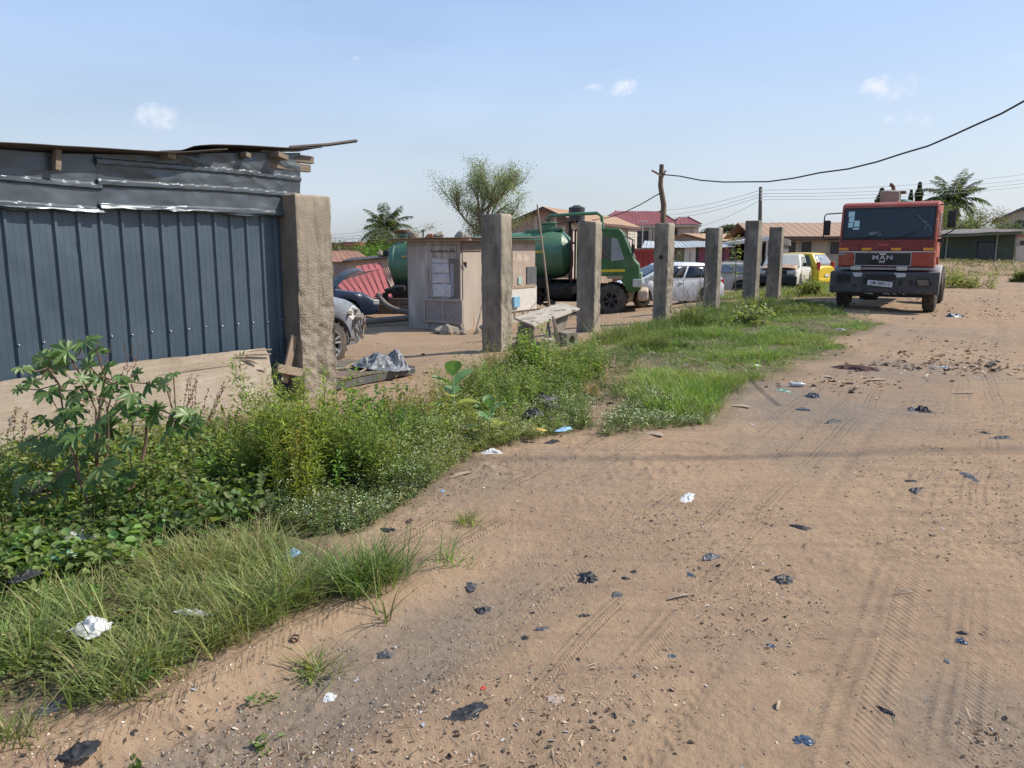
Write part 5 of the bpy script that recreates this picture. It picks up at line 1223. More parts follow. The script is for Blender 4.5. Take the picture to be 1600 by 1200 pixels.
        m = MB(); yy = y + s * .010; m.prism([(-.27,1.96),(-.34,2.52),(-1.12,2.55),(-1.14,1.96)], min(yy - s*.01, yy), max(yy - s*.01, yy), 'Y'); m.build('door_window', M_GLASS, dr_o)
        m = MB(); m.tube([(-.25, yy, 1.95), (-.33, yy, 2.54), (-1.13, yy, 2.57), (-1.15, yy, 1.95)], .018, 5); m.build('window_frame', pmat('pale_edge', (.5,.3,.22), (.4,.2,.15), 6, .6), dr_o)
        m = MB(); m.box((-1.08, yy + s * .02, 1.75), (.14, .03, .04)); m.build('door_handle', M_BLACK, dr_o, bevel=.006)
        # mirrors
        if s < 0:
            m = MB(); m.tube([(-.12, s*h, 2.58), (-.05, s*(h+.38), 2.56), (-.02, s*(h+.42), 2.50), (-.02, s*(h+.42), 1.95), (-.05, s*(h+.38), 1.88), (-.10, s*(h+.02), 1.90)], .016, 6); m.build('mirror_arm', M_BLACK, t, smooth=True)
            m = MB(); m.box((-.02, s*(h+.335), 2.19), (.09, .16, .40)); m.build('mirror', M_BLACK, t, bevel=.03, seg=3)
        else:
            m = MB(); m.tube([(-.30, s*h, 2.74), (-.12, s*(h+.33), 2.76), (-.08, s*(h+.38), 2.70), (-.08, s*(h+.38), 2.14), (-.14, s*(h+.30), 2.06), (-.24, s*h, 1.92)], .016, 6); m.build('mirror_arm', M_BLACK, t, smooth=True)
            m = MB(); m.box((-.07, s*(h+.29), 2.37), (.10, .19, .42)); m.build('mirror', M_BLACK, t, bevel=.03, seg=3)
            m = MB(); m.box((-.12, s*(h+.08), 1.84), (.10, .12, .10)); m.build('small_mirror', M_BLACK, t, bevel=.02)
    # behind the cab: intake box, pump turret, tank
    m = MB(); m.box((-1.95, -1.02, 2.6), (.22, .26, .55)); m.build('air_intake', M_DARK, t, bevel=.02)
    m = MB(); m.box((-3.9, 0, .95), (5.0, .85, .28)); m.box((-3.0, -.85, .85), (.8, .6, .6)); m.build('chassis', M_DARK, t, bevel=.01)
    mg2 = pmat('tank_green_dark', (.06,.17,.11), (.08,.20,.14), 2, .5, spots=[((.2,.17,.12), 4, .65, .8)])
    m = MB(); m.lathe([(.001, -6.3), (.5, -6.25), (.86, -6.1), (.93, -5.9), (.93, -2.7), (.88, -2.5), (.5, -2.35), (.001, -2.3)], 40, axis='X', c=(0, -.05, 2.13)); m.build('tank', mg2, t, smooth=True, angle=30)
    m = MB(); m.box((-2.35, -.22, 3.07), (.45, .44, .34)); m.lathe([(.20, 0), (.22, .03), (.22, .3), (.16, .33)], 16, c=(-2.35, -.30, 2.95)); m.tube([(-2.35, -.42, 3.2), (-2.35, -.42, 2.9)], .04, 8); m.build('valve_housing', pmat('dusty_casting', (.35,.28,.21), (.25,.2,.16), 6, .8, bump=.3), t, bevel=.02, smooth=True)
    m = MB(); m.tube([(-2.4, -.18, 3.22), (-2.42, -.20, 3.38), (-2.46, -.26, 3.44), (-2.46, -.30, 3.45)], [.06, .05, .055, .06], 10); m.box((-2.5, .05, 3.22), (.3, .16, .07)); m.build('vent_pipe', M_RUST, t, smooth=True)
red_truck()

# ------------------------------------------------------------------ green tanker standing in the yard
def green_truck():
    hd = HD(.985, -.17); P0 = gpa(999, 25.6); P0.z -= .12
    t = thing('green_tanker_truck', 'old green vacuum tanker lorry in profile behind the hut and two concrete posts', 'truck', P0, hd)
    mt = pmat('tank_green', (.08,.185,.10), (.05,.125,.07), 2.2, .45, spec=.5, spots=[((.17,.18,.11), 5, .56, .8), ((.04,.045,.035), 7, .62, .75), ((.20,.10,.05), 9, .66, .72)], bump=.06, bscale=12)
    mc = pmat('cab_green', (.04,.135,.04), (.028,.095,.03), 2, .4, spots=[((.30,.26,.17), 6, .66, .71), ((.14,.17,.09), 2.4, .5, .9)])
    # tank, sagging towards the rear
    a, b = Vector((-8.45, 0, 1.50)), Vector((-2.15, 0, 1.98)); d = (b - a).normalized(); Mx = Matrix.Translation(a) @ d.to_track_quat('X', 'Z').to_matrix().to_4x4(); Lt = (b - a).length
    m = MB(); m.lathe([(.001, 0), (.45, .03), (.74, .16), (.80, .30), (.80, Lt - .62), (.74, Lt - .30), (.50, Lt - .06), (.001, Lt)], 44, axis='X', M=Mx); tk = m.build('tank', mt, t, smooth=True, angle=28)
    for x in (.32, 2.3, 4.3):
        m = MB(); m.lathe([(.803, x - .03), (.812, x - .02), (.812, x + .02), (.803, x + .03)], 44, axis='X', M=Mx); m.build('band', mt, tk, smooth=True)
    m = MB()
    for k in range(6):
        an = -.35 + .0 * k; m.box((Lt - 1.75 + k * .16, -math.cos(.12) * .803, math.sin(.12) * .8 + .02), (.15, .012, .07), M=Mx)
    m.build('yellow_stripe', pmat('stripe_yellow', (.62,.42,.04), (.5,.33,.04), 8, .5), tk)
    m = MB()
    for k in range(3): m.box((.75 + k * .16, -.803, .30), (.15, .03, .06), M=Mx)
    m.build('yellow_stripe', pmat('stripe_worn', (.60,.38,.10), (.3,.28,.12), 12, .5), tk)
    m = MB(); m.box((Lt - .9, 0, .80), (1.25, .55, .10), M=Mx); m.lathe([(.26, .80), (.24, .98), (.30, .99), (.30, 1.04), (.001, 1.05)], 20, c=(Lt - .75, -.05, 0), M=Mx); m.build('manhole_tower', mt, tk, smooth=True, bevel=.01)
    m = MB(); m.tube([Mx @ Vector(p) for p in ((Lt - .75, -.05, 1.05), (Lt - .75, -.05, 1.22), (Lt - .65, -.05, 1.26), (Lt + .85, -.05, 1.22), (Lt + 1.0, -.05, 1.1), (Lt + 1.0, 0, .2))], .055, 10); m.build('suction_pipe', mt, t, smooth=True)
    m = MB(); m.lathe([(.09, 1.12), (.13, 1.13), (.13, 1.17), (.09, 1.18)], 14, c=(Lt - .75, -.05, 0), M=Mx); m.tube([Mx @ Vector(p) for p in ((Lt - .55, .1, 1.0), (Lt + .1, .1, 1.06), (Lt + .15, .1, .7))], .02, 6); m.build('valve', M_RUST, t, smooth=True)
    m = MB(); m.lathe([(.15, .76), (.15, 1.0), (.22, 1.0), (.22, 1.12), (.001, 1.12)], 16, c=(.55, -.1, 0), M=Mx); m.build('rear_neck', mt, tk, smooth=True); m = MB(); m.lathe([(.27, 1.10), (.28, 1.12), (.28, 1.2), (.001, 1.21)], 16, c=(.55, -.1, 0), M=Mx); m.build('rear_cap', M_RUST, tk, smooth=True)
    # chassis, rear wheels, pump clutter; added dark boxes also stand for the shade below
    m = MB(); m.box((-4.6, 0, .86), (8.2, .85, .24)); m.box((-7.7, -.2, .62), (1.4, 1.3, .75)); m.box((-4.7, .62, .72), (5.6, .5, .75)); m.box((-3.9, -.5, .62), (1.6, .5, .62)); m.lathe([(.001, -2.9), (.24, -2.88), (.24, -2.0), (.001, -1.98)], 18, axis='X', c=(-.1, -.75, .75)); m.box((-3.6, -.7, 1.02), (1.5, .5, .34)); m.box((-5.4, 0, 1.15), (4.8, .5, .35)); m.build('chassis', M_DARK, t, bevel=.02)
    r = random.Random(2); m = MB()
    for k in range(34):
        x = r.uniform(-5.6, -1.6); z = r.uniform(.35, 1.0); y = -r.uniform(.45, 1.0)
        if r.random() < .5: m.box((x, y, z), (r.uniform(.1, .4), .15, r.uniform(.05, .25)), rot=Matrix.Rotation(r.uniform(-.6, .6), 3, 'Y'))
        else: m.tube([(x, y, z), (x + r.uniform(-.4, .4), y - .05, z + r.uniform(-.3, .3)), (x + r.uniform(-.8, .8), y, z + r.uniform(-.3, .3))], r.uniform(.015, .04), 6)
    m.build('pump_gear', pmat('oily_metal', (.03,.032,.03), (.10,.09,.075), 8, .6, metal=.4), t)
    for s in (-1, 1):
        wheel(t, -.85, s * 1.02, .50, .30, M_RIMD, s, 6, rimr=.5)
        for x in (-5.2, -6.4): wheel(t, x, s * .98, .50, .5, M_RIMD, s, 6, rimr=.5)
    # cab, profile as in the photo: raked windscreen at the front
    side = [(-.02,.78),(.08,.95),(.02,1.62),(-.12,1.76),(-.50,2.62),(-.62,2.74),(-1.85,2.80),(-1.95,2.70),(-1.95,1.05),(-1.50,.98),(-1.32,1.20),(-1.15,1.26),(-.62,1.22),(-.42,.98),(-.38,.78)]
    side = [(x * 1.0, z) for x, z in side]
    m = MB(); m.prism(side, -1.12, 1.12, 'Y'); m.build('cab', mc, t, bevel=.05, seg=3, smooth=True, angle=50)
    for s in (-1, 1):
        y = s * 1.128
        def P_(poly, o, nm, mat, par=t, th=.012):
            m = MB(); m.prism(poly, min(y + s * (o - th), y + s * o), max(y + s * (o - th), y + s * o), 'Y'); return m.build(nm, mat, par, bevel=.003)
        d_ = P_([(-.30,1.28),(-.24,1.72),(-.60,2.60),(-1.72,2.64),(-1.76,1.34),(-1.40,1.28)], .004, 'door', mc)
        P_([(-.44,1.78),(-.68,2.42),(-.86,2.46),(-.86,1.72)], .010, 'quarter_window', glass_mat('pale_cab_glass', (.20,.23,.25), .15, (.4,.4,.4), .3), d_); P_([(-.90,1.80),(-.90,2.48),(-1.62,2.50),(-1.64,1.80)], .010, 'door_window', M_GLASS, d_)
        P_([(-1.12,1.84),(-1.12,2.10),(-1.36,2.12),(-1.38,1.84)], .013, 'seat_seen_through', pmat('red_seat', (.28,.03,.05), (.2,.02,.03), 5, .8), d_)
        P_([(-.42,1.40),(-.42,1.48),(-1.30,1.46),(-1.30,1.38)], .012, 'yellow_stripe', pmat('stripe_yellow2', (.66,.50,.03), (.5,.4,.03), 8, .5), d_); P_([(-.50,1.16),(-.46,1.27),(-.95,1.27),(-1.0,1.18)], .006, 'rust_patch', pmat('filler_patch', (.35,.28,.19), None, 9, .8), t)
        P_([(-1.14,1.62),(-1.34,1.74),(-1.58,1.72),(-1.50,1.62),(-1.3,1.56)], .012, 'bare_patch', pmat('filler_patch2', (.40,.32,.23), None, 9, .8), d_)
    m = MB(); m.grid([[(x + .012 * 1, yy, z) for yy in np.linspace(-.95, .95, 5)] for x, z in ((-.14, 1.82), (-.31, 2.2), (-.48, 2.56))]); m.build('windscreen', M_GLASS, t, solid=.012)
    m = MB(); m.box((.08, 0, 1.10), (.06, 2.0, .5)); m.build('front_panel', pmat('pale_front', (.42,.48,.36), (.2,.35,.15), 7, .6, spots=[((.6,.5,.08), 6, .62, .68)]), t, bevel=.02)
    m = MB(); m.box((.16, 0, .66), (.34, 2.25, .34)); m.build('bumper', pmat('old_bumper', (.48,.36,.27), (.36,.27,.21), 5, .7, spots=[((.15,.11,.09), 7, .6, .68)]), t, bevel=.08, seg=3)
    for s in (-1, 1): m = MB(); m.lathe([(.001, .14), (.09, .13), (.10, .06), (.10, .0)], 16, axis='X', c=(.05, s * .78, 1.0)); m.build('headlight', M_LAMP, t, smooth=True); m = MB(); m.box((-.02, s * 1.22, 1.05), (.30, .10, .25)); m.build('corner_lamp', M_LAMP, t, bevel=.03)
    for s in (-1, 1): m = MB(); m.tube([(-.45, s*1.1, 2.5), (-.2, s*1.35, 2.4), (-.2, s*1.35, 1.9)], .015, 6); m.box((-.2, s*1.35, 2.1), (.06,.14,.3)); m.build('mirror', M_BLACK, t)
    m = MB(); m.box((-2.15, -.6, 1.9), (.06, .06, 1.7)); m.box((-2.15, .6, 1.9), (.06, .06, 1.7)); m.box((-2.15, 0, 2.3), (.05, 1.2, .06)); m.build('headboard', pmat('dark_red_frame', (.16,.03,.035), (.1,.03,.03), 6, .7), t)
green_truck()
M_HOSE = pmat('grey_hose', (.24,.20,.17), (.17,.145,.12), 6, .8, bump=.3, bscale=30)
def hose(pts, r, label):
    q = [at(*p) for p in pts]; m = MB(); P = []
    for i in range(len(q) - 1):
        p0, p1, p2, p3 = q[max(i-1,0)], q[i], q[i+1], q[min(i+2, len(q)-1)]
        for k in range(6):
            s = k / 6; P.append(.5 * ((2*p1) + (p2-p0)*s + (2*p0-5*p1+4*p2-p3)*s*s + (3*p1-p0-3*p2+p3)*s**3))
    P.append(q[-1])
    for p in P: p.z = max(p.z, gz(p.x, p.y) + r)
    m.tube(P, r, 10); tag(m.build('suction_hose', M_HOSE, smooth=True), label, 'hose', 'thick hoses behind the hut')
hose([(591,459,23.6),(596,468,23.5),(606,478,23.3),(622,485,23.0),(640,488,22.8),(656,489,22.6)], .085, 'thick pale hose curving down from the tanker rear to the hut')
hose([(563,504,20.6),(590,501,21.0),(615,499,21.3),(636,497,21.4),(652,494,21.6)], .085, 'brown hose lying flat on the ground between the navy car and the hut')
m = MB(); q = at(602, 456, 23.6); m.tube([q, q + Vector((.35,0,.1)), q + Vector((.6,-.05,.12))], [.09,.10,.08], 10); m.box(q + Vector((.0,0,-.18)), (.16,.14,.3)); m.lathe([(.10,0),(.13,.02),(.13,.06),(.10,.08)], 14, c=q + Vector((.3,0,-.02)))
tag(m.build('hose_coupling', M_BLACK, smooth=True), 'black pipe coupling at the upper end of the curving hose', 'coupling')
# ------------------------------------------------------------------ buildings beyond the yard
def wallmat(name, c, d=.8): return pmat(name, c, tuple(x * d for x in c), .7, .9, bump=.15, bscale=12, spots=[(tuple(x * .6 for x in c), 1.6, .64, .85)])
def roofmat(name, c, c2=None, sc=1.0): 
    m, nt, N, L, B = new_mat(name); tc = N.new('ShaderNodeTexCoord'); v = tc.outputs['Object']
    n = _noise(N, L, v, sc, 6, .65); n2 = _noise(N, L, v, sc * 6, 5, .7)
    c_ = _mix(N, L, _range(N, L, n, .35, .65), c, c2 or tuple(x * .7 for x in c)); c_ = _mix(N, L, _range(N, L, n2, .6, .75, 0, .5), c_, tuple(x * .45 for x in c))
    L.new(c_, B.inputs['Base Color']); B.inputs['Roughness'].default_value = .7; return m
M_WIN = pmat('window_dark', (.022,.024,.026), (.035,.035,.035), 2, .35); M_CREAM = wallmat('cream_wall', (.48,.41,.33)); M_FASC = pmat('fascia', (.10,.06,.045), (.14,.09,.07), 4, .8)
def roof_sheet(t, pts, mat, rib=.35, name='roof', along=None, amp=.02):
    """pts: eave left, eave right, top right, top left; ribs run from eave to ridge"""
    a, b, c, d = [Vector(p) for p in pts]; n = max(4, int((b - a).length / rib)); nrm = (b - a).cross(d - a).normalized()
    if nrm.z < 0: nrm = -nrm
    us = []
    for k in range(n): us += [(k + .0) / n, (k + .12) / n, (k + .2) / n, (k + .32) / n]
    us.append(1.0); G = []
    for j in range(5):
        v = j / 4; row = []
        for i, u in enumerate(us):
            p = a.lerp(b, u).lerp(d.lerp(c, u), v); h = amp if (i % 4 in (1, 2) and i < len(us) - 1) else 0
            row.append(p + nrm * (h - .015 * math.sin(u * 17 + v * 5)))
        G.append(row)
    MB().grid(G).build(name, mat, t, wc=True, solid=.02)
def window(t, f, a, b, frame=None, o=.01, bars=False, mat=None):
    t0, z0 = f.pix(*a); t1, z1 = f.pix(*b); t0, t1 = sorted((t0, t1)); z0, z1 = sorted((z0, z1))
    m = MB(); f.box(m, t0, t1, o, o + .03, z0, z1); w = m.build('window', mat or M_WIN, t, wc=True)
    m = MB(); e = .06; f.frame(m, t0 - e, t1 + e, z0 - e, z1 + e, e, -.02, .07)
    if bars: f.box(m, (t0 + t1) / 2 - .02, (t0 + t1) / 2 + .02, .04, .06, z0, z1)
    m.build('window_frame', frame or M_CREAM, w, wc=True)
    return w
def plane_at(px, D, ang=0): p = at(px, 392, D); n = Vector((math.sin(ang), -math.cos(ang), 0)); return Pl(p, n)

def brown_house():
    D = 58; a = R(67); dx = Vector((math.cos(a), math.sin(a), 0)); C = at(889, 341, D); zE = C.z
    ln = Vector((-dx.y, dx.x, 0)); G_ = Pl((C.x, C.y, 0), -dx); S_ = Pl((C.x, C.y, 0), -ln)
    base = Vector((C.x, C.y, gz(C.x, C.y) - .1)); t = thing('brown_roof_house', 'pinkish beige house with a light brown ribbed gable roof behind the green tanker', 'house', base)
    def gpix(px, py): tt, z = G_.pix(px, py); return tt, z
    tp, zp = gpix(851, 324); tl, zl = gpix(792, 351); L_ = 20.0
    s = 1 if tl > 0 else -1
    mw = wallmat('pinkish_wall', (.44,.33,.27)); ms = wallmat('beige_wall', (.52,.45,.37))
    # gable wall as a thick prism
    pts = [(0, base.z), (0, zE - .1), (tp, zp - .12), (tl, zl - .12), (tl, base.z)]
    m = MB(); v0 = [G_.w(a_, 0, b_) for a_, b_ in pts]; v1 = [G_.w(a_, -.25, b_) for a_, b_ in pts]; n = len(pts)
    m.add(v0 + v1, [tuple(range(n)), tuple(range(2*n-1, n-1, -1))] + [(i, (i+1)%n, (i+1)%n+n, i+n) for i in range(n)]); m.build('gable_wall', mw, t, wc=True)
    for px in (838, 869): 
        tt, zz = gpix(px, 337); m = MB(); G_.box(m, tt - .12, tt + .12, .003, .12, base.z, zz); m.build('pilaster', ms, t, wc=True)
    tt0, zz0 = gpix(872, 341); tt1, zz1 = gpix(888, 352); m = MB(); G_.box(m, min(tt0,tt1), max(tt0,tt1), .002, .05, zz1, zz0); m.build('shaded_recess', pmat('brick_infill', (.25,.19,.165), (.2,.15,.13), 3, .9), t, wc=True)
    e = S_.pix(992, 353)[0]; L_ = abs(e); se = 1 if e > 0 else -1
    m = MB(); S_.box(m, 0, e, -.2, 0, base.z, zE - .1); m.build('side_wall', ms, t, wc=True)
    far = G_.w(0, 0, 0) + dx * L_
    m = MB(); F_ = Pl((far.x, far.y, 0), dx); F_.box(m, 0, -tl, -.2, 0, base.z, zE - .2); m.build('rear_wall', ms, t, wc=True)
    mr = roofmat('light_brown_roof', (.43,.27,.155), (.36,.225,.13)); ov = .5
    E0 = S_.w(-se * ov, .45, zE - .12); E1 = S_.w(e + se * ov, .45, zE - .12)
    R0 = G_.w(tp, ov, zp + .03); R1 = G_.w(tp, -L_ - ov, zp + .03)
    roof_sheet(t, [E0, E1, R1, R0], mr, .4)
    Lf0 = G_.w(tl + s * .5, ov, zl - .1); Lf1 = G_.w(tl + s * .5, -L_ - ov, zl - .1); roof_sheet(t, [Lf1, Lf0, R0, R1], mr, .4)
    m = MB()
    for p, q in ((R0, E0), (R0, Lf0), (E0, E1)):
        n_ = Vector((0, 0, -.11)); off = (q - p).cross(Vector((0,0,1))).normalized() * .03
        m.hexa([p + n_ * 2 - off, q + n_ * 2 - off, q + n_ * 2 + off, p + n_ * 2 + off], [p + n_ * .2 - off, q + n_ * .2 - off, q + n_ * .2 + off, p + n_ * .2 + off])
    m.build('fascia', M_FASC, t, wc=True)
    for px in (953, 960): tt, zz = S_.pix(px, 357); m = MB(); S_.box(m, tt - .12, tt + .12, .002, .15, base.z, zE - .15); m.build('column', ms, t, wc=True)
    window(t, S_, (940, 360), (951, 366)); 
    tt0, zz = S_.pix(978, 356); tt1, z2 = S_.pix(991, 385); m = MB(); S_.box(m, tt0, tt1, .002, .25, base.z, zE - .14); m.build('porch_wall', wallmat('pale_wall', (.58,.52,.45)), t, wc=True)
    m = MB()
    for i in range(3):
        for j in range(5): p0 = S_.pix(980 + i * 3.6, 365 + j * 4.4); S_.box(m, p0[0] - .14, p0[0] + .14, .24, .262, p0[1] - .12, p0[1])
    m.build('vent_blocks', M_WIN, t, wc=True)
brown_house()
def tank_on_stand():
    c = at(901, 346, 42); t = thing('water_tank', 'black ribbed plastic water tank showing above the concrete post by the tanker', 'water tank', (c.x, c.y, gz(c.x, c.y)))
    z = c.z; prof = [(.001, z)]; r = .44
    for k in range(8): prof += [(r, z + .02 + k * .085), (r * .955, z + .06 + k * .085)]
    prof += [(r, z + .70), (r * .8, z + .75), (.2, z + .79), (.2, z + .83), (.001, z + .84)]
    m = MB(); m.lathe(prof, 28, c=(c.x, c.y, 0)); m.build('tank', pmat('tank_black', (.025,.028,.03), (.06,.06,.06), 3, .5), t, wc=True, smooth=True, angle=60)
    m = MB()
    for a in (-.35, .35):
        for b in (-.35, .35): m.box((c.x + a, c.y + b, z / 2 - .1), (.08, .08, z + .2))
    m.box((c.x, c.y, z - .04), (1.0, 1.0, .07)); m.build('stand', M_DARK, t, wc=True)
tank_on_stand()

def hip(t, f, x0, x1, ye, yr, xr0, xr1, dep, mat, over=.4, D=80):
    """hip roof from pixel outline on plane f; dep = depth of the building"""
    t0, ze = f.pix(x0, ye); t1, _ = f.pix(x1, ye)
    P = Pl(f.P - f.n * dep / 2, f.n); r0, zr = P.pix(xr0, yr); r1, _ = P.pix(xr1, yr)
    a, b, c, d = f.w(t0, over, ze), f.w(t1, over, ze), f.w(t1, -dep - over, ze), f.w(t0, -dep - over, ze); p, q = P.w(r0, 0, zr), P.w(r1, 0, zr)
    roof_sheet(t, [a, b, q, p], mat, .5); roof_sheet(t, [c, d, p, q], mat, .5)
    for tri in ((b, c, q), (d, a, p)): m = MB(); m.add([Vector(x) + Vector((0,0,.02)) for x in tri], [(0,1,2)]); m.build('roof_end', mat, t, wc=True, solid=.03)
    m = MB(); m.hexa([f.w(t0, over - .02, ze - .28), f.w(t1, over - .02, ze - .28), f.w(t1, -dep - over, ze - .28), f.w(t0, -dep - over, ze - .28)], [f.w(t0, over - .02, ze - .03), f.w(t1, over - .02, ze - .03), f.w(t1, -dep - over, ze - .03), f.w(t0, -dep - over, ze - .03)]); m.build('eaves', M_CREAM, t, wc=True)
    for u, v in ((p, a), (q, b)): m = MB(); m.tube([Vector(u) + Vector((0,0,.05)), Vector(v) + Vector((0,0,.05))], .07, 6); m.build('ridge_cap', mat, t, wc=True)
def maroon_house():
    f = plane_at(1000, 84, R(4)); g = gz(f.P.x, f.P.y) - .2; t = thing('maroon_roof_house', 'two storey cream house with a maroon hipped roof behind the timber pole', 'house', (f.P.x, f.P.y, g))
    mr = roofmat('maroon_roof', (.21,.045,.045), (.17,.04,.04), .5); mw = wallmat('cream_dull', (.42,.37,.31))
    def wall(px0, px1, py, o0, o1, mat, ob=None):
        a, z = f.pix(px0, py); b, _ = f.pix(px1, py); m = MB(); f.box(m, a, b, o0, o1, g, z); m.build('wall', mat, t, wc=True)
    wall(950, 1057, 352, -8, 0, mw); wall(1057.5, 1088, 352, -5, .8, mw); wall(1080, 1088.3, 352, .81, .86, wallmat('cream_light', (.60,.52,.42)))
    hip(t, f, 940, 1062, 351.5, 330, 962, 1031, 9, mr)
    f2 = Pl(f.P + f.n * .9, f.n); hip(t, f2, 1054, 1094, 350.5, 339.5, 1062, 1075, 6, mr)
    a, z1 = f.pix(987, 361); b, z0 = f.pix(1013, 392); m = MB(); f.box(m, a, b, .005, .05, z0, z1); m.build('open_balcony', M_WIN, t, wc=True)
    m = MB(); a, z1 = f.pix(985, 367); b, _ = f.pix(998, 367); f.box(m, a, b, .06, .12, z1 - .08, z1); f.box(m, a, b, .06, .12, z1 - .9, z1 - .82); m.build('railing', M_CREAM, t, wc=True)
    for px in (1016, 1023, 1049): a, z1 = f.pix(px, 356); m = MB(); f.box(m, a - .2, a + .2, .005, .25, g, z1); m.build('column', mw, t, wc=True)
    window(t, f, (1053, 359), (1058, 367)); window(t, f, (1030, 360), (1042, 372))
maroon_house()
m = MB(); a = at(1004, 346, 70); m.tube([a, at(1004, 362, 70)], .05, 6); m.tube([at(998, 346, 70), at(1012, 345.5, 70)], .035, 5); m.tube([at(1000, 345, 70), at(1000, 348, 70)], .03, 5); m.tube([at(1009, 344, 70), at(1009, 347.5, 70)], .03, 5); m.tube([at(1004, 362, 70), Vector((at(1004,362,70).x, 70, -.4))], .05, 6)
tag(m.build('television_aerial', pmat('pale_metal', (.5,.5,.5))), 'thin television aerial on a mast in front of the maroon roof', 'aerial')

def shop_row():
    f = plane_at(1090, 44, R(3)); g = gz(f.P.x, f.P.y) - .1
    t = thing('low_shop', 'low maroon and white shop with pale tin roof behind the cracked post', 'shop', (f.P.x, f.P.y, g))
    ws = wallmat('mauve_wall', (.24,.085,.12)); wh = wallmat('white_wall', (.66,.66,.63))
    def w(px0, px1, py0, o0, o1, mat, nm='wall', py1=None):
        a, z = f.pix(px0, py0); b, _ = f.pix(px1, py0); z0 = g if py1 is None else f.pix(px0, py1)[1]; m = MB(); f.box(m, a, b, o0, o1, z0, z); return m.build(nm, mat, t, wc=True)
    w(1000, 1055, 388, -4, -.02, wallmat('grey_wall', (.35,.33,.30))); w(1055, 1142, 386, -4, -.05, ws)
    w(1069, 1086.5, 385.5, -.04, .10, wh, 'white_shutter'); w(1086.6, 1091.5, 386, -.045, .03, M_WIN, 'doorway'); w(1130.5, 1130.9, 386, -.04, .02, M_WIN, 'joint')
    w(1141.5, 1147, 385, -.04, .03, M_WIN, 'doorway')
    sgn = w(1055.5, 1068.8, 388.5, -.04, .12, pmat('olive_sign', (.17,.185,.10), (.13,.15,.08), 3, .8), 'sign_board', 414)
    msg = pmat('sign_letters', (.55,.55,.42)); tt, zz = f.pix(1060, 395.5); text_sign('lettering', 'X', .36, msg, sgn, f, tt, .125, zz)
    tt, zz = f.pix(1057.8, 411); text_sign('lettering', 'TA', .36, msg, sgn, f, tt, .125, zz)
    for px in (1073, 1081): w(px - 2.5, px + 2.5, 394.5, .1, .115, pmat('faint_notice_%d' % px, (.55,.56,.42), (.5,.5,.45), 12, .8), 'faded_notice', 412)
    w(1077.1, 1077.7, 392, .1, .12, M_WIN, 'joint', 410)
    mr = roofmat('pale_tin_roof', (.44,.47,.47), (.30,.32,.32), 1.5)
    a, z0 = f.pix(999, 387.5); b, _ = f.pix(1143, 386); B_ = Pl(f.P - f.n * 3.2, f.n); _, z1 = B_.pix(1070, 377)
    roof_sheet(t, [f.w(a, .5, z0), f.w(b, .5, z0 + .05), f.w(b, -3.2, z1), f.w(a + 1.0, -3.2, z1)], mr, .25)
    # black awning bay to the right
    t2 = thing('dark_shelter', 'open dark shelter with a white edged awning between the tallest and the farthest post', 'shelter', f.w(2.5, 0, g))
    def w2(px0, px1, py0, o0, o1, mat, nm, py1=None):
        a, z = f.pix(px0, py0); b, _ = f.pix(px1, py0); z0 = g if py1 is None else f.pix(px0, py1)[1]; m = MB(); f.box(m, a, b, o0, o1, z0, z); return m.build(nm, mat, t2, wc=True)
    w2(1147.2, 1199, 378, -2.5, -2.4, M_DARK, 'back_wall'); w2(1147.2, 1149, 379, -2.4, -.2, M_DARK, 'side_wall'); w2(1197, 1199, 379, -2.4, -.2, M_DARK, 'side_wall')
    a, z = f.pix(1147.2, 378.5); b, zb = f.pix(1202, 372); m = MB(); m.hexa([f.w(a, .3, z - .12), f.w(b, .3, zb - .12), f.w(b, -2.6, zb - .2), f.w(a, -2.6, z - .2)], [f.w(a, .3, z + .06), f.w(b, .3, zb + .10), f.w(b, -2.6, zb + .05), f.w(a, -2.6, z)]); m.build('awning', pmat('white_awning', (.62,.62,.62), (.5,.5,.5), 3, .7), t2, wc=True)
    for px in (1188.5, 1197): w2(px - .8, px + .8, 376, .1, .2, M_WHITE, 'support')
def text_sign(nm, s, size, mat, par, f, tt, o, zz):
    o_ = text_mesh(nm, s, size, mat, None, f.M(tt, o, zz), .006, bold=.006); Mx = winv(par); o_.data.transform(Mx); o_.parent = par; return o_
shop_row()
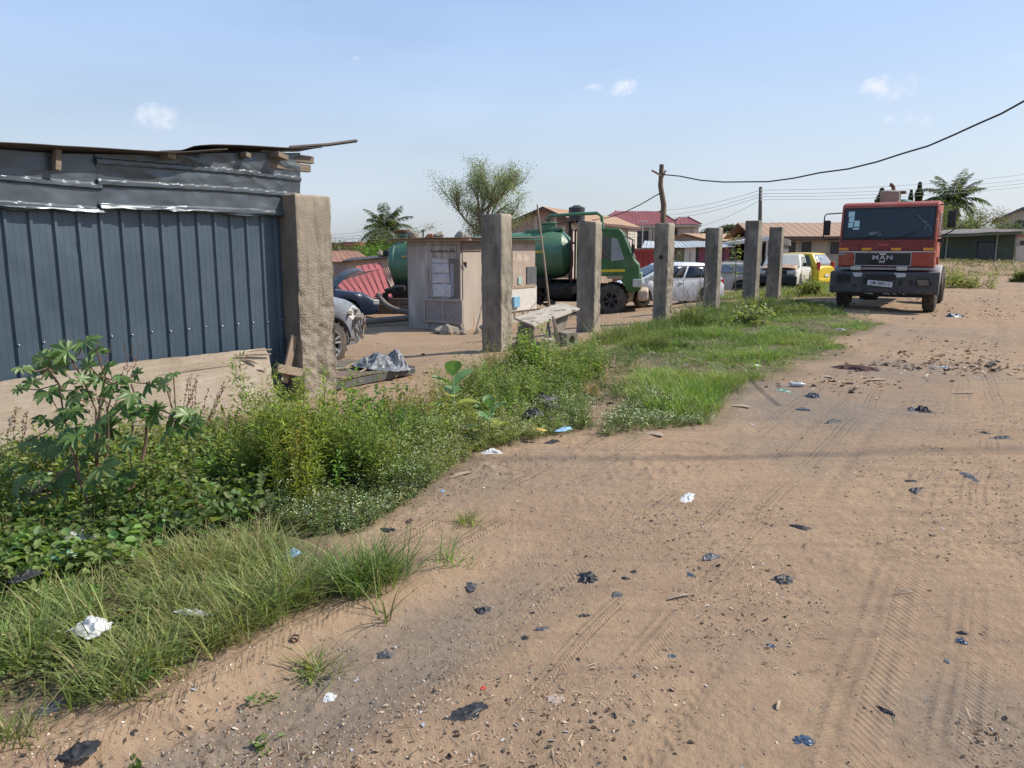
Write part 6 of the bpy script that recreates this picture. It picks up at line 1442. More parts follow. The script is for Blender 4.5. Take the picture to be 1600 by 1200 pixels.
def back_gable():
    f = plane_at(1080, 62, R(-8)); g = gz(f.P.x, f.P.y) - .1; t = thing('brown_gable_bungalow', 'low bungalow with a light brown roof just above the pale shop roof', 'house', (f.P.x, f.P.y, g))
    a, z0 = f.pix(1050, 373); b, z1 = f.pix(1067, 367); c, z2 = f.pix(1102, 375)
    m = MB(); pts = [(a, g), (a, z0), (b, z1), (c, z2), (c, g)]; n = 5
    m.add([f.w(x, 0, z) for x, z in pts] + [f.w(x, -.3, z) for x, z in pts], [tuple(range(n)), tuple(range(2*n-1, n-1, -1))] + [(i, (i+1)%n, (i+1)%n+n, i+n) for i in range(n)]); m.build('gable_wall', wallmat('grey_gable', (.30,.27,.23)), t, wc=True)
    mr = roofmat('tan_roof', (.48,.29,.17)); q = Vector((16.5, 7, 0))
    p0 = f.w(b, .4, z1 + .1); p1 = p0 + Vector((8.2, 6, -.02)); e0 = f.w(c + .3, .4, z2); e1 = e0 + Vector((7.0, 6, -.25)); roof_sheet(t, [e0, e1, p1 + Vector((0,0,.1)), p0], mr, .5)
    l0 = f.w(a - .4, .4, z0 - .05); roof_sheet(t, [l0 + Vector((8, 6, 0)), l0, p0, p1], mr, .5)
    m = MB(); e2 = e1 + Vector((-.3,.2,0)); m.hexa([Vector((e0.x, e0.y + .4, g)), Vector((e2.x, e2.y, g)), Vector((e2.x, e2.y + .3, g)), Vector((e0.x, e0.y + .7, g))], [Vector((e0.x, e0.y + .4, e0.z - .1)), Vector((e2.x, e2.y, e2.z - .1)), Vector((e2.x, e2.y + .3, e2.z - .1)), Vector((e0.x, e0.y + .7, e0.z - .1))]); m.build('side_wall', M_CREAM, t, wc=True)
back_gable()
# red corrugated container
f = plane_at(1005, 39, R(12)); g = gz(f.P.x, f.P.y) - .1; t = thing('red_container', 'bright red corrugated shipping container behind the front of the green tanker', 'container', (f.P.x, f.P.y, g))
a, z = f.pix(983, 389.5); b, _ = f.pix(1030, 389.5); G = []
xs = np.arange(a, b, .035); 
for zz in np.linspace(g, z - .12, 3): G.append([f.w(x, .05 * (1 if (i % 8) < 3 else 0 if 4 <= (i % 8) < 7 else .5), zz) for i, x in enumerate(xs)])
mred = pmat('container_red', (.34,.035,.028), (.24,.028,.022), 2, .55, spots=[((.16,.05,.035), 5, .66, .76)]); m = MB(); m.grid(G); m.build('corrugated_side', mred, t, wc=True, solid=.01)
m = MB(); f.box(m, a, b, -.02, .07, z - .12, z); f.box(m, a, b, -2.4, -.03, g + .1, z - .02); m.build('frame', mred, t, wc=True)

def long_building():
    f = plane_at(1250, 48, R(-4)); g = gz(f.P.x, f.P.y) - .2; t = thing('long_beige_building', 'long single storey beige building with a light brown roof behind the yellow car', 'building', (f.P.x, f.P.y, g))
    a, z = f.pix(1186, 368); b, _ = f.pix(1420, 364); mw = wallmat('grey_beige_wall', (.40,.35,.29)); m = MB(); f.box(m, a, b, -8, 0, g, z); m.build('wall', mw, t, wc=True)
    m = MB(); f.box(m, a, b, .003, .05, g, g + .55); m.build('plinth', wallmat('plinth_grey', (.28,.25,.22)), t, wc=True)
    mr = roofmat('tan_brown_roof', (.38,.235,.14), (.32,.20,.12), .6); B_ = Pl(f.P - f.n * 4, f.n); _, z1 = B_.pix(1250, 348.5)
    roof_sheet(t, [f.w(a - .5, .55, z - .1), f.w(b + .5, .55, z - .1), f.w(b + .5, -4, z1), f.w(a - .5, -4, z1)], mr, .45)
    roof_sheet(t, [f.w(b + .5, -8.6, z - .1), f.w(a - .5, -8.6, z - .1), f.w(a - .5, -4, z1), f.w(b + .5, -4, z1)], mr, .45)
    m = MB(); f.box(m, a - .5, b + .5, .5, .57, z - .3, z - .06); m.build('fascia', M_FASC, t, wc=True)
    for x0, x1, y0, y1 in ((1232, 1242.5, 378, 394.5), (1252, 1267, 377.5, 394), (1297, 1311, 377.5, 397), (1330, 1345, 377, 396), (1206, 1220, 378, 394), (1370, 1386, 377, 396)): window(t, f, (x0, y0), (x1, y1), mw, .01)
long_building()
# junk metal sheet near the farthest post
m = MB(); m.grid([[at(1219 + 16 * i / 4 + j * .5, 373 + 9 * j + (i - 2) * 1.2, 43 - .15 * i) for i in range(5)] for j in range(2)]); m.grid([[at(1221 + 12 * i / 3 - 2.8 * j, 388 + 7 * j + i * .5, 42.6) for i in range(4)] for j in range(3)])
tag(m.build('scrap_panels', pmat('scrap_metal', (.42,.33,.27), (.55,.5,.45), 3, .7), solid=.03), 'pale and brown bent scrap panels piled right behind the farthest post', 'scrap')

def green_shed():
    f = plane_at(1526, 61, R(-4)); g = .62; t = thing('green_shed', 'long dark green shed with a flat corrugated roof and sheeted doorway', 'shed', (f.P.x, f.P.y, g))
    a, z0 = f.pix(1440, 367); b, z1 = f.pix(1588, 360.5); mg = pmat('dark_green_wall', (.055,.075,.05), (.042,.058,.04), 1.2, .85, bump=.1, spots=[((.09,.10,.075), 3, .62, .8)])
    m = MB(); m.hexa([f.w(a, 0, g), f.w(b, 0, g), f.w(b, -5, g), f.w(a, -5, g)], [f.w(a, 0, z0), f.w(b, 0, z1), f.w(b, -5, z1), f.w(a, -5, z0)]); m.build('wall', mg, t, wc=True)
    mr = roofmat('dusty_tin', (.52,.44,.36), (.42,.35,.28), 1.5)
    roof_sheet(t, [f.w(a - .5, .9, z0 - .05), f.w(b + .5, .9, z1 - .02), f.w(b + .5, -5.4, z1 + .30), f.w(a - .5, -5.4, z0 + .27)], mr, .12, amp=.035)
    m = MB(); m.hexa([f.w(a, .80, z0 - .28), f.w(b, .80, z1 - .25), f.w(b, .74, z1 - .25), f.w(a, .74, z0 - .28)], [f.w(a, .80, z0 - .07), f.w(b, .80, z1 - .04), f.w(b, .74, z1 - .04), f.w(a, .74, z0 - .07)]); m.build('fascia', pmat('green_fascia', (.12,.15,.10), (.09,.11,.08), 2, .8), t, wc=True)
    t0, zz0 = f.pix(1524.5, 410); t1, zz1 = f.pix(1556, 377); m = MB(); m.grid([[f.w(t0 + (t1 - t0) * i / 14, .05 + .04 * math.sin(i * 1.3 + j), g + (zz1 - g) * j / 8) for i in range(15)] for j in range(9)]); m.build('door_sheet', pmat('black_sheeting', (.025,.027,.035), (.05,.05,.055), 4, .5, bump=.5, bscale=6), t, wc=True, smooth=True, solid=.01)
    for px in (1480, 1558): tt, zz = f.pix(px, 366); m = MB(); f.box(m, tt - .05, tt + .05, .02, .10, g, zz); m.build('support_post', pmat('pale_post', (.30,.30,.25)), t, wc=True)
green_shed()
def far_right():
    f = plane_at(1590, 95, R(-31)); g = gz(f.P.x, f.P.y) - .2; t = thing('far_gable_house', 'far cream gable house with an arched opening at the right edge', 'house', (f.P.x, f.P.y, g))
    a, z0 = f.pix(1556, 345); b, z1 = f.pix(1598, 328); c, z2 = f.pix(1645, 346); pts = [(a, g), (a, z0), (b, z1), (c, z2), (c, g)]; n = 5; m = MB()
    m.add([f.w(x, 0, z) for x, z in pts] + [f.w(x, -.4, z) for x, z in pts], [tuple(range(n)), tuple(range(2*n-1, n-1, -1))] + [(i, (i+1)%n, (i+1)%n+n, i+n) for i in range(n)]); m.build('gable_wall', wallmat('far_cream', (.50,.44,.37)), t, wc=True)
    mr = roofmat('slate_roof', (.13,.13,.15)); 
    for p, q in (((a - .4, z0 - .25), (b, z1 + .05)), ((b, z1 + .05), (c + .4, z2 - .25))): m = MB(); m.hexa([f.w(p[0], .5, p[1]), f.w(q[0], .5, q[1]), f.w(q[0], -10, q[1]), f.w(p[0], -10, p[1])], [f.w(p[0], .5, p[1] + .3), f.w(q[0], .5, q[1] + .3), f.w(q[0], -10, q[1] + .3), f.w(p[0], -10, p[1] + .3)]); m.build('roof', mr, t, wc=True)
    tt, zz = f.pix(1593, 353); m = MB(); arc = [(tt + .55 * math.cos(x), zz + .2 + .5 * math.sin(x)) for x in np.linspace(0, math.pi, 12)]; arc += [(tt - .55, zz - .3), (tt + .55, zz - .3)]; n = len(arc)
    m.add([f.w(x, .01, z) for x, z in arc] + [f.w(x, .06, z) for x, z in arc], [tuple(range(n)), tuple(range(n, 2*n))] + [(i, (i+1)%n, (i+1)%n+n, i+n) for i in range(n)]); m.build('arched_opening', M_WIN, t, wc=True)
    f = plane_at(1600, 63, 0); m = MB(); f.rect(m, (1588.5, 385), (1650, 411), -.2, 0); tag(m.build('boundary_wall', wallmat('off_white_wall', (.60,.55,.47))), 'short off white wall right of the green shed', 'wall')
    f = plane_at(1600, 70, 0); g = .5; t = thing('red_roof_outhouse', 'small outhouse with a reddish roof behind the off white wall', 'house', (f.P.x, f.P.y, g)); m = MB(); f.rect(m, (1591, 369), (1660, 400), -3, 0); m.build('wall', M_CREAM, t, wc=True); m = MB(); f.rect(m, (1588, 366), (1665, 369), -3.3, .3); m.build('roof', roofmat('reddish_roof', (.30,.12,.09)), t, wc=True); window(t, f, (1593, 376), (1604, 383))
far_right()
def left_far():
    f = plane_at(545, 40, R(10)); g = gz(f.P.x, f.P.y) - .1; t = thing('rusty_roof_hut', 'low building with a large rust brown ribbed roof behind the navy car', 'building', (f.P.x, f.P.y, g))
    B_ = Pl(f.P - f.n * 3.5, f.n); a, z0 = f.pix(480, 409); b, _ = f.pix(585, 404.5); c, z1 = B_.pix(490, 392); d, _ = B_.pix(558, 390.5)
    roof_sheet(t, [f.w(a, .2, z0), f.w(b, .2, z0), B_.w(d, 0, z1), B_.w(c, 0, z1)], roofmat('rust_brown_roof', (.33,.16,.09), (.25,.12,.07), 2), .3)
    m = MB(); f.box(m, a + .1, b - .3, -4, 0, g, z0 - .03); m.build('wall', wallmat('dull_wall', (.26,.22,.19)), t, wc=True)
    f = plane_at(590, 33, R(6)); g = gz(f.P.x, f.P.y) - .1; t = thing('flat_roof_shack', 'low shack with a thin dark flat roof and pinkish wall behind the red leaning sheets', 'shack', (f.P.x, f.P.y, g))
    a, z0 = f.pix(535, 409.5); b, z1 = f.pix(616, 402.5); m = MB(); m.hexa([f.w(a, .3, z0), f.w(b, .3, z1), f.w(b, -3, z1 + .1), f.w(a, -3, z0 + .1)], [f.w(a, .3, z0 + .05), f.w(b, .3, z1 + .05), f.w(b, -3, z1 + .15), f.w(a, -3, z0 + .15)]); m.build('roof', M_ROOFD, t, wc=True)
    m = MB(); m.hexa([f.w(a + .2, 0, g), f.w(b - .1, 0, g), f.w(b - .1, -2.8, g), f.w(a + .2, -2.8, g)], [f.w(a + .2, 0, z0 - .01), f.w(b - .1, 0, z1 - .01), f.w(b - .1, -2.8, z1 - .01), f.w(a + .2, -2.8, z0 - .01)]); m.build('wall', wallmat('pinkish_block', (.42,.32,.27)), t, wc=True)
    for k, (px, w, lab) in enumerate(((594, .16, 'pale block weighting the shack roof'), (604, .17, 'dark tyre like lump on the shack roof beside the tank'))):
        q = f.w(f.pix(px, 400)[0], -.3, f.pix(px, 402)[1] + .12); rock('roof_block', q, w, M_CONC if k == 0 else M_BLACK, lab, 'block', 6 + k, (1.3, 1, .9))
    f = plane_at(535, 80, 0); g = gz(f.P.x, f.P.y) - .2; t = thing('red_building', 'far reddish pink flat roofed building left of the coconut palm', 'building', (f.P.x, f.P.y, g))
    m = MB(); f.rect(m, (480, 379.5), (537, 400), -6, -.2); m.build('wall', wallmat('brownish_red', (.26,.10,.085)), t, wc=True); m = MB(); f.rect(m, (537, 378), (562, 400), -5, 0); m.build('wall', wallmat('pinkish_red', (.46,.13,.13)), t, wc=True)
    m = MB(); f.rect(m, (537, 376), (537.8, 392), .05, .2); m.build('drain_pipe', M_DARK, t, wc=True)
    # low block wall under the hoses
    f = plane_at(600, 24.6, R(4)); g = gz(f.P.x, f.P.y) - .1; m = MB(); a, z = f.pix(548, 466.5); b, _ = f.pix(648, 466.5)
    tt = thing('block_wall', 'low dark block wall below the red leaning sheets', 'wall', f.w((a + b) / 2, 0, g)); r = random.Random(4)
    m = MB(); n = 10
    for row in range(3):
        h0 = g + row * .2
        for k in range(n + 1):
            x0 = a + (b - a) * (k - .5 * (row % 2)) / n; x1 = x0 + (b - a) / n - .012; x0 = max(x0, a); x1 = min(x1, b)
            if x1 > x0 and h0 + .19 < z + .05: f.box(m, x0, x1, -.12 + r.uniform(-.006, .006), r.uniform(-.006, .006), h0, h0 + .188)
    m.build('blocks', pmat('dark_block', (.15,.13,.11), (.10,.09,.08), 3, .95, bump=.4), tt, wc=True)
    # red ribbed sheets leaning
    t = thing('red_roof_sheets', 'large faded red ribbed metal sheets leaning behind the navy car', 'metal sheet', gpa(580, 23.8))
    mr = pmat('faded_red_sheet', (.43,.12,.105), (.36,.10,.09), 2.5, .6, spots=[((.48,.26,.22), 5, .62, .8)]); ml = pmat('seam_dark', (.12,.02,.02))
    def quad(A, B_, C, D, n, nm, mat):
        A, B_, C, D = at(*A), at(*B_), at(*C), at(*D); us = []
        for k in range(n): us += [(k, 0), (k + .88, 0), (k + .90, 1), (k + .98, 1)]
        us.append((n, 0)); nr = (B_ - A).cross(D - A).normalized(); nr = nr if nr.y < 0 else -nr
        for k in range(n):
            sm = MB(); q0, q1 = (k + .94) / n, (k + .94) / n; sm.tube([A.lerp(B_, q0) + nr * .045, D.lerp(C, q1) - nr * .004], .011, 4); sm.build('seam', ml, t, wc=True)
        m = MB(); m.grid([[A.lerp(B_, u / n).lerp(D.lerp(C, u / n), v / 4) + nr * (.0 * h + .003 * math.sin(v * 2 + u)) for u, h in us] for v in range(5)]); m.build(nm, mat, t, wc=True, solid=.01)
    quad((524, 442, 24.5), (600, 419, 25.6), (614, 467, 23.6), (547, 465, 23.2), 8, 'ribbed_sheet', mr)
    quad((556, 416, 26.2), (594, 409.5, 26.6), (598, 420, 25.9), (560, 426, 25.3), 4, 'upper_sheet', mr)
    quad((600, 419, 25.65), (607, 417, 25.7), (616, 444, 24.6), (611, 449, 24.4), 3, 'tile_strip', pmat('pale_tiles', (.50,.36,.29), (.4,.28,.22), 5, .8))
left_far()

# ------------------------------------------------------------------ trees
M_BARK = pmat('bark', (.13,.10,.075), (.20,.165,.13), 5, .95, bump=.6, bscale=14)
M_PBARK = pmat('palm_bark', (.20,.175,.14), (.13,.11,.09), 3, .95, bump=.6, bscale=8, stretch=(1,1,6))
def palm(label, base, crown, fl, nf, seed, dead=5, col=(.065,.09,.045), lean=(0,0), group='coconut palms'):
    r = np.random.default_rng(seed); t = thing('coconut_palm', label, 'palm tree', base, 0, group); b = Vector((0,0,0)); c = Vector(crown) - Vector(base)
    m = MB(); P = [b.lerp(c, k / 8) + Vector((lean[0] * math.sin(k / 8 * math.pi), lean[1] * math.sin(k / 8 * math.pi), 0)) for k in range(9)]; P[-1] = P[-1] + Vector((0, 0, .25))
    m.tube(P, [.24, .19, .17, .16, .155, .15, .145, .14, .13], 12); m.build('trunk', M_PBARK, t, smooth=True)
    parts = []; fm = MB()
    for k in range(nf + dead):
        A = k * 2.399 + r.normal(0, .15); young = k / nf
        el = R(82) - R(105) * young ** 1.1 + r.normal(0, .10) if k < nf else R(-50) + r.normal(0, .15)
        L_ = fl * (.85 + .25 * r.random()) * (1 if k < nf else .72); drop = (.55 + .35 * young + .15 * r.random()) * 1.3
        dirh = np.array([math.cos(A), math.sin(A), 0]); n = 15; P = [np.array(c) + np.array([0, 0, .12])]; e = el
        for i in range(n):
            e2 = e - drop * (i / n) ** 1.3 * 1.2; P.append(P[-1] + (dirh * math.cos(e2) + np.array([0, 0, 1]) * math.sin(e2)) * L_ / n)
        P = np.array(P); fm.tube([Vector(p) for p in P[::2]], [.035 - .03 * i / 8 for i in range(len(P[::2]))], 5)
        nl = 40; s = np.linspace(.12, .99, nl); pos = np.stack([np.interp(s, np.linspace(0, 1, n + 1), P[:, j]) for j in range(3)], 1)
        tan = np.gradient(pos, axis=0); tan /= np.linalg.norm(tan, axis=1, keepdims=True); side = np.cross(tan, [0, 0, 1.]); side /= np.linalg.norm(side, axis=1, keepdims=True) + 1e-9
        ll = fl * .25 * np.sin(np.pi * np.clip(s * .85 + .12, 0, 1)) ** .6
        cc = np.array(col) if k < nf else np.array((.16, .12, .07))
        for sg in (-1, 1):
            dr = r.uniform(.25, .85, nl)[:, None]; d = side * sg * .75 + tan * .55 - np.array([0, 0, 1.]) * dr; d /= np.linalg.norm(d, axis=1, keepdims=True)
            parts.append(leaves(pos, d, np.cross(tan, side * sg) + r.normal(0, .3, (nl, 3)), ll * r.uniform(.8, 1.15, nl), .05 * fl / 3, tints(nl, cc, .2, seed + k * 3 + (sg > 0)), .1, .25))
    plant('crown', parts, mat=LEAF, parent=t); fm.build('frond_stalks', pmat('frond_stalk', (.14,.15,.06), (.2,.19,.09), 4, .7), t, smooth=True)
    if dead:
        m = MB(); rr = random.Random(seed)
        for k in range(9): a = k * .7; bm_c = c + Vector((math.cos(a) * .22, math.sin(a) * .22, -.15 - .1 * rr.random())); m.lathe([(.001, -.13), (.08, -.08), (.11, 0), (.08, .08), (.001, .12)], 8, c=bm_c)
        m.build('coconuts', pmat('coconut', (.14,.15,.05), (.2,.13,.06), 4, .6), t, smooth=True)
P_ = at(603, 357, 88); B_ = Vector((P_.x - .1, 88, gz(P_.x, 88) - .2)); palm('coconut palm with drooping fronds left of the hut, near the red building', B_, P_ + Vector((0, 0, -.2)), 3.4, 24, 5, dead=4)
P_ = at(1490, 312, 82); B_ = Vector((P_.x + .3, 82, gz(P_.x, 82) - .2)); palm('taller coconut palm above the green shed on the right', B_, P_ + Vector((0, 0, -.3)), 3.5, 28, 9, dead=6, lean=(.15, 0))

def tree(name, label, base, H, rad, seed, col, leaf=.12, nleaf=9000, trunk_r=.14, cbase=.3, sparse=.5, upright=.6, alt=None, cat='tree', group=None, limbs=7, mat=None, droop=0, cl=.35, wide=1.0):
    r = np.random.default_rng(seed); t = thing(name, label, cat, base, 0, group); m = MB(); tips = []
    def grow(p, d, L_, rad_, lev):
        pts = [p]; q = p.copy(); dd = d.copy(); n = 4
        for i in range(n):
            dd = dd + r.normal(0, .16, 3); dd[2] += .05 * upright; dd /= np.linalg.norm(dd); q = q + dd * L_ / n; pts.append(q.copy())
        m.tube([Vector(x) for x in pts], [rad_ * (1 - .5 * i / n) for i in range(n + 1)], 7 if lev < 2 else 4)
        if lev >= 3: tips.extend(pts[1:]); return
        if lev >= 2: tips.extend(pts[2:])
        for k in range(limbs if lev == 0 else (5 if lev == 1 else 4)):
            i = r.integers(1 if lev else 1, n + 1); s = pts[i]; a = r.random() * 6.28; sp = (1 - upright) * 1.3 + .35
            nd = dd * (.55 + .5 * upright) + np.array([math.cos(a) * sp * wide, math.sin(a) * sp * wide, .25 * r.random()]); nd /= np.linalg.norm(nd); grow(s.copy(), nd, L_ * r.uniform(.48, .72), rad_ * .5, lev + 1)
    grow(np.array([0, 0, -.1]), np.array([0, 0, 1.]), H * (.42 + .2 * upright), trunk_r, 0)
    m.build('trunk', M_BARK, t, smooth=True)
    T_ = np.array(tips); sc_xy = rad / max(.1, np.percentile(np.hypot(T_[:, 0], T_[:, 1]), 95)); k_ = T_[:, 2].max()
    T_ = T_[T_[:, 2] > H * cbase * .8]
    if len(T_) > 12: w = r.random(len(T_)) < (1 - sparse * .3); T_ = T_[w]
    idx = r.integers(0, len(T_), nleaf); C = T_[idx] + r.normal(0, 1, (nleaf, 3)) * np.array([cl, cl, cl * .8])
    a = r.random(nleaf) * 6.28; el = r.normal(-droop, .5, nleaf); d = np.stack([np.cos(a) * np.cos(el), np.sin(a) * np.cos(el), np.sin(el)], 1)
    tn = tints(nleaf, col, .2, seed + 1, alt, .2) * (np.repeat(1 + .22 * r.normal(0, 1, (len(T_), 1)), 1, 0)[idx]).clip(.5, 1.6)
    plant('crown', leaves(C, d, r.normal(0, .6, (nleaf, 3)) + np.array([0, 0, .8]), leaf * r.uniform(.6, 1.3, nleaf), leaf * .45, tn.clip(.005, .9)), parent=t)
    return t
p = at(752, 392, 54); tree('feathery_tree', 'tall feathery pale green tree rising above the hut and the second post', (p.x, 54, gz(p.x, 54)), 8.0, 2.6, 17, (.17,.205,.13), leaf=.11, nleaf=22000, trunk_r=.16, cbase=.2, upright=.74, sparse=.9, limbs=9, cl=.27, droop=.3, alt=(.22,.24,.17), wide=.85)
p = at(818, 392, 50); tree('yellowish_tree', 'small yellowish bush tree in front of the brown roofed gable', (p.x, 50, gz(p.x, 50)), 3.4, 1.2, 27, (.25,.24,.09), leaf=.12, nleaf=2600, trunk_r=.06, cbase=.3, upright=.4, limbs=6, cl=.2)
for k, (px, D, H, rad, c, lab) in enumerate(((588, 52, 3.9, 2.2, (.11,.19,.035), 'dense bright green bush below the coconut palm'), (562, 60, 3.7, 2.0, (.075,.12,.04), 'darker green bush behind the rust brown roof'), (590, 80, 7.0, 2.4, (.05,.075,.03), 'dark tree mass around the foot of the coconut palm'), (634, 82, 6.6, 2.0, (.15,.15,.07), 'dry olive tree right of the coconut palm'))):
    p = at(px, 392, D); tree('bushy_tree', lab, (p.x, D, gz(p.x, D)), H, rad, 40 + k, c, leaf=.16, nleaf=6500, trunk_r=.12, cbase=.12, upright=.15, sparse=.1, limbs=9, cl=.42, wide=1.5, group='bushes around the coconut palm')
for k, (px, D, H, rad, c, lab) in enumerate(((1474, 74, 8.6, 2.4, (.10,.13,.05), 'olive green tree right behind the red lorry mirror'), (1504, 78, 8.2, 2.3, (.12,.115,.06), 'brownish olive tree under the taller coconut palm'), (1532, 76, 6.6, 2.2, (.06,.085,.035), 'dark leafy bush over the middle of the green shed'), (1560, 80, 6.6, 1.9, (.06,.09,.04), 'small dark tree left of the far gable house'), (1452, 80, 8.2, 1.8, (.09,.12,.05), 'thin olive tree directly behind the red lorry cab'))):
    p = at(px, 392, D); tree('bushy_tree', lab, (p.x, D, gz(p.x, D) - .3), H, rad, 60 + k, c, leaf=.18, nleaf=6000, trunk_r=.12, cbase=.15, upright=.2, sparse=.3, limbs=9, cl=.38, wide=1.3, group='trees behind the green shed')
def conifer(px, top, D, w, lab, seed):
    p = at(px, top, D); g = gz(p.x, D) - .2; H = p.z - g; t = thing('conifer', lab, 'tree', (p.x, D, g), 0, 'dark conifers behind the lorry'); r = np.random.default_rng(seed)
    MB().tube([(0, 0, 0), (0, 0, H * .5), (0, 0, H * .97)], [.12, .08, .02], 6).build('trunk', M_BARK, t)
    n = 5000; z = H * (.25 + .75 * r.random(n)); f = (z / H); rr = w * np.clip((1 - f) * 1.6, 0, 1) ** .7 * np.sqrt(r.random(n)) * (1 + .3 * np.sin(z * 5 + seed)); a = r.random(n) * 6.28
    C = np.stack([np.cos(a) * rr, np.sin(a) * rr, z], 1); d = np.stack([np.cos(a) * .5, np.sin(a) * .5, .9 + 0 * a], 1); d /= np.linalg.norm(d, axis=1, keepdims=True)
    plant('crown', leaves(C, d, r.normal(0, 1, (n, 3)), .26, .09, tints(n, (.035,.06,.025), .25, seed)), parent=t)
conifer(1437.5, 287, 88, .85, 'taller dark pointed conifer behind the red lorry cab', 3); conifer(1424, 299, 90, .5, 'shorter dark conifer left of its taller neighbour', 4); conifer(1378, 297, 70, .9, 'dark tufted tree top just above the red lorry tank', 5)
# far tree line: nobody could count it
def far_trees():
    r = np.random.default_rng(5); parts = []
    for px, w, D, top, c in [(1104, 24, 170, 361, (.05,.065,.045)), (1125, 20, 175, 360, (.05,.065,.045)), (1150, 26, 168, 359.5, (.05,.065,.04)), (1165, 22, 172, 358, (.05,.06,.045)), (1190, 30, 172, 357, (.05,.06,.045)), (1230, 30, 180, 362, (.05,.06,.045)), (640, 60, 150, 377, (.06,.075,.05)), (700, 70, 150, 378, (.06,.075,.05)), (540, 60, 150, 381, (.06,.075,.05)), (1540, 60, 150, 362, (.05,.065,.045)), (1600, 60, 150, 360, (.05,.065,.045))]:
        c0 = at(px, top, D); R_ = w / F * D / 2; n = 2600; g = gz(c0.x, D); H = c0.z - g
        a = r.random(n) * 6.28; q = np.sqrt(r.random(n)); zz = H * (1 - (q ** 2) * .55 * r.random(n)) * (r.random(n) ** .35)
        X = np.stack([c0.x + np.cos(a) * q * R_ * (1 + .3 * np.sin(a * 5 + px)), D + np.sin(a) * q * R_, g + zz * (.9 + .15 * np.sin(a * 7))], 1)
        d = r.normal(0, 1, (n, 3)); d /= np.linalg.norm(d, axis=1, keepdims=True)
        parts.append(leaves(X, d, r.normal(0, 1, (n, 3)), .6, .35, tints(n, c, .25, px)))
    # flat topped acacia standing out above them
    c0 = at(1138, 357, 160); n = 900; a = r.random(n) * 6.28; q = np.sqrt(r.random(n)) * 1.6
    X = np.stack([c0.x + np.cos(a) * q, 160 + np.sin(a) * q, c0.z + r.normal(0, .25, n)], 1); d = r.normal(0, 1, (n, 3)); d /= np.linalg.norm(d, axis=1, keepdims=True)
    parts.append(leaves(X, d, r.normal(0, 1, (n, 3)), .5, .25, tints(n, (.06,.075,.05), .25, 1)))
    n = 15000; an = r.uniform(R(-75), R(70), n); D_ = 165 + 12 * r.random(n); hh = 2.5 + .8 * fbm(an * 30, an * 0, 71, 3); z = -.4 + (hh + .9) * r.random(n) ** .7 * .9
    X = np.stack([np.sin(an) * D_, np.cos(an) * D_, z], 1); d = r.normal(0, 1, (n, 3)); d /= np.linalg.norm(d, axis=1, keepdims=True); parts.append(leaves(X, d, r.normal(0, 1, (n, 3)), 1.3, .8, tints(n, (.06,.075,.05), .25, 91)))
    plant('distant_trees', parts, kind='stuff')
far_trees()

# ------------------------------------------------------------------ utility pole and thin wires
b = gpa(1189, 40); top = at(1188.5, 292, 40); t = thing('utility_pole', 'thin dark utility pole rising behind the tallest far concrete post', 'pole', b)
m = MB(); m.tube([b, b.lerp(top, .5), top], [.13, .11, .08], 9); m.build('shaft', pmat('pole_grey', (.10,.105,.09), (.14,.13,.11), 3, .9), t, wc=True, smooth=True)
for y in (297, 302.5, 307, 312): m = MB(); q = at(1188.5, y, 39.9); m.lathe([(.001, -.05), (.05, -.04), (.03, 0), (.05, .04), (.001, .05)], 8, c=q + Vector((.0, -.09, 0))); m.build('insulator', M_WHITE, t, wc=True)
M_THIN = pmat('thin_wire', (.24,.24,.25), None, 5, .6)
def wire(a, b, sag, r, label, group='thin electric wires'):
    a, b = at(*a), at(*b); m = MB(); m.tube([a.lerp(b, k / 12) - Vector((0, 0, sag * 4 * (k / 12) * (1 - k / 12))) for k in range(13)], r * .72, 5); tag(m.build('electric_wire', M_THIN), label, 'wire', group)
for k, (ya, yb) in enumerate(((297, 270.5), (302.5, 279), (307, 285), (312, 290.5))):
    wire((1188.5, ya, 39.9), (1640, yb - 3, 47), .25, .014, ['topmost', 'second highest', 'third', 'lowest'][k] + ' of the thin wires running right from the utility pole')
for k, (ya, xb, yb, D) in enumerate(((297, 1040, 328, 62), (302.5, 1040, 336, 62), (307, 1046, 341, 62), (312, 1093, 353.5, 76))):
    wire((1188.5, ya, 39.9), (xb, yb, D), .2, .014, ['topmost', 'second highest', 'third', 'steepest and lowest'][k] + ' of the thin wires running left from the utility pole')
for k, (a, b_, D) in enumerate((((500, 368), (602, 356), 70), ((500, 372), (606, 361), 70), ((500, 376), (610, 366), 70), ((505, 371.5), (740, 374), 72))):
    wire((a[0], a[1], D), (b_[0], b_[1], D), .12, .018, ['highest thin wire in front of the left coconut palm', 'middle thin wire in front of the left coconut palm', 'lowest thin wire in front of the left coconut palm', 'long level wire above the red building and hut'][k])
t = thing('far_power_pole', 'tiny distant power pole with a cross arm left of the feathery tree', 'pole', at(661, 392, 80)); m = MB(); m.tube([at(661, 392, 80), at(661, 358, 80)], .07, 6); m.build('shaft', M_DARK, t, wc=True); m = MB(); m.tube([at(657, 361, 80), at(665, 361, 80)], .05, 5); m.build('cross_arm', M_DARK, t, wc=True)
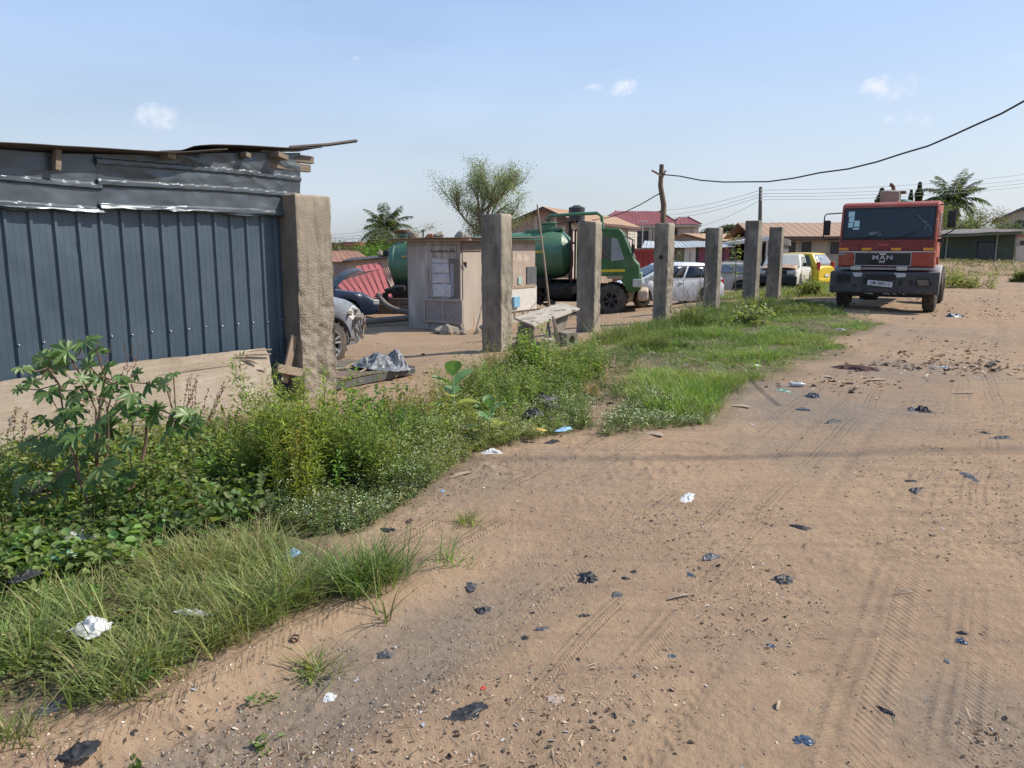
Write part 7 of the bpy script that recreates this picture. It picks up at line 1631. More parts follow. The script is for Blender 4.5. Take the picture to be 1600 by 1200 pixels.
# ------------------------------------------------------------------ weeds and grass
def grass_patch(name, p2, tuft, per, length, width, col, dry, pdry, seed, spread=.06, lean=.6, droop=.7):
    bare = sum(in_poly(p2[:, 0] + .12 * fbm(p2[:, 0] * 4, p2[:, 1] * 4, 61, 2), p2[:, 1], q) for q in BARE) > 0; p2 = p2[~bare | (hash2((p2[:, 0] * 97).astype(int), (p2[:, 1] * 97).astype(int), 3) < .10)]
    if not len(p2): p2 = np.array([[3., 12.]])
    r = np.random.default_rng(seed); c = np.repeat(p2, per, axis=0) + r.normal(0, spread, (len(p2) * per, 2)); n = len(c)
    rel = c - np.repeat(p2, per, axis=0); az = np.arctan2(rel[:, 1], rel[:, 0]) + r.normal(0, .9, n)
    ct = tints(len(p2), col, .16, seed + 3); kk = np.clip(2.0 * fbm(p2[:, 0] * 1.3, p2[:, 1] * 1.3, 891, 3), -.4, .5)[:, None]; ct = np.where(kk > 0, ct * (1 - kk) + np.array([.28, .27, .10]) * kk, ct * (1 + .8 * kk))
    tn = np.repeat(ct, per, axis=0) * (1 + .22 * r.normal(0, 1, (n, 1))).clip(.5, 1.6); k = r.random(n) < pdry; tn[k] = np.array(dry) * (1 + .25 * r.normal(0, 1, (k.sum(), 1)))
    sc = np.repeat((.6 + .6 * r.random(len(p2))) * np.clip(1 + 1.1 * fbm(p2[:, 0] * .9 + 3, p2[:, 1] * .9, 895, 2), .5, 1.5), per)
    return blades(name, zed(c, -.008), length * sc, width, None, tn.clip(.01, .9), lean, seed, 4, droop, az)
GR = (.145,.205,.058); DRY = (.40,.33,.17)
near_grass = [(-300,985),(0,965),(120,950),(300,905),(430,875),(480,905),(450,950),(420,985),(300,1045),(220,1105),(130,1118),(0,1130),(-400,1160)]
parts = []
p = sample_px(near_grass, 640, 101, power=.6); p = p[fbm(p[:, 0] * 2.3, p[:, 1] * 2.3, 733, 3) > -.02][:330]; parts.append(grass_patch('g', p, 1, 24, .125, .0040, GR, DRY, .22, 102, .05))
p = sample_px([(250,885),(415,862),(430,900),(400,915),(250,925)], 70, 111); parts.append(grass_patch('g', p, 1, 30, .15, .004, (.18,.23,.075), DRY, .25, 112, .06))
# strong tussocks at the road side
for px, py, w, n, L_, c in ((180,1095,.13,340,.22,(.115,.185,.05)),(240,1060,.12,220,.18,GR),(345,1020,.12,260,.17,(.16,.20,.055)),(405,985,.10,220,.20,GR),(468,950,.12,300,.19,(.11,.175,.045)),(570,925,.15,520,.19,(.095,.165,.04)),(600,915,.09,200,.18,(.11,.18,.045)),(120,1010,.2,240,.20,GR),(40,1060,.2,260,.22,(.12,.19,.05)),(300,960,.2,200,.16,(.19,.23,.08)),(400,915,.2,220,.17,(.17,.23,.07)),(20,1185,.10,120,.2,(.11,.16,.06))):
    q = gp(px, py); r_ = np.random.default_rng(int(px)); c2 = np.array([[q.x, q.y]]) + r_.normal(0, w * .55, (n // 12, 2)); parts.append(grass_patch('g', c2, 1, 12, L_, .0052, c, DRY, .10, px, .02, .55, .6))
plant('roadside_grass', parts, kind='stuff', mat=GRASSM)
parts = []
for px, py, n, L_ in ((500,1035,60,.13),(708,886,46,.12),(727,822,60,.07),(735,818,40,.06),(490,1050,30,.08),(1100,665,60,.10),(1375,508,80,.10)):
    q = gp(px, py); r_ = np.random.default_rng(int(px)); parts.append(grass_patch('g', np.array([[q.x, q.y]]) + r_.normal(0, .03, (n // 6, 2)), 1, 6, L_, .0045, (.10,.17,.04), DRY, .1, px, .012, .9, .5))
for px, py in ((410,1082),(400,1150),(485,1045),(200,1195)):
    q = gp(px, py); r_ = np.random.default_rng(int(py)); b_ = zed(np.array([[q.x, q.y]]) + r_.normal(0, .02, (5, 2))); parts.append(stems(b_, .035, 1.2, 5, .028, .017, (.13,.19,.06), int(py), droop=.1, stemw=.001))
plant('grass_sprigs', parts, kind='stuff')

# lawn like patch further along, with bare gaps
def lawn_d(x, y): return (fbm(x * 1.1, y * 1.1, 201, 3) > -.08).astype(float) * np.clip((9 / np.maximum(y, 1)) ** 1.0, 0, 1)
parts = []
p = sample_poly(LAWN, 2700, 121, lawn_d); parts.append(grass_patch('g', p, 1, 20, .10, .0058, (.14,.225,.045), (.38,.32,.15), .10, 122, .06, .7, .6))
A_ = pix_poly([(960,640),(1100,655),(1130,610),(1240,580),(1225,560),(1110,565),(1000,600)]); p = sample_poly(A_, 620, 131); parts.append(grass_patch('g', p, 1, 22, .15, .006, (.17,.26,.04), DRY, .06, 132, .06, .6, .6))
A_ = pix_poly([(930,560),(1010,525),(1100,500),(1220,500),(1310,545),(1250,560),(1080,555),(980,560)]); p = sample_poly(A_, 1000, 141, lambda x, y: (fbm(x * .8, y * .8, 211, 3) > -.22).astype(float)); parts.append(grass_patch('g', p, 1, 22, .12, .007, (.13,.215,.045), DRY, .06, 142, .08, .6, .6))
A_ = pix_poly([(900,556),(980,515),(1060,500),(1100,480),(1300,480),(1310,495),(1150,505),(1000,530)]); p = sample_poly(A_, 900, 151); parts.append(grass_patch('g', p, 1, 22, .24, .010, (.075,.125,.032), DRY, .05, 152, .10, .5, .6))
plant('verge_lawn', parts, kind='stuff', mat=GRASSM)
parts = []
p = sample_poly(YARD_G, 1500, 161); parts.append(grass_patch('g', p, 1, 12, .22, .018, (.15,.19,.055), (.38,.33,.17), .2, 162, .18, .6, .6))
A_ = [(26,50.5),(60,49.5),(60,60.0),(26,60.0)]; p = sample_poly(A_, 2000, 171); parts.append(grass_patch('g', p, 1, 9, .24, .04, (.12,.12,.06), (.30,.25,.15), .4, 172, .25, .6, .6))
A_ = [tuple(gpa(px, Y)[:2]) for px, Y in ((1080,29),(1135,29),(1145,33),(1080,33))]; p = sample_poly(A_, 160, 181); parts.append(grass_patch('g', p, 1, 10, .22, .02, (.15,.19,.06), DRY, .2, 182, .15))
plant('yard_grass', parts, kind='stuff', mat=GRASSM)

# low leafy ground cover with pale flower heads
parts = []
GC = pix_poly([(430,850),(560,842),(650,785),(745,715),(840,692),(925,675),(900,610),(850,580),(760,610),(700,640),(640,690),(520,760),(430,800)])
p = sample_poly(GC, 5200, 191, lambda x, y: np.clip((5 / np.maximum(y, 1)) ** 1.2, 0, 1)); parts.append(stems(zed(p), .13, 1.0, 13, .021, .012, (.165,.215,.09), 192, (.22,.27,.13), .25, droop=0, stemw=.0012, flower=(.30, .011, (.52,.55,.42))))
p = sample_poly(GC, 1200, 193, lambda x, y: np.clip((5 / np.maximum(y, 1)) ** 1.2, 0, 1)); parts.append(stems(zed(p), .24, .5, 15, .024, .010, (.155,.21,.07), 194, (.25,.24,.10), .2, droop=-.2, stemw=.0014, flower=(.5, .012, (.50,.52,.38))))
A_ = pix_poly([(930,690),(1100,665),(1125,625),(1050,600),(975,640)]); p = sample_poly(A_, 1500, 195); parts.append(stems(zed(p), .10, 1.0, 11, .020, .011, (.14,.19,.08), 196, (.24,.28,.16), .3, droop=0, stemw=.0012, flower=(.35, .013, (.55,.57,.46))))
A_ = pix_poly([(900,640),(930,560),(1000,560),(1000,600),(960,640)]); p = sample_poly(LAWN, 1500, 199); parts.append(stems(zed(p), .12, .9, 10, .028, .016, (.14,.20,.075), 200, (.22,.26,.12), .3, droop=0, stemw=.0012, flower=(.3, .014, (.5,.52,.42))))
p = sample_poly(A_, 500, 197); parts.append(stems(zed(p), .14, .8, 11, .024, .014, (.10,.14,.06), 198, droop=0))
plant('flowering_ground_cover', parts, kind='stuff')

# mixed weeds, knee high, along the posts
parts = []
MW = pix_poly([(400,800),(520,775),(640,735),(740,690),(820,650),(900,630),(940,590),(880,570),(800,590),(700,640),(640,680),(560,700),(430,700),(400,740)])
p = sample_poly(MW, 1500, 211, lambda x, y: np.clip((5.5 / np.maximum(y, 1)), 0, 1)); parts.append(stems(zed(p), .34, .35, 24, .034, .017, (.15,.225,.06), 212, (.19,.24,.08), .2, droop=.05, stemw=.002, flower=(.25, .013, (.5,.52,.4))))
p = sample_poly(MW, 700, 213); parts.append(stems(zed(p), .34, .5, 22, .030, .010, (.20,.23,.09), 214, (.26,.22,.10), .25, droop=-.3, stemw=.0018, start=.3))
p = sample_poly(pix_poly([(420,760),(560,735),(640,715),(700,690),(650,670),(560,690),(440,705)]), 380, 215); parts.append(stems(zed(p), .36, .4, 20, .060, .036, (.085,.165,.04), 216, (.14,.22,.06), .25, droop=.15, stemw=.003))
p = sample_poly(pix_poly([(730,650),(900,620),(950,580),(900,565),(820,590),(740,620)]), 450, 217); parts.append(stems(zed(p), .26, .4, 24, .036, .022, (.13,.20,.055), 218, (.22,.25,.1), .3, droop=.05, stemw=.0025))
plant('mixed_weeds', parts, kind='stuff')
# dark broad leaved creeper on the left
parts = []
DW = pix_poly([(-300,900),(0,880),(140,880),(300,850),(420,800),(420,700),(330,670),(200,690),(0,700),(-400,780)])
p = sample_px([(-300,985),(0,960),(130,930),(300,845),(420,800),(430,735),(330,720),(200,735),(0,740),(-400,800)], 1400, 221, power=.5); parts.append(stems(zed(p), .28, .7, 18, .058, .046, (.115,.185,.055), 222, (.20,.27,.09), .4, droop=.1, stemw=.002))
p = sample_px([(0,880),(140,880),(300,850),(420,800),(420,720),(200,760),(0,760)], 500, 223, power=.5); parts.append(stems(zed(p), .42, .35, 18, .040, .026, (.16,.25,.065), 224, (.27,.30,.10), .3, droop=.1, stemw=.002))
p = sample_px([(-200,800),(0,770),(200,740),(400,715),(420,690),(300,690),(0,730),(-300,770)], 420, 225, power=.4); parts.append(stems(zed(p), .20, .45, 26, .022, .014, (.14,.18,.06), 226, (.25,.26,.12), .3, droop=.0, stemw=.0016))
p = sample_px(near_grass, 420, 227, power=.5); parts.append(stems(zed(p), .16, .9, 9, .030, .018, (.10,.16,.045), 228, droop=.1, stemw=.0014))
# taller wisps, straw and pale seed heads breaking the outline
p = sample_px([(-200,900),(120,900),(300,850),(430,800),(560,780),(640,735),(560,730),(430,745),(300,760),(0,780),(-200,800)], 420, 229, power=.4); parts.append(stems(zed(p), .38, .45, 14, .022, .007, (.22,.24,.10), 230, (.38,.30,.14), .4, droop=-.5, stemw=.0016, start=.3, stemcol=(.20,.18,.08)))
p = sample_px([(-200,960),(130,930),(300,880),(430,840),(420,760),(200,790),(0,790),(-200,820)], 260, 231, power=.4); parts.append(stems(zed(p), .30, .5, 10, .075, .060, (.13,.22,.075), 232, (.2,.28,.1), .35, droop=.15, stemw=.002))
p = sample_px([(0,900),(300,850),(430,800),(560,770),(560,720),(400,720),(0,760)], 160, 233, power=.4); parts.append(stems(zed(p), .26, .6, 14, .035, .014, (.30,.20,.10), 234, (.22,.13,.07), .4, droop=.3, stemw=.002, stemcol=(.2,.12,.06)))
plant('creeping_weeds', parts, kind='stuff')

# ------------------------------------------------------------------ individual plants
def bush(name, label, cat, px, py, n, H, R_, lean, nl, ll, lw, col, seed, **k):
    q = gpt(px, py); r_ = np.random.default_rng(seed); b = r_.normal(0, R_ * .5, (n, 2)); z = relief(q.x + b[:, 0], q.y + b[:, 1], False) - q.z
    o = plant(name, stems(np.column_stack([b, z]), H, lean, nl, ll, lw, col, seed, **k), label, cat); o.location = q; return o
bush('feathery_shrub', 'tall bright yellowish green feathery weed clump at the plywood corner', 'shrub', 462, 765, 105, .78, .30, .40, 80, .045, .013, (.21,.31,.045), 301, alt=(.30,.38,.05), p=.3, droop=-.5, spread=.9, stemw=.003)
bush('feathery_shrub', 'yellow flowered feathery stem in the middle of the green clump by the plywood', 'shrub', 466, 800, 16, .62, .07, .15, 90, .030, .014, (.45,.42,.04), 302, alt=(.22,.3,.04), p=.3, droop=-.4, spread=.7)
bush('feathery_shrub', 'greener feathery weed clump at the foot of the nearest concrete post', 'shrub', 556, 752, 90, .60, .30, .45, 70, .040, .013, (.13,.24,.05), 303, alt=(.20,.30,.06), p=.3, droop=-.4, spread=.9)
bush('leafy_shrub', 'bright green leafy shrub just right of the second concrete post', 'shrub', 826, 603, 80, .72, .20, .22, 48, .046, .032, (.18,.31,.06), 304, alt=(.2,.32,.07), p=.3, droop=.05, stemw=.004)
bush('leafy_shrub', 'pale green leafy weed clump at the left edge in front of the plywood', 'shrub', 40, 800, 60, .52, .30, .5, 30, .050, .030, (.17,.25,.08), 318, alt=(.26,.32,.12), p=.35, droop=.05)
bush('leafy_shrub', 'light green leafy weed clump in front of the castor stems', 'shrub', 250, 800, 60, .42, .28, .5, 26, .055, .034, (.16,.27,.06), 319, alt=(.24,.33,.10), p=.35, droop=.05)
bush('leafy_shrub', 'smaller green leafy weed clump spreading below the tilted slab', 'shrub', 900, 590, 60, .34, .30, .5, 26, .045, .028, (.13,.21,.05), 305, alt=(.2,.26,.08), p=.2, droop=.1)
bush('dry_weed', 'brownish grey dry weed clump at the foot of the second concrete post', 'weed', 782, 602, 120, .52, .24, .45, 34, .024, .010, (.23,.18,.10), 306, alt=(.15,.17,.06), p=.3, stemcol=(.22,.16,.10), droop=-.3)
bush('dry_weed', 'reddish brown dry weed stems in front of the crumpled tarpaulin', 'weed', 652, 690, 60, .55, .15, .3, 50, .022, .010, (.34,.15,.06), 307, alt=(.28,.2,.08), p=.3, stemcol=(.25,.12,.07), droop=-.3)
bush('dry_weed', 'small rusty brown weed tuft right of the smaller milkweed', 'weed', 806, 648, 14, .16, .05, .5, 24, .018, .008, (.36,.16,.08), 308, droop=-.2, stemcol=(.25,.12,.07))
bush('dry_weed', 'rusty brown weed tuft in the ground cover left of the bare path', 'weed', 925, 618, 18, .20, .07, .5, 24, .018, .008, (.33,.18,.09), 309, droop=-.2, stemcol=(.25,.12,.07))
bush('thorn_bush', 'low dark feathery thorn bush spreading in front of the post with the hole', 'shrub', 1020, 545, 70, .34, .45, 1.0, 70, .030, .010, (.045,.085,.03), 310, alt=(.07,.12,.035), p=.3, droop=-.2, stemcol=(.07,.06,.035))
bush('broadleaf_plant', 'pale grey green broad leaved plant in front of the tallest far post', 'plant', 1168, 508, 20, .52, .34, .9, 14, .13, .08, (.16,.20,.12), 311, alt=(.32,.36,.27), p=.35, droop=.1, stemw=.006)
bush('leafy_shrub', 'dark green leafy bush around the tallest far post', 'shrub', 1190, 492, 90, .50, .60, .6, 30, .060, .04, (.05,.085,.03), 312, alt=(.08,.12,.04), p=.3)
bush('leafy_shrub', 'dark green weed clump between the cracked post and the post with the hole', 'shrub', 1085, 508, 80, .50, .55, .6, 34, .045, .026, (.07,.125,.035), 313, alt=(.11,.17,.045), p=.3)
bush('leafy_shrub', 'shaded low weeds left of the red lorry wheels', 'shrub', 1255, 490, 150, .30, 1.1, .7, 26, .045, .025, (.06,.10,.03), 314, alt=(.1,.14,.04), p=.3)
q = gpa(1601, 33); bush('leafy_shrub', 'dark green bush cut by the right edge beside the far road', 'shrub', 1600, 441, 60, .62, .45, .6, 44, .10, .06, (.045,.075,.025), 315, alt=(.08,.11,.04), p=.3)
bush('leafy_shrub', 'weed tuft growing against the rear of the cream pickup', 'shrub', 1270, 462, 40, .62, .30, .4, 30, .10, .05, (.13,.20,.04), 316, alt=(.19,.24,.06), p=.3)
bush('leafy_shrub', 'pale weed clump in front of the dark green shed wall', 'shrub', 1494, 427, 90, .9, 1.3, .5, 30, .14, .06, (.17,.19,.08), 317, alt=(.28,.26,.13), p=.3)
def sapling(label, pts, leafsz, n, col, seed, name='sapling', lmax=.16, leafw=.5):
    r = np.random.default_rng(seed); q = [at(*p) for p in pts]; b = q[0].copy(); t = thing(name, label, 'sapling', b); m = MB(); m.tube([p - b for p in q], [.016 - .010 * i / len(q) for i in range(len(q))], 6)
    P = np.array([list(p - b) for p in q]); s = .25 + .75 * r.random(n); L_ = np.linspace(0, 1, len(P)); C = np.stack([np.interp(s, L_, P[:, j]) for j in range(3)], 1); a = r.random(n) * 6.28; el = r.normal(.2, .4, n)
    d = np.stack([np.cos(a) * np.cos(el), np.sin(a) * np.cos(el), np.sin(el)], 1); off = lmax * r.random(n)[:, None]
    for k in range(0, n, 3): m.tube([Vector(C[k]), Vector(C[k] + d[k] * off[k])], .003, 4)
    m.build('stem', M_BARK, t); plant('foliage', leaves(C + d * off, d, np.tile([0, 0, 1.], (n, 1)) + r.normal(0, .3, (n, 3)), leafsz, leafsz * leafw, tints(n, col, .25, seed)), parent=t); return t
sapling('thin sapling with small yellowish leaves in front of the dark shelter', [(1149, 452, 30), (1149, 430, 30), (1150, 405, 30), (1148, 385, 30), (1146, 372, 30)], .12, 130, (.16,.17,.08), 5, lmax=.28)
# bare twiggy bush in front of the white hatchback
r = np.random.default_rng(4); q = gpt(1092, 500); m = MB()
for k in range(14):
    p = np.array([0., 0, 0]); a = r.uniform(0, 6.28); d = np.array([math.cos(a) * .5 - .25, math.sin(a) * .5, 1.0]); pts = [Vector(p)]
    for i in range(5):
        d += r.normal(0, .16, 3); d /= np.linalg.norm(d); p = p + d * .19; pts.append(Vector(p))
        if i > 1:
            e = d + r.normal(0, .7, 3); e /= np.linalg.norm(e); m.tube([Vector(p), Vector(p + e * .12), Vector(p + e * .24 + [0, 0, .03])], [.006, .005, .003], 4)
    m.tube(pts, [.011, .010, .009, .007, .005, .004], 5)
o = m.build('bare_bush', pmat('grey_twig', (.30,.25,.19), (.2,.16,.12), 5, .9)); o.location = q; tag(o, 'bare twiggy dry bush in front of the white hatchback rear wheel', 'bush')

# castor plant: big star shaped leaves on reddish stems
def castor():
    base = gpt(150, 835); t = thing('castor_plant', 'tall castor plant with large star shaped leaves and reddish stems before the plywood', 'plant', base)
    r = random.Random(12); g0 = gpt(150, 835)
    Y0 = base.y
    ms = pmat('castor_stem', (.13,.07,.05), (.20,.14,.09), 5, .7, bump=.3, bscale=30); st = MB()
    paths = [[(152,835,0),(140,790,0),(124,750,-.02),(120,718,-.02)],[(124,750,-.02),(112,700,.05),(100,650,.08),(92,600,.05),(75,575,.0)],[(150,760,.15),(152,700,.12),(155,650,.10),(158,620,.08),(165,590,.05)],[(152,700,.12),(150,640,.16),(128,590,.12),(112,562,.10)],
             [(165,720,.12),(170,690,.15),(168,640,.18),(180,600,.15),(190,585,.12)],[(222,720,.25),(228,690,.28),(230,650,.25),(235,635,.22)],[(230,650,.25),(215,630,.22),(205,600,.2)],[(230,660,.25),(250,640,.22),(275,650,.15)],[(206,690,.2),(208,660,.25),(200,640,.25)],[(120,718,0),(95,740,-.1),(60,770,-.1)],[(165,820,0),(190,780,.0),(210,760,.0)]]
    for k, p in enumerate(paths):
        q = [at(a, b, Y0 + dy) - base for a, b, dy in p]; m = MB(); m.tube(q, [max(.005, .012 - .002 * i - (.004 if k not in (0, 2, 5) else 0)) for i in range(len(q))], 8)
        m.build('stem', ms, t, smooth=True)
    V, Q, T = [], [], []; tr = []
    def leaf(c, rad, nrm, ang, col, par_c):
        nrm = nrm.normalized(); a = nrm.orthogonal().normalized(); b = nrm.cross(a); a, b = a * math.cos(ang) + b * math.sin(ang), b * math.cos(ang) - a * math.sin(ang)
        lobes = r.choice([7, 8, 9]); o = len(V); V.append(c); T.append([x * 1.15 for x in col]); ring = []
        for k in range(lobes):
            th = (k - (lobes - 1) / 2) * (2 * math.pi * .86 / lobes); L_ = rad * (1 - .34 * abs(th) / math.pi) * r.uniform(.9, 1.1)
            for f, dth, dz in ((.50, -.5, .02), (.78, -.30, -.03), (1.0, 0, -.16), (.78, .30, -.03)):
                tt = th + dth * (2 * math.pi * .86 / lobes); p = c + (a * math.cos(tt) + b * math.sin(tt)) * L_ * f + nrm * (rad * dz * 1.3 + rad * .05 * r.uniform(-1, 1) + (rad * .07 if f == .50 else 0)); ring.append(len(V)); V.append(p); T.append([x * r.uniform(.85, 1.1) for x in col])
            # midrib point
        for i in range(len(ring) - 1): tr.append((o, ring[i], ring[i + 1]))
        for i in range(lobes):
            k0 = i * 4
        pt = MB(); pt.tube([c, c.lerp(par_c, .5) + Vector((0, 0, -.02)), par_c], .0035, 5); pt.build('leaf_stalk', ms, t, smooth=True)
    lv = [(70,560,24),(105,548,27),(133,533,25),(150,545,14),(60,575,20),(90,575,22),(128,615,24),(75,612,30),(50,600,16),(110,640,26),(150,590,20),(182,600,30),(170,575,18),(205,615,26),(190,640,30),(235,600,20),(258,600,16),(245,645,22),(275,655,30),(295,670,26),(300,650,18),(150,665,30),(120,680,30),(90,690,34),(175,668,26),(100,655,22),
          (75,700,26),(50,720,22),(140,700,22),(160,730,30),(40,690,20),(200,690,18),(215,650,18),(260,680,20),(180,710,20),(140,750,26),(95,760,28),(60,750,24),(115,610,18),(165,620,20),(30,760,24),(15,730,20),(200,740,20),(35,575,16),(140,572,16),(215,585,14),(120,720,24),(70,655,20),(190,760,22)]
    lv += [(x + r.randint(-22, 22), y + r.randint(-16, 20), w_ * .8) for x, y, w_ in lv[::2]]
    cols = [(.11,.20,.055), (.14,.235,.07), (.09,.165,.045), (.19,.27,.10)]
    for k, (px, py, rp) in enumerate(lv):
        dy = r.uniform(-.18, .25); c = at(px, py, Y0 + dy) - base; rad = rp * 1.2 / F * Y0
        nrm = Vector((r.uniform(-.5, .5), r.uniform(-.9, -.05), r.uniform(.35, 1.0))); n_ = min((at(a, b, Y0 + d) - base for p in paths for a, b, d in p), key=lambda v: (v - c).length)
        leaf(c, rad, nrm, r.uniform(0, 6.28) if r.random() < .4 else math.atan2(-1, 0) + r.uniform(-1, 1), r.choice(cols), n_)
    o = npmesh('foliage', np.array([list(v) for v in V]), T=np.array(tr), mat=leaf_mat('castor_leaf', .3, .42, .5), tint=np.array(T), parent=t)
castor()
# calotropis, grey green oval leaves in opposite pairs
def milkweed(label, px, py, top, Y, sz, seed, n=6):
    b = gpt(px, py); b = Vector((at(px, py, Y).x, Y, gz(at(px, py, Y).x, Y))); t = thing('milkweed_plant', label, 'plant', b, 0, 'large leaved milkweed plants'); q = at(top[0], top[1], Y) - b; r = random.Random(seed)
    m = MB(); m.tube([(0, 0, 0), q * .5 + Vector((.01, 0, 0)), q], [.010, .008, .006], 7); m.build('stem', pmat('milkweed_stem', (.25,.30,.17), (.2,.24,.13), 4, .6), t, smooth=True)
    V, Q, T = [], [], []
    for k in range(n):
        f = .45 + .55 * k / (n - 1); c = q * f; az = k * math.pi / 2 + .4 + r.uniform(-.3, .3)
        for s in (0, math.pi):
            a = az + s; el = .05 + 1.05 * (f ** 2) + r.uniform(-.1, .1); d = Vector((math.cos(a) * math.cos(el), math.sin(a) * math.cos(el), math.sin(el))); side = d.cross(Vector((0, 0, 1))).normalized(); up = side.cross(d); L_ = sz * (1 - .15 * (f > .9)) * r.uniform(.85, 1.1)
            yel = k == 0 or (k == 1 and s > 0 and seed % 2); col = (.32,.36,.07) if yel else (.15,.28,.10)
            o = len(V); nr = 7; ws = [.10, .62, .92, 1.0, .95, .70, .05]
            for i in range(nr):
                x = i / (nr - 1); c_ = c + d * L_ * (x + .08) - Vector((0, 0, 1)) * L_ * .22 * x * x
                for j, w in enumerate((-1, -.55, 0, .55, 1)):
                    V.append(c_ + side * w * ws[i] * L_ * .33 + up * (abs(w) ** 1.5 * L_ * .10 * ws[i] + .006 * r.uniform(-1, 1))); T.append([x_ * (1.25 if j == 2 else 1) for x_ in col])
            for i in range(nr - 1):
                for j in range(4): Q.append((o + i*5 + j, o + i*5 + j + 1, o + (i+1)*5 + j + 1, o + (i+1)*5 + j))
    npmesh('foliage', np.array([list(v) for v in V]), Q=np.array(Q), mat=leaf_mat('milkweed_leaf', .2, .5, .4), tint=np.array(T), parent=t, smooth=True)
milkweed('larger milkweed plant with broad oval leaves beside the crumpled tarpaulin', 708, 700, (707, 590), 6.7, .25, 3, n=4)
milkweed('smaller milkweed plant with rounded grey green leaves near the road edge', 763, 700, (764, 640), 6.2, .185, 5, n=4)
# dry seed stalks in front of the plywood
def dry_stalks(label, px, py, n, H, seed, spread):
    q = gpt(px, py); r = random.Random(seed); m = MB()
    for k in range(n):
        p = Vector((r.uniform(-spread, spread), r.uniform(-.08, .08), 0)); d = Vector((r.uniform(-.2, .75), r.uniform(-.2, .2), 1)).normalized(); pts = [p.copy()]
        for i in range(7):
            d = (d + Vector((r.uniform(-.14, .16), r.uniform(-.1, .1), r.uniform(-.05, .04)))).normalized(); p = p + d * H / 7 * r.uniform(.8, 1.1); pts.append(p.copy())
            if i > 2:
                for _ in range(5): e = Vector((r.uniform(-1, 1), r.uniform(-1, 1), r.uniform(-.4, .8))).normalized() * .008; s = p - d * H / 7 * r.random(); m.box(s + e, (.007, .007, .009), rot=r.random())
        m.tube(pts, [.0028 - .0018 * i / 8 for i in range(8)], 4)
    o = m.build('dry_seed_stalks', pmat('seed_brown', (.17,.08,.045), (.24,.13,.07), 6, .9)); o.location = q; tag(o, label, 'dry stalks')
dry_stalks('thin reddish brown seed stalks arching in front of the plywood right half', 290, 700, 12, .62, 4, .12)
dry_stalks('sparse brown seed stalks rising to the metal wall above the castor plant', 175, 720, 9, .95, 9, .2)
dry_stalks('few dry brown stalks at the far left beside the castor plant', 30, 740, 6, .5, 14, .2)

# ------------------------------------------------------------------ litter
def crumple(px, py, wpx, asp, hgt, mat, label, cat, seed, name='plastic_bag', flat=.5, n=26, rz=None, lift=0):
    q = gpt(px, py); w = wpx / F * q.y / 2 * 1.38; a_ = np.linspace(-1, 1, n); A, B_ = np.meshgrid(a_, a_, indexing='ij'); s = seed * 7.3
    rad = np.hypot(A, B_); ang = np.arctan2(B_, A); lim = .62 + .38 * (vnoise(np.cos(ang) * 1.7 + s, np.sin(ang) * 1.7 + s, seed)) + .12 * vnoise(np.cos(ang) * 5 + s, np.sin(ang) * 5, seed + 1)
    f = sstep(1.08, .3, rad / lim); ridge = 1 - np.abs(fbm(A * 1.8 + s, B_ * 1.8, seed, 3)) * 2.8; r2 = 1 - np.abs(fbm(A * 4.5 + s, B_ * 4.5, seed + 5, 2)) * 2.6
    H = hgt * w * .42 * (f * (.35 + .75 * np.maximum(ridge, -.1)) + .34 * r2 * f ** .6) ; H = np.maximum(H, -.01) + .004 + .004 * fbm(A * 3, B_ * 3, seed + 7, 2)
    X = A * w + w * .22 * fbm(A * 3 + s, B_ * 3, seed + 2, 2); Y = B_ * w * asp + w * asp * .22 * fbm(A * 3, B_ * 3 + s, seed + 3, 2)
    V = np.stack([X, Y, H], -1).reshape(-1, 3); idx = np.arange(n * n).reshape(n, n); Q = np.stack([idx[:-1, :-1], idx[1:, :-1], idx[1:, 1:], idx[:-1, 1:]], -1).reshape(-1, 4)
    k = (rad / lim).reshape(-1)[Q].mean(1) < 1.0
    Q = Q[k]; used = np.unique(Q); mp = np.full(len(V), -1); mp[used] = np.arange(len(used))
    o = npmesh(name, V[used], Q=mp[Q], mat=mat, smooth=True); o.location = q + Vector((0, 0, lift - .003 - .06 * hgt * w)); o.rotation_euler = (0, 0, seed * 1.7 if rz is None else rz)
    return tag(o, label, cat)
MBK = pmat('black_polythene', (.016,.016,.017), (.035,.035,.037), 30, .5, spec=.3, spots=[((.20,.14,.10), 25, .60, .78)]); MGY = pmat('grey_polythene', (.11,.11,.115), (.05,.05,.054), 25, .5, spec=.35); MWP = pmat('white_polythene', (.60,.60,.58), (.45,.44,.42), 18, .5, spots=[((.3,.22,.16), 14, .62, .75)])
MBL = pmat('blue_polythene', (.06,.22,.45), (.35,.5,.62), 22, .45); MNV = pmat('navy_polythene', (.018,.04,.075), (.04,.07,.11), 22, .4); MCB = pmat('cardboard', (.38,.29,.21), (.28,.21,.15), 14, .9); MGN = pmat('green_wrapper', (.06,.30,.16), (.4,.5,.42), 26, .5); MMR = pmat('maroon_cloth', (.06,.025,.025), (.10,.05,.045), 12, .95); MBE = pmat('beige_polythene', (.42,.33,.26), (.3,.22,.17), 20, .6)
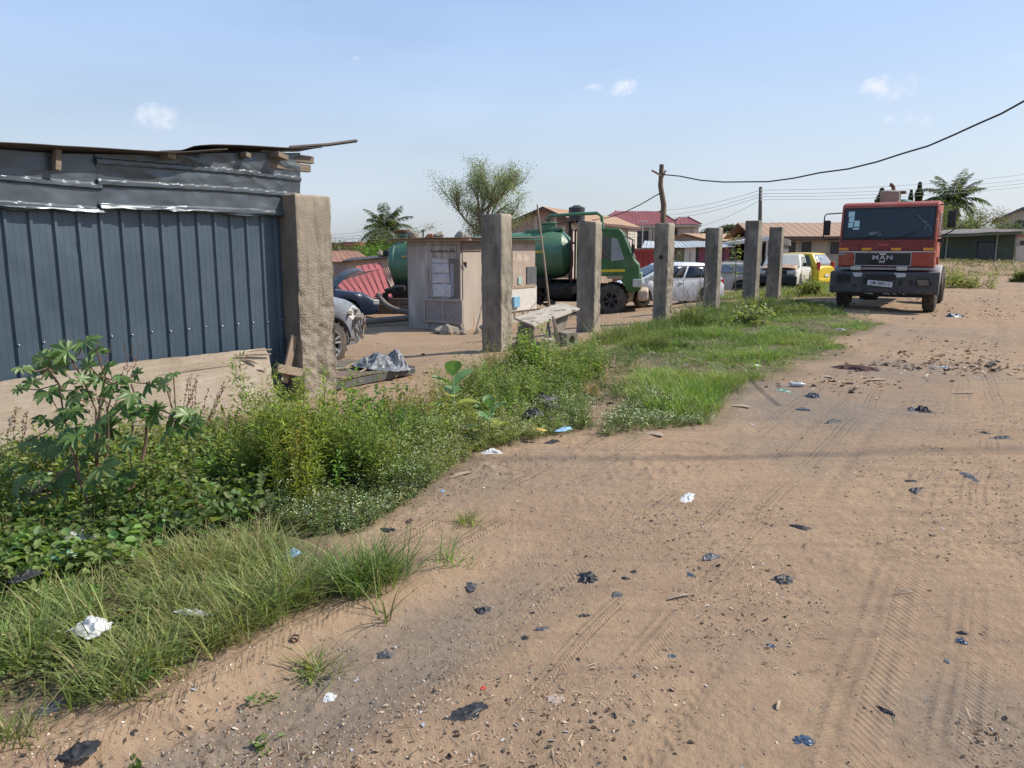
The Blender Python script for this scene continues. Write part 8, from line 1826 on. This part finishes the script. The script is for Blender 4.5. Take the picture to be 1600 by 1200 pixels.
for i, (px, py, w, asp, h, mat, lab, cat) in enumerate([
    (921,905,46,.62,.55,MBK,'largest crumpled black bag, in the middle of the road foreground','plastic bag'), (755,953,32,.8,.6,MBK,'compact crumpled black bag with straw beside it','plastic bag'), (735,915,36,.5,.35,MGY,'dark grey torn bag between two black bags near the grass tussock','plastic bag'),
    (1221,906,38,.7,.5,MBK,'crumpled black bag lying alone on the right half of the road','plastic bag'), (1256,1158,28,.95,.2,MNV,'flat blue black scrap near the bottom edge','plastic scrap'), (725,1116,72,.5,.2,MBK,'black bag shredded into flat strips near the bottom','plastic bag'),
    (1249,823,32,.5,.4,MBK,'black bag scrap halfway up the road, left of the tyre marks','plastic scrap'), (1430,768,36,.5,.4,MBK,'black bag scrap with raised corner right of the road middle','plastic scrap'), (1424,752,16,.5,.4,MBK,'tiny black scrap just above the raised corner scrap','plastic scrap'),
    (963,930,24,.6,.4,MGY,'small grey black scrap right of the largest bag','plastic scrap'), (977,905,16,.7,.6,MBK,'small black lump between the largest bag and the grey scrap','plastic scrap'), (990,894,13,.7,.6,MBK,'smallest black lump right of the largest bag','plastic scrap'),
    (848,984,22,.6,.3,MGY,'grey shredded bag bit below the largest black bag','plastic scrap'), (822,998,14,.8,.3,MBK,'black bit left of the grey shredded bag bit','plastic scrap'), (912,962,18,.5,.3,MBK,'thin black strip directly below the largest bag','plastic scrap'),
    (1385,1111,30,.4,.3,MBK,'flat black strip near the bottom right','plastic scrap'), (1303,659,34,.35,.3,MBK,'flat black bag at the dark soil patch','plastic bag'), (1440,642,22,.7,1.1,MBK,'black bag standing upright far right','plastic bag'),
    (1112,871,34,.5,.35,MGY,'ashy grey scrap among pale crumbs on the road','plastic scrap'), (1337,577,62,.45,.35,MMR,'dark reddish brown cloth heap beyond the bare verge','cloth'), (1425,640,30,.4,.3,MGY,'grey crushed foil left of the upright black bag','plastic scrap'),
    (1452,645,24,.4,.3,MBK,'flat black scrap right of the grey crushed foil','plastic scrap'), (1515,745,44,.35,.2,MGY,'greyish flattened bag in the faint shadow line','plastic scrap'), (1566,684,40,.4,.3,MBK,'ragged black scrap near the right edge of the road','plastic scrap'), (1540,676,20,.4,.3,MBK,'dark strip left of the ragged scrap by the right edge','plastic scrap'),
    (771,707,34,.6,.6,MWP,'white crumpled bag at the front edge of the weeds','plastic bag'), (455,864,28,.9,.75,MBL,'small blue and white patterned bag at the grass edge','plastic bag'), (122,878,54,.5,.6,MWP,'white crumpled sheet in the weeds at the left','plastic bag'), (160,852,32,.9,.5,MGY,'translucent grey bag above the white crumpled sheet','plastic bag'),
    (102,908,40,.8,.5,MGN,'green and white wrapper under the white crumpled sheet','wrapper'), (148,1030,54,.9,.8,MWP,'large white bag behind the lowest left grass tussock','plastic bag'), (78,1108,56,.6,.4,MGY,'clear greyish bag at the lower left below the tussock','plastic bag'), (122,1172,48,1.1,.5,MBK,'long black bag in the bottom left corner','plastic bag'),
    (45,945,44,.6,.6,MBK,'black bag half buried in grass at the left edge','plastic bag'), (300,978,50,.3,.4,MWP,'thin white strip inside the roadside grass','plastic scrap'), (832,662,34,.8,.8,MBK,'shiny black bag nearest the small milkweed in the weeds','plastic bag'), (862,650,22,.8,.8,MBK,'small round black bag right of the shiny one in the weeds','plastic bag'),
    (846,640,40,.7,.7,MBK,'black bag heap behind the shiny bag in the weeds','plastic bag'), (858,640,34,.3,.5,MGY,'pale translucent bottle shape above the small round black bag','bottle'), (545,755,62,.7,.7,MBK,'big black bag sunk in the middle weeds left of the milkweeds','plastic bag'), (602,733,26,.8,.7,MGY,'grey black bag in weeds right of the big sunken bag','plastic bag'),
    (1222,611,26,.4,.4,MGN,'green wrapper at the lawn edge beside the clear bottle','wrapper'), (880,690,34,.4,.3,MBL,'pale blue sheet at the weed edge near the path','plastic scrap'), (843,690,18,.6,.4,pmat('yellow_wrapper', (.6,.42,.08), (.5,.35,.1), 9, .6),'yellow wrapper left of the pale blue sheet','wrapper'), (1075,777,52,.35,.2,MWP,'pale flattened paper sheet in the middle of the road','paper'),
    (605,828,34,.5,.3,MBK,'flat black bag at the road edge below the ground cover','plastic bag'), (640,815,30,.4,.3,MMR,'dark maroon scrap right of the flat black bag','cloth'), (868,1092,26,.9,.4,MBE,'beige crumpled wrapper near the bottom centre','wrapper'), (691,768,18,.3,.2,MBL,'flat turquoise scrap at the ground cover edge','plastic scrap'),
    (755,1074,9,.9,.8,pmat('red_scrap', (.5,.06,.04), None, 5, .6),'tiny red bit above the shredded black bag','plastic scrap'), (1080,899,18,.5,.2,MNV,'small flat blue chip right of the largest bag','plastic scrap'), (1050,1023,13,.7,.3,MNV,'little blue chip on the tyre track','plastic scrap'), (1270,620,24,.8,.9,MGY,'bent grey sheet offcut beside the clear bottle','metal scrap'),
    (1440,764,10,.6,.4,MBK,'speck of black plastic touching the raised corner scrap','plastic scrap'), (1205,1008,13,.8,.3,MNV,'small dark blue scrap on the right half of the road','plastic scrap'), (1502,1005,16,.9,.5,MNV,'blue grey scrap beside the right tyre marks','plastic scrap'), (1505,992,16,.6,.5,MBK,'brown black clod above the blue grey scrap','plastic scrap'),
    (1480,1034,18,.5,.3,MGY,'pale grey green chip left of the right tyre marks','plastic scrap'), (600,1025,28,.7,.8,MGY,'grey crushed cup in the gravelly rut','plastic scrap'), (515,1090,26,.7,.3,MWP,'pinkish white paper on the slope above the rut','paper'), (505,1060,18,.7,.3,MBK,'dark scrap above the pinkish white paper','plastic scrap'), (960,1120,14,.5,.2,MBK,'black flake in the lower middle of the road','plastic scrap'), (1490,495,30,.5,.6,MNV,'dark green blue box like scrap far up the road','plastic scrap'), (1475,575,26,.4,.3,MWP,'small whitish wrapper on the far road litter line','wrapper'), (1180,572,20,.4,.5,MWP,'white wrapper in the lawn gap','wrapper'), (1312,515,16,.4,.4,MWP,'white wrapper on the far grass strip','wrapper')]):
    crumple(px, py, w, asp, h, mat, lab, cat, i + 1, 'plastic_bag' if 'bag' in cat else cat.replace(' ', '_'), lift=.13 if (px < 180 and 840 < py < 1060) else .10 if py < 700 and px < 900 and px > 700 else (.06 if px < 620 and py < 1050 and py > 700 and px < 590 and not (px == 455) else 0))
# clear bottle, cap, cardboard pieces
q = gpt(1247, 605); m = MB(); m.lathe([(.001, -.12), (.033, -.118), (.035, -.10), (.035, .03), (.030, .06), (.013, .09), (.013, .11), (.001, .111)], 16, axis='X', c=(0, 0, .035)); o = m.build('plastic_bottle', pmat('clear_plastic', (.30,.33,.36), (.42,.43,.44), 9, .25, spec=.7), smooth=True); o.location = q; o.rotation_euler = (0, 0, .1); o.scale = (.8, .8, .8); tag(o, 'clear plastic drink bottle lying at the lawn edge', 'bottle')
q = gpt(461, 1001); m = MB(); m.lathe([(.014, 0), (.016, .001), (.016, .012), (.0135, .012), (.0135, .003)], 18); o = m.build('plastic_ring', pmat('cap_maroon', (.07,.02,.02)), smooth=True); o.location = q; o.rotation_euler = (.7, .3, 0); tag(o, 'small dark plastic ring on the soil right of the grass tussocks', 'plastic ring')
for i, (px, py, l, w_, a, lab, mat) in enumerate(((1158, 637, .17, .06, -.5, 'pale cardboard strip on the bare soil right of the lawn', MCB), (1022, 681, .17, .06, -.6, 'pale flat board piece at the front edge of the lawn', MCB), (1255, 641, .14, .05, -.4, 'grey flat offcut beside the dark soil', MGY), (1370, 595, .22, .05, .1, 'long tan strip of card far up the verge', MCB), (1290, 590, .14, .05, -.3, 'small tan card near the reddish cloth', MCB), (720, 745, .2, .02, .8, 'thin dark stick at the ground cover edge', M_WOOD), (1505, 615, .24, .03, .1, 'flat dark stick on the right side of the road', M_WOOD), (1060, 935, .12, .012, .4, 'thin twig crossing the tyre track', M_WOOD), (1216, 1103, .06, .008, 1.1, 'pale matchstick like splinter on the right half of the road', MCB), (1410, 930, .09, .005, .1, 'pale straw on the right half of the road', MCB), (840, 565, .05,.05,0,'pale stone chip by the slab', M_CONC))):
    q = gpt(px, py); m = MB(); P = [[(l * (x - .5), w_ * (y - .5), .006 + .012 * math.sin(x * 3) * (y + .3)) for x in np.linspace(0, 1, 7)] for y in (0, .5, 1)]; m.grid(P); o = m.build('card_piece' if mat in (MCB, MGY) else 'stick', mat, solid=.004); o.location = q; o.rotation_euler = (0, 0, a); tag(o, lab, 'card' if mat in (MCB, MGY) else 'stick')

# loose stones, leaf bits and twigs nobody could count
def scatter_xy(n, seed, power=1.25, ymax=26, edge=0.0):
    r = np.random.default_rng(seed); out = np.zeros((0, 2)); LV = VERGE
    while len(out) < n:
        y = 1.7 * (ymax / 1.7) ** r.random(n * 2); k = r.random(n * 2) < (y / ymax) ** (max(0, 1.7 - power)); y = y[k]; x = (r.random(len(y)) * 1.5 - .76) * y
        ins = in_poly(x, y, VERGE); s = (x - ROW0.x) * NX.x + (y - ROW0.y) * NX.y
        w = .10 + 1.3 * sstep(-.02, .35, fbm(x * .9, y * .9, 401, 4)) + .8 * sstep(1.6, .2, np.abs(s - 2.3)); keep = (r.random(len(x)) < w / 2.0) & (~ins | (r.random(len(x)) < .25)) & (s > -6)
        out = np.concatenate([out, np.column_stack([x, y])[keep]])
    return out[:n]
def chips(name, p, smin, smax, flat, cols, seed, pw=2.2):
    r = np.random.default_rng(seed); n = len(p); s = smin + (smax - smin) * r.random(n) ** pw; z = relief(p[:, 0], p[:, 1])
    a = r.random((n, 1)) * 6.28 + np.arange(5)[None] * 1.2566 + r.normal(0, .22, (n, 5)); rr = s[:, None] * (.55 + .6 * r.random((n, 5))); f2 = r.uniform(.5, 1, (n, 1)); th = r.random((n, 1)) * 6.28
    X = np.cos(a) * rr; Y = np.sin(a) * rr * f2; X, Y = X * np.cos(th) - Y * np.sin(th), X * np.sin(th) + Y * np.cos(th)
    h = s * flat * r.uniform(.5, 1.2, n); V = np.zeros((n, 11, 3))
    V[:, :5, 0] = X; V[:, :5, 1] = Y; V[:, :5, 2] = -.002; tilt = r.normal(0, .25, (n, 2))
    V[:, 5:10, 0] = X * .72; V[:, 5:10, 1] = Y * .72; V[:, 5:10, 2] = h[:, None] * (.8 + .3 * r.random((n, 5))); V[:, 10, 2] = h * 1.05
    V[:, 5:, 2] += V[:, 5:, 0] * tilt[:, :1] + V[:, 5:, 1] * tilt[:, 1:]
    V += np.column_stack([p, z])[:, None]
    i = np.arange(n)[:, None] * 11; k = np.arange(5); Q = np.stack([k, (k + 1) % 5, (k + 1) % 5 + 5, k + 5], -1); T = np.stack([k + 5, (k + 1) % 5 + 5, np.full(5, 10)], -1)
    c = np.array(cols)[r.integers(0, len(cols), n)] * (1 + .2 * r.normal(0, 1, (n, 1))).clip(.4, 1.6)
    return V.reshape(-1, 3), (i[..., None] + Q[None]).reshape(-1, 4), (i[..., None] + T[None]).reshape(-1, 3), np.repeat(c, 11, 0)
M_CHIP = tint_mat('loose_bits')
V, Q, T, C = chips('c', scatter_xy(30000, 501, 1.2), .0014, .0085, .6, [(.40,.26,.165), (.34,.22,.14), (.30,.2,.13), (.44,.32,.22), (.22,.155,.11), (.48,.40,.31)], 502, 3.0)
tag(npmesh('gravel', V, Q=Q, T=T, mat=M_CHIP, tint=C), kind='stuff')
# rut gravel
r = np.random.default_rng(9); t_ = r.random(2600) * 3.4; s_ = r.normal(.28, .22, 2600); pr_ = np.column_stack([RUT_P.x + RUT_D.x * t_ + RUT_N.x * s_, RUT_P.y + RUT_D.y * t_ + RUT_N.y * s_])
V, Q, T, C = chips('c', pr_, .0016, .0085, .7, [(.30,.25,.2), (.2,.17,.14), (.38,.32,.26), (.13,.115,.10)], 504, 2.2); tag(npmesh('rut_gravel', V, Q=Q, T=T, mat=M_CHIP, tint=C), kind='stuff')
def flat_bits(p, smin, smax, cols, seed, asp=.45, pw=2.2):
    r = np.random.default_rng(seed); n = len(p); a = r.random(n) * 6.28; d = np.stack([np.cos(a), np.sin(a), r.normal(0, .12, n)], 1); z = relief(p[:, 0], p[:, 1]); s = smin + (smax - smin) * r.random(n) ** pw
    c = np.array(cols)[r.integers(0, len(cols), n)] * (1 + .2 * r.normal(0, 1, (n, 1))).clip(.4, 1.6)
    return leaves(np.column_stack([p, z + .002 + s * .08]), d, r.normal(0, .28, (n, 3)) + np.array([0, 0, 1.]), s, s * asp * r.uniform(.5, 1.5, n), c, r.uniform(-.1, .45, (n, 1)), .12)
V, Q, C = flat_bits(scatter_xy(9500, 511, 1.05), .004, .030, [(.07,.045,.03), (.12,.075,.045), (.04,.033,.03), (.18,.12,.075), (.22,.17,.12), (.06,.05,.045)], 512)
tag(npmesh('dark_leaf_litter', V, Q=Q, mat=M_CHIP, tint=C), kind='stuff')
V, Q, C = flat_bits(scatter_xy(4200, 521, 1.05), .005, .030, [(.50,.41,.31), (.45,.36,.27), (.55,.48,.40), (.35,.36,.38), (.48,.37,.26), (.34,.25,.17), (.42,.31,.21)], 522)
tag(npmesh('pale_litter_bits', V, Q=Q, mat=M_CHIP, tint=C), kind='stuff')
# twigs and straw
p = scatter_xy(4200, 531, 1.15); r = np.random.default_rng(532); n = len(p); a = r.random(n) * 6.28; d = np.stack([np.cos(a), np.sin(a), r.normal(0, .04, n)], 1); z = relief(p[:, 0], p[:, 1])
Vt = leaves(np.column_stack([p, z + .004]), d, np.tile([0, 0, 1.], (n, 1)), .02 + .07 * r.random(n) ** 2, .0035, tints(n, (.14,.095,.06), .3, 533, (.45,.36,.24), .35), .5, 0)
tag(npmesh('twigs_and_straw', Vt[0], Q=Vt[1], mat=M_CHIP, tint=Vt[2]), kind='stuff')
# charred litter band across the far road
r = np.random.default_rng(77); pl = []
for (x0, y0, x1, y1, n, w) in ((1380,573,1600,578,420,.35),(1400,560,1560,560,200,.5),(1480,490,1600,492,300,.9),(1370,470,1600,470,260,1.2),(1220,520,1290,545,420,.35),(1250,600,1370,600,160,.3),(690,770,820,720,300,.10),(600,835,760,745,240,.08)):
    a, b = gp(x0, y0), gp(x1, y1); t = r.random(n); pl.append(np.column_stack([a.x + (b.x - a.x) * t + r.normal(0, w, n), a.y + (b.y - a.y) * t + r.normal(0, w, n)]))
BC = [(.05,.035,.03), (.03,.028,.028), (.12,.08,.055), (.30,.22,.16), (.45,.40,.34), (.16,.12,.09)]; pp = np.concatenate(pl); nr_ = np.hypot(pp[:, 0], pp[:, 1]) < 7.5
q2 = scatter_xy(9000, 541, .6, ymax=34); q2 = q2[(q2[:, 1] > 6.5) & (fbm(q2[:, 0] * .5, q2[:, 1] * .8, 543, 3) > .05)][:1800]
parts = [flat_bits(pp[nr_], .006, .022, BC, 78), flat_bits(np.concatenate([pp[~nr_], q2]), .015, .11, BC, 79, .5, 2.6)]
V, Q, C = merge(parts); tag(npmesh('burnt_litter', V, Q=Q, mat=M_CHIP, tint=C), kind='stuff')
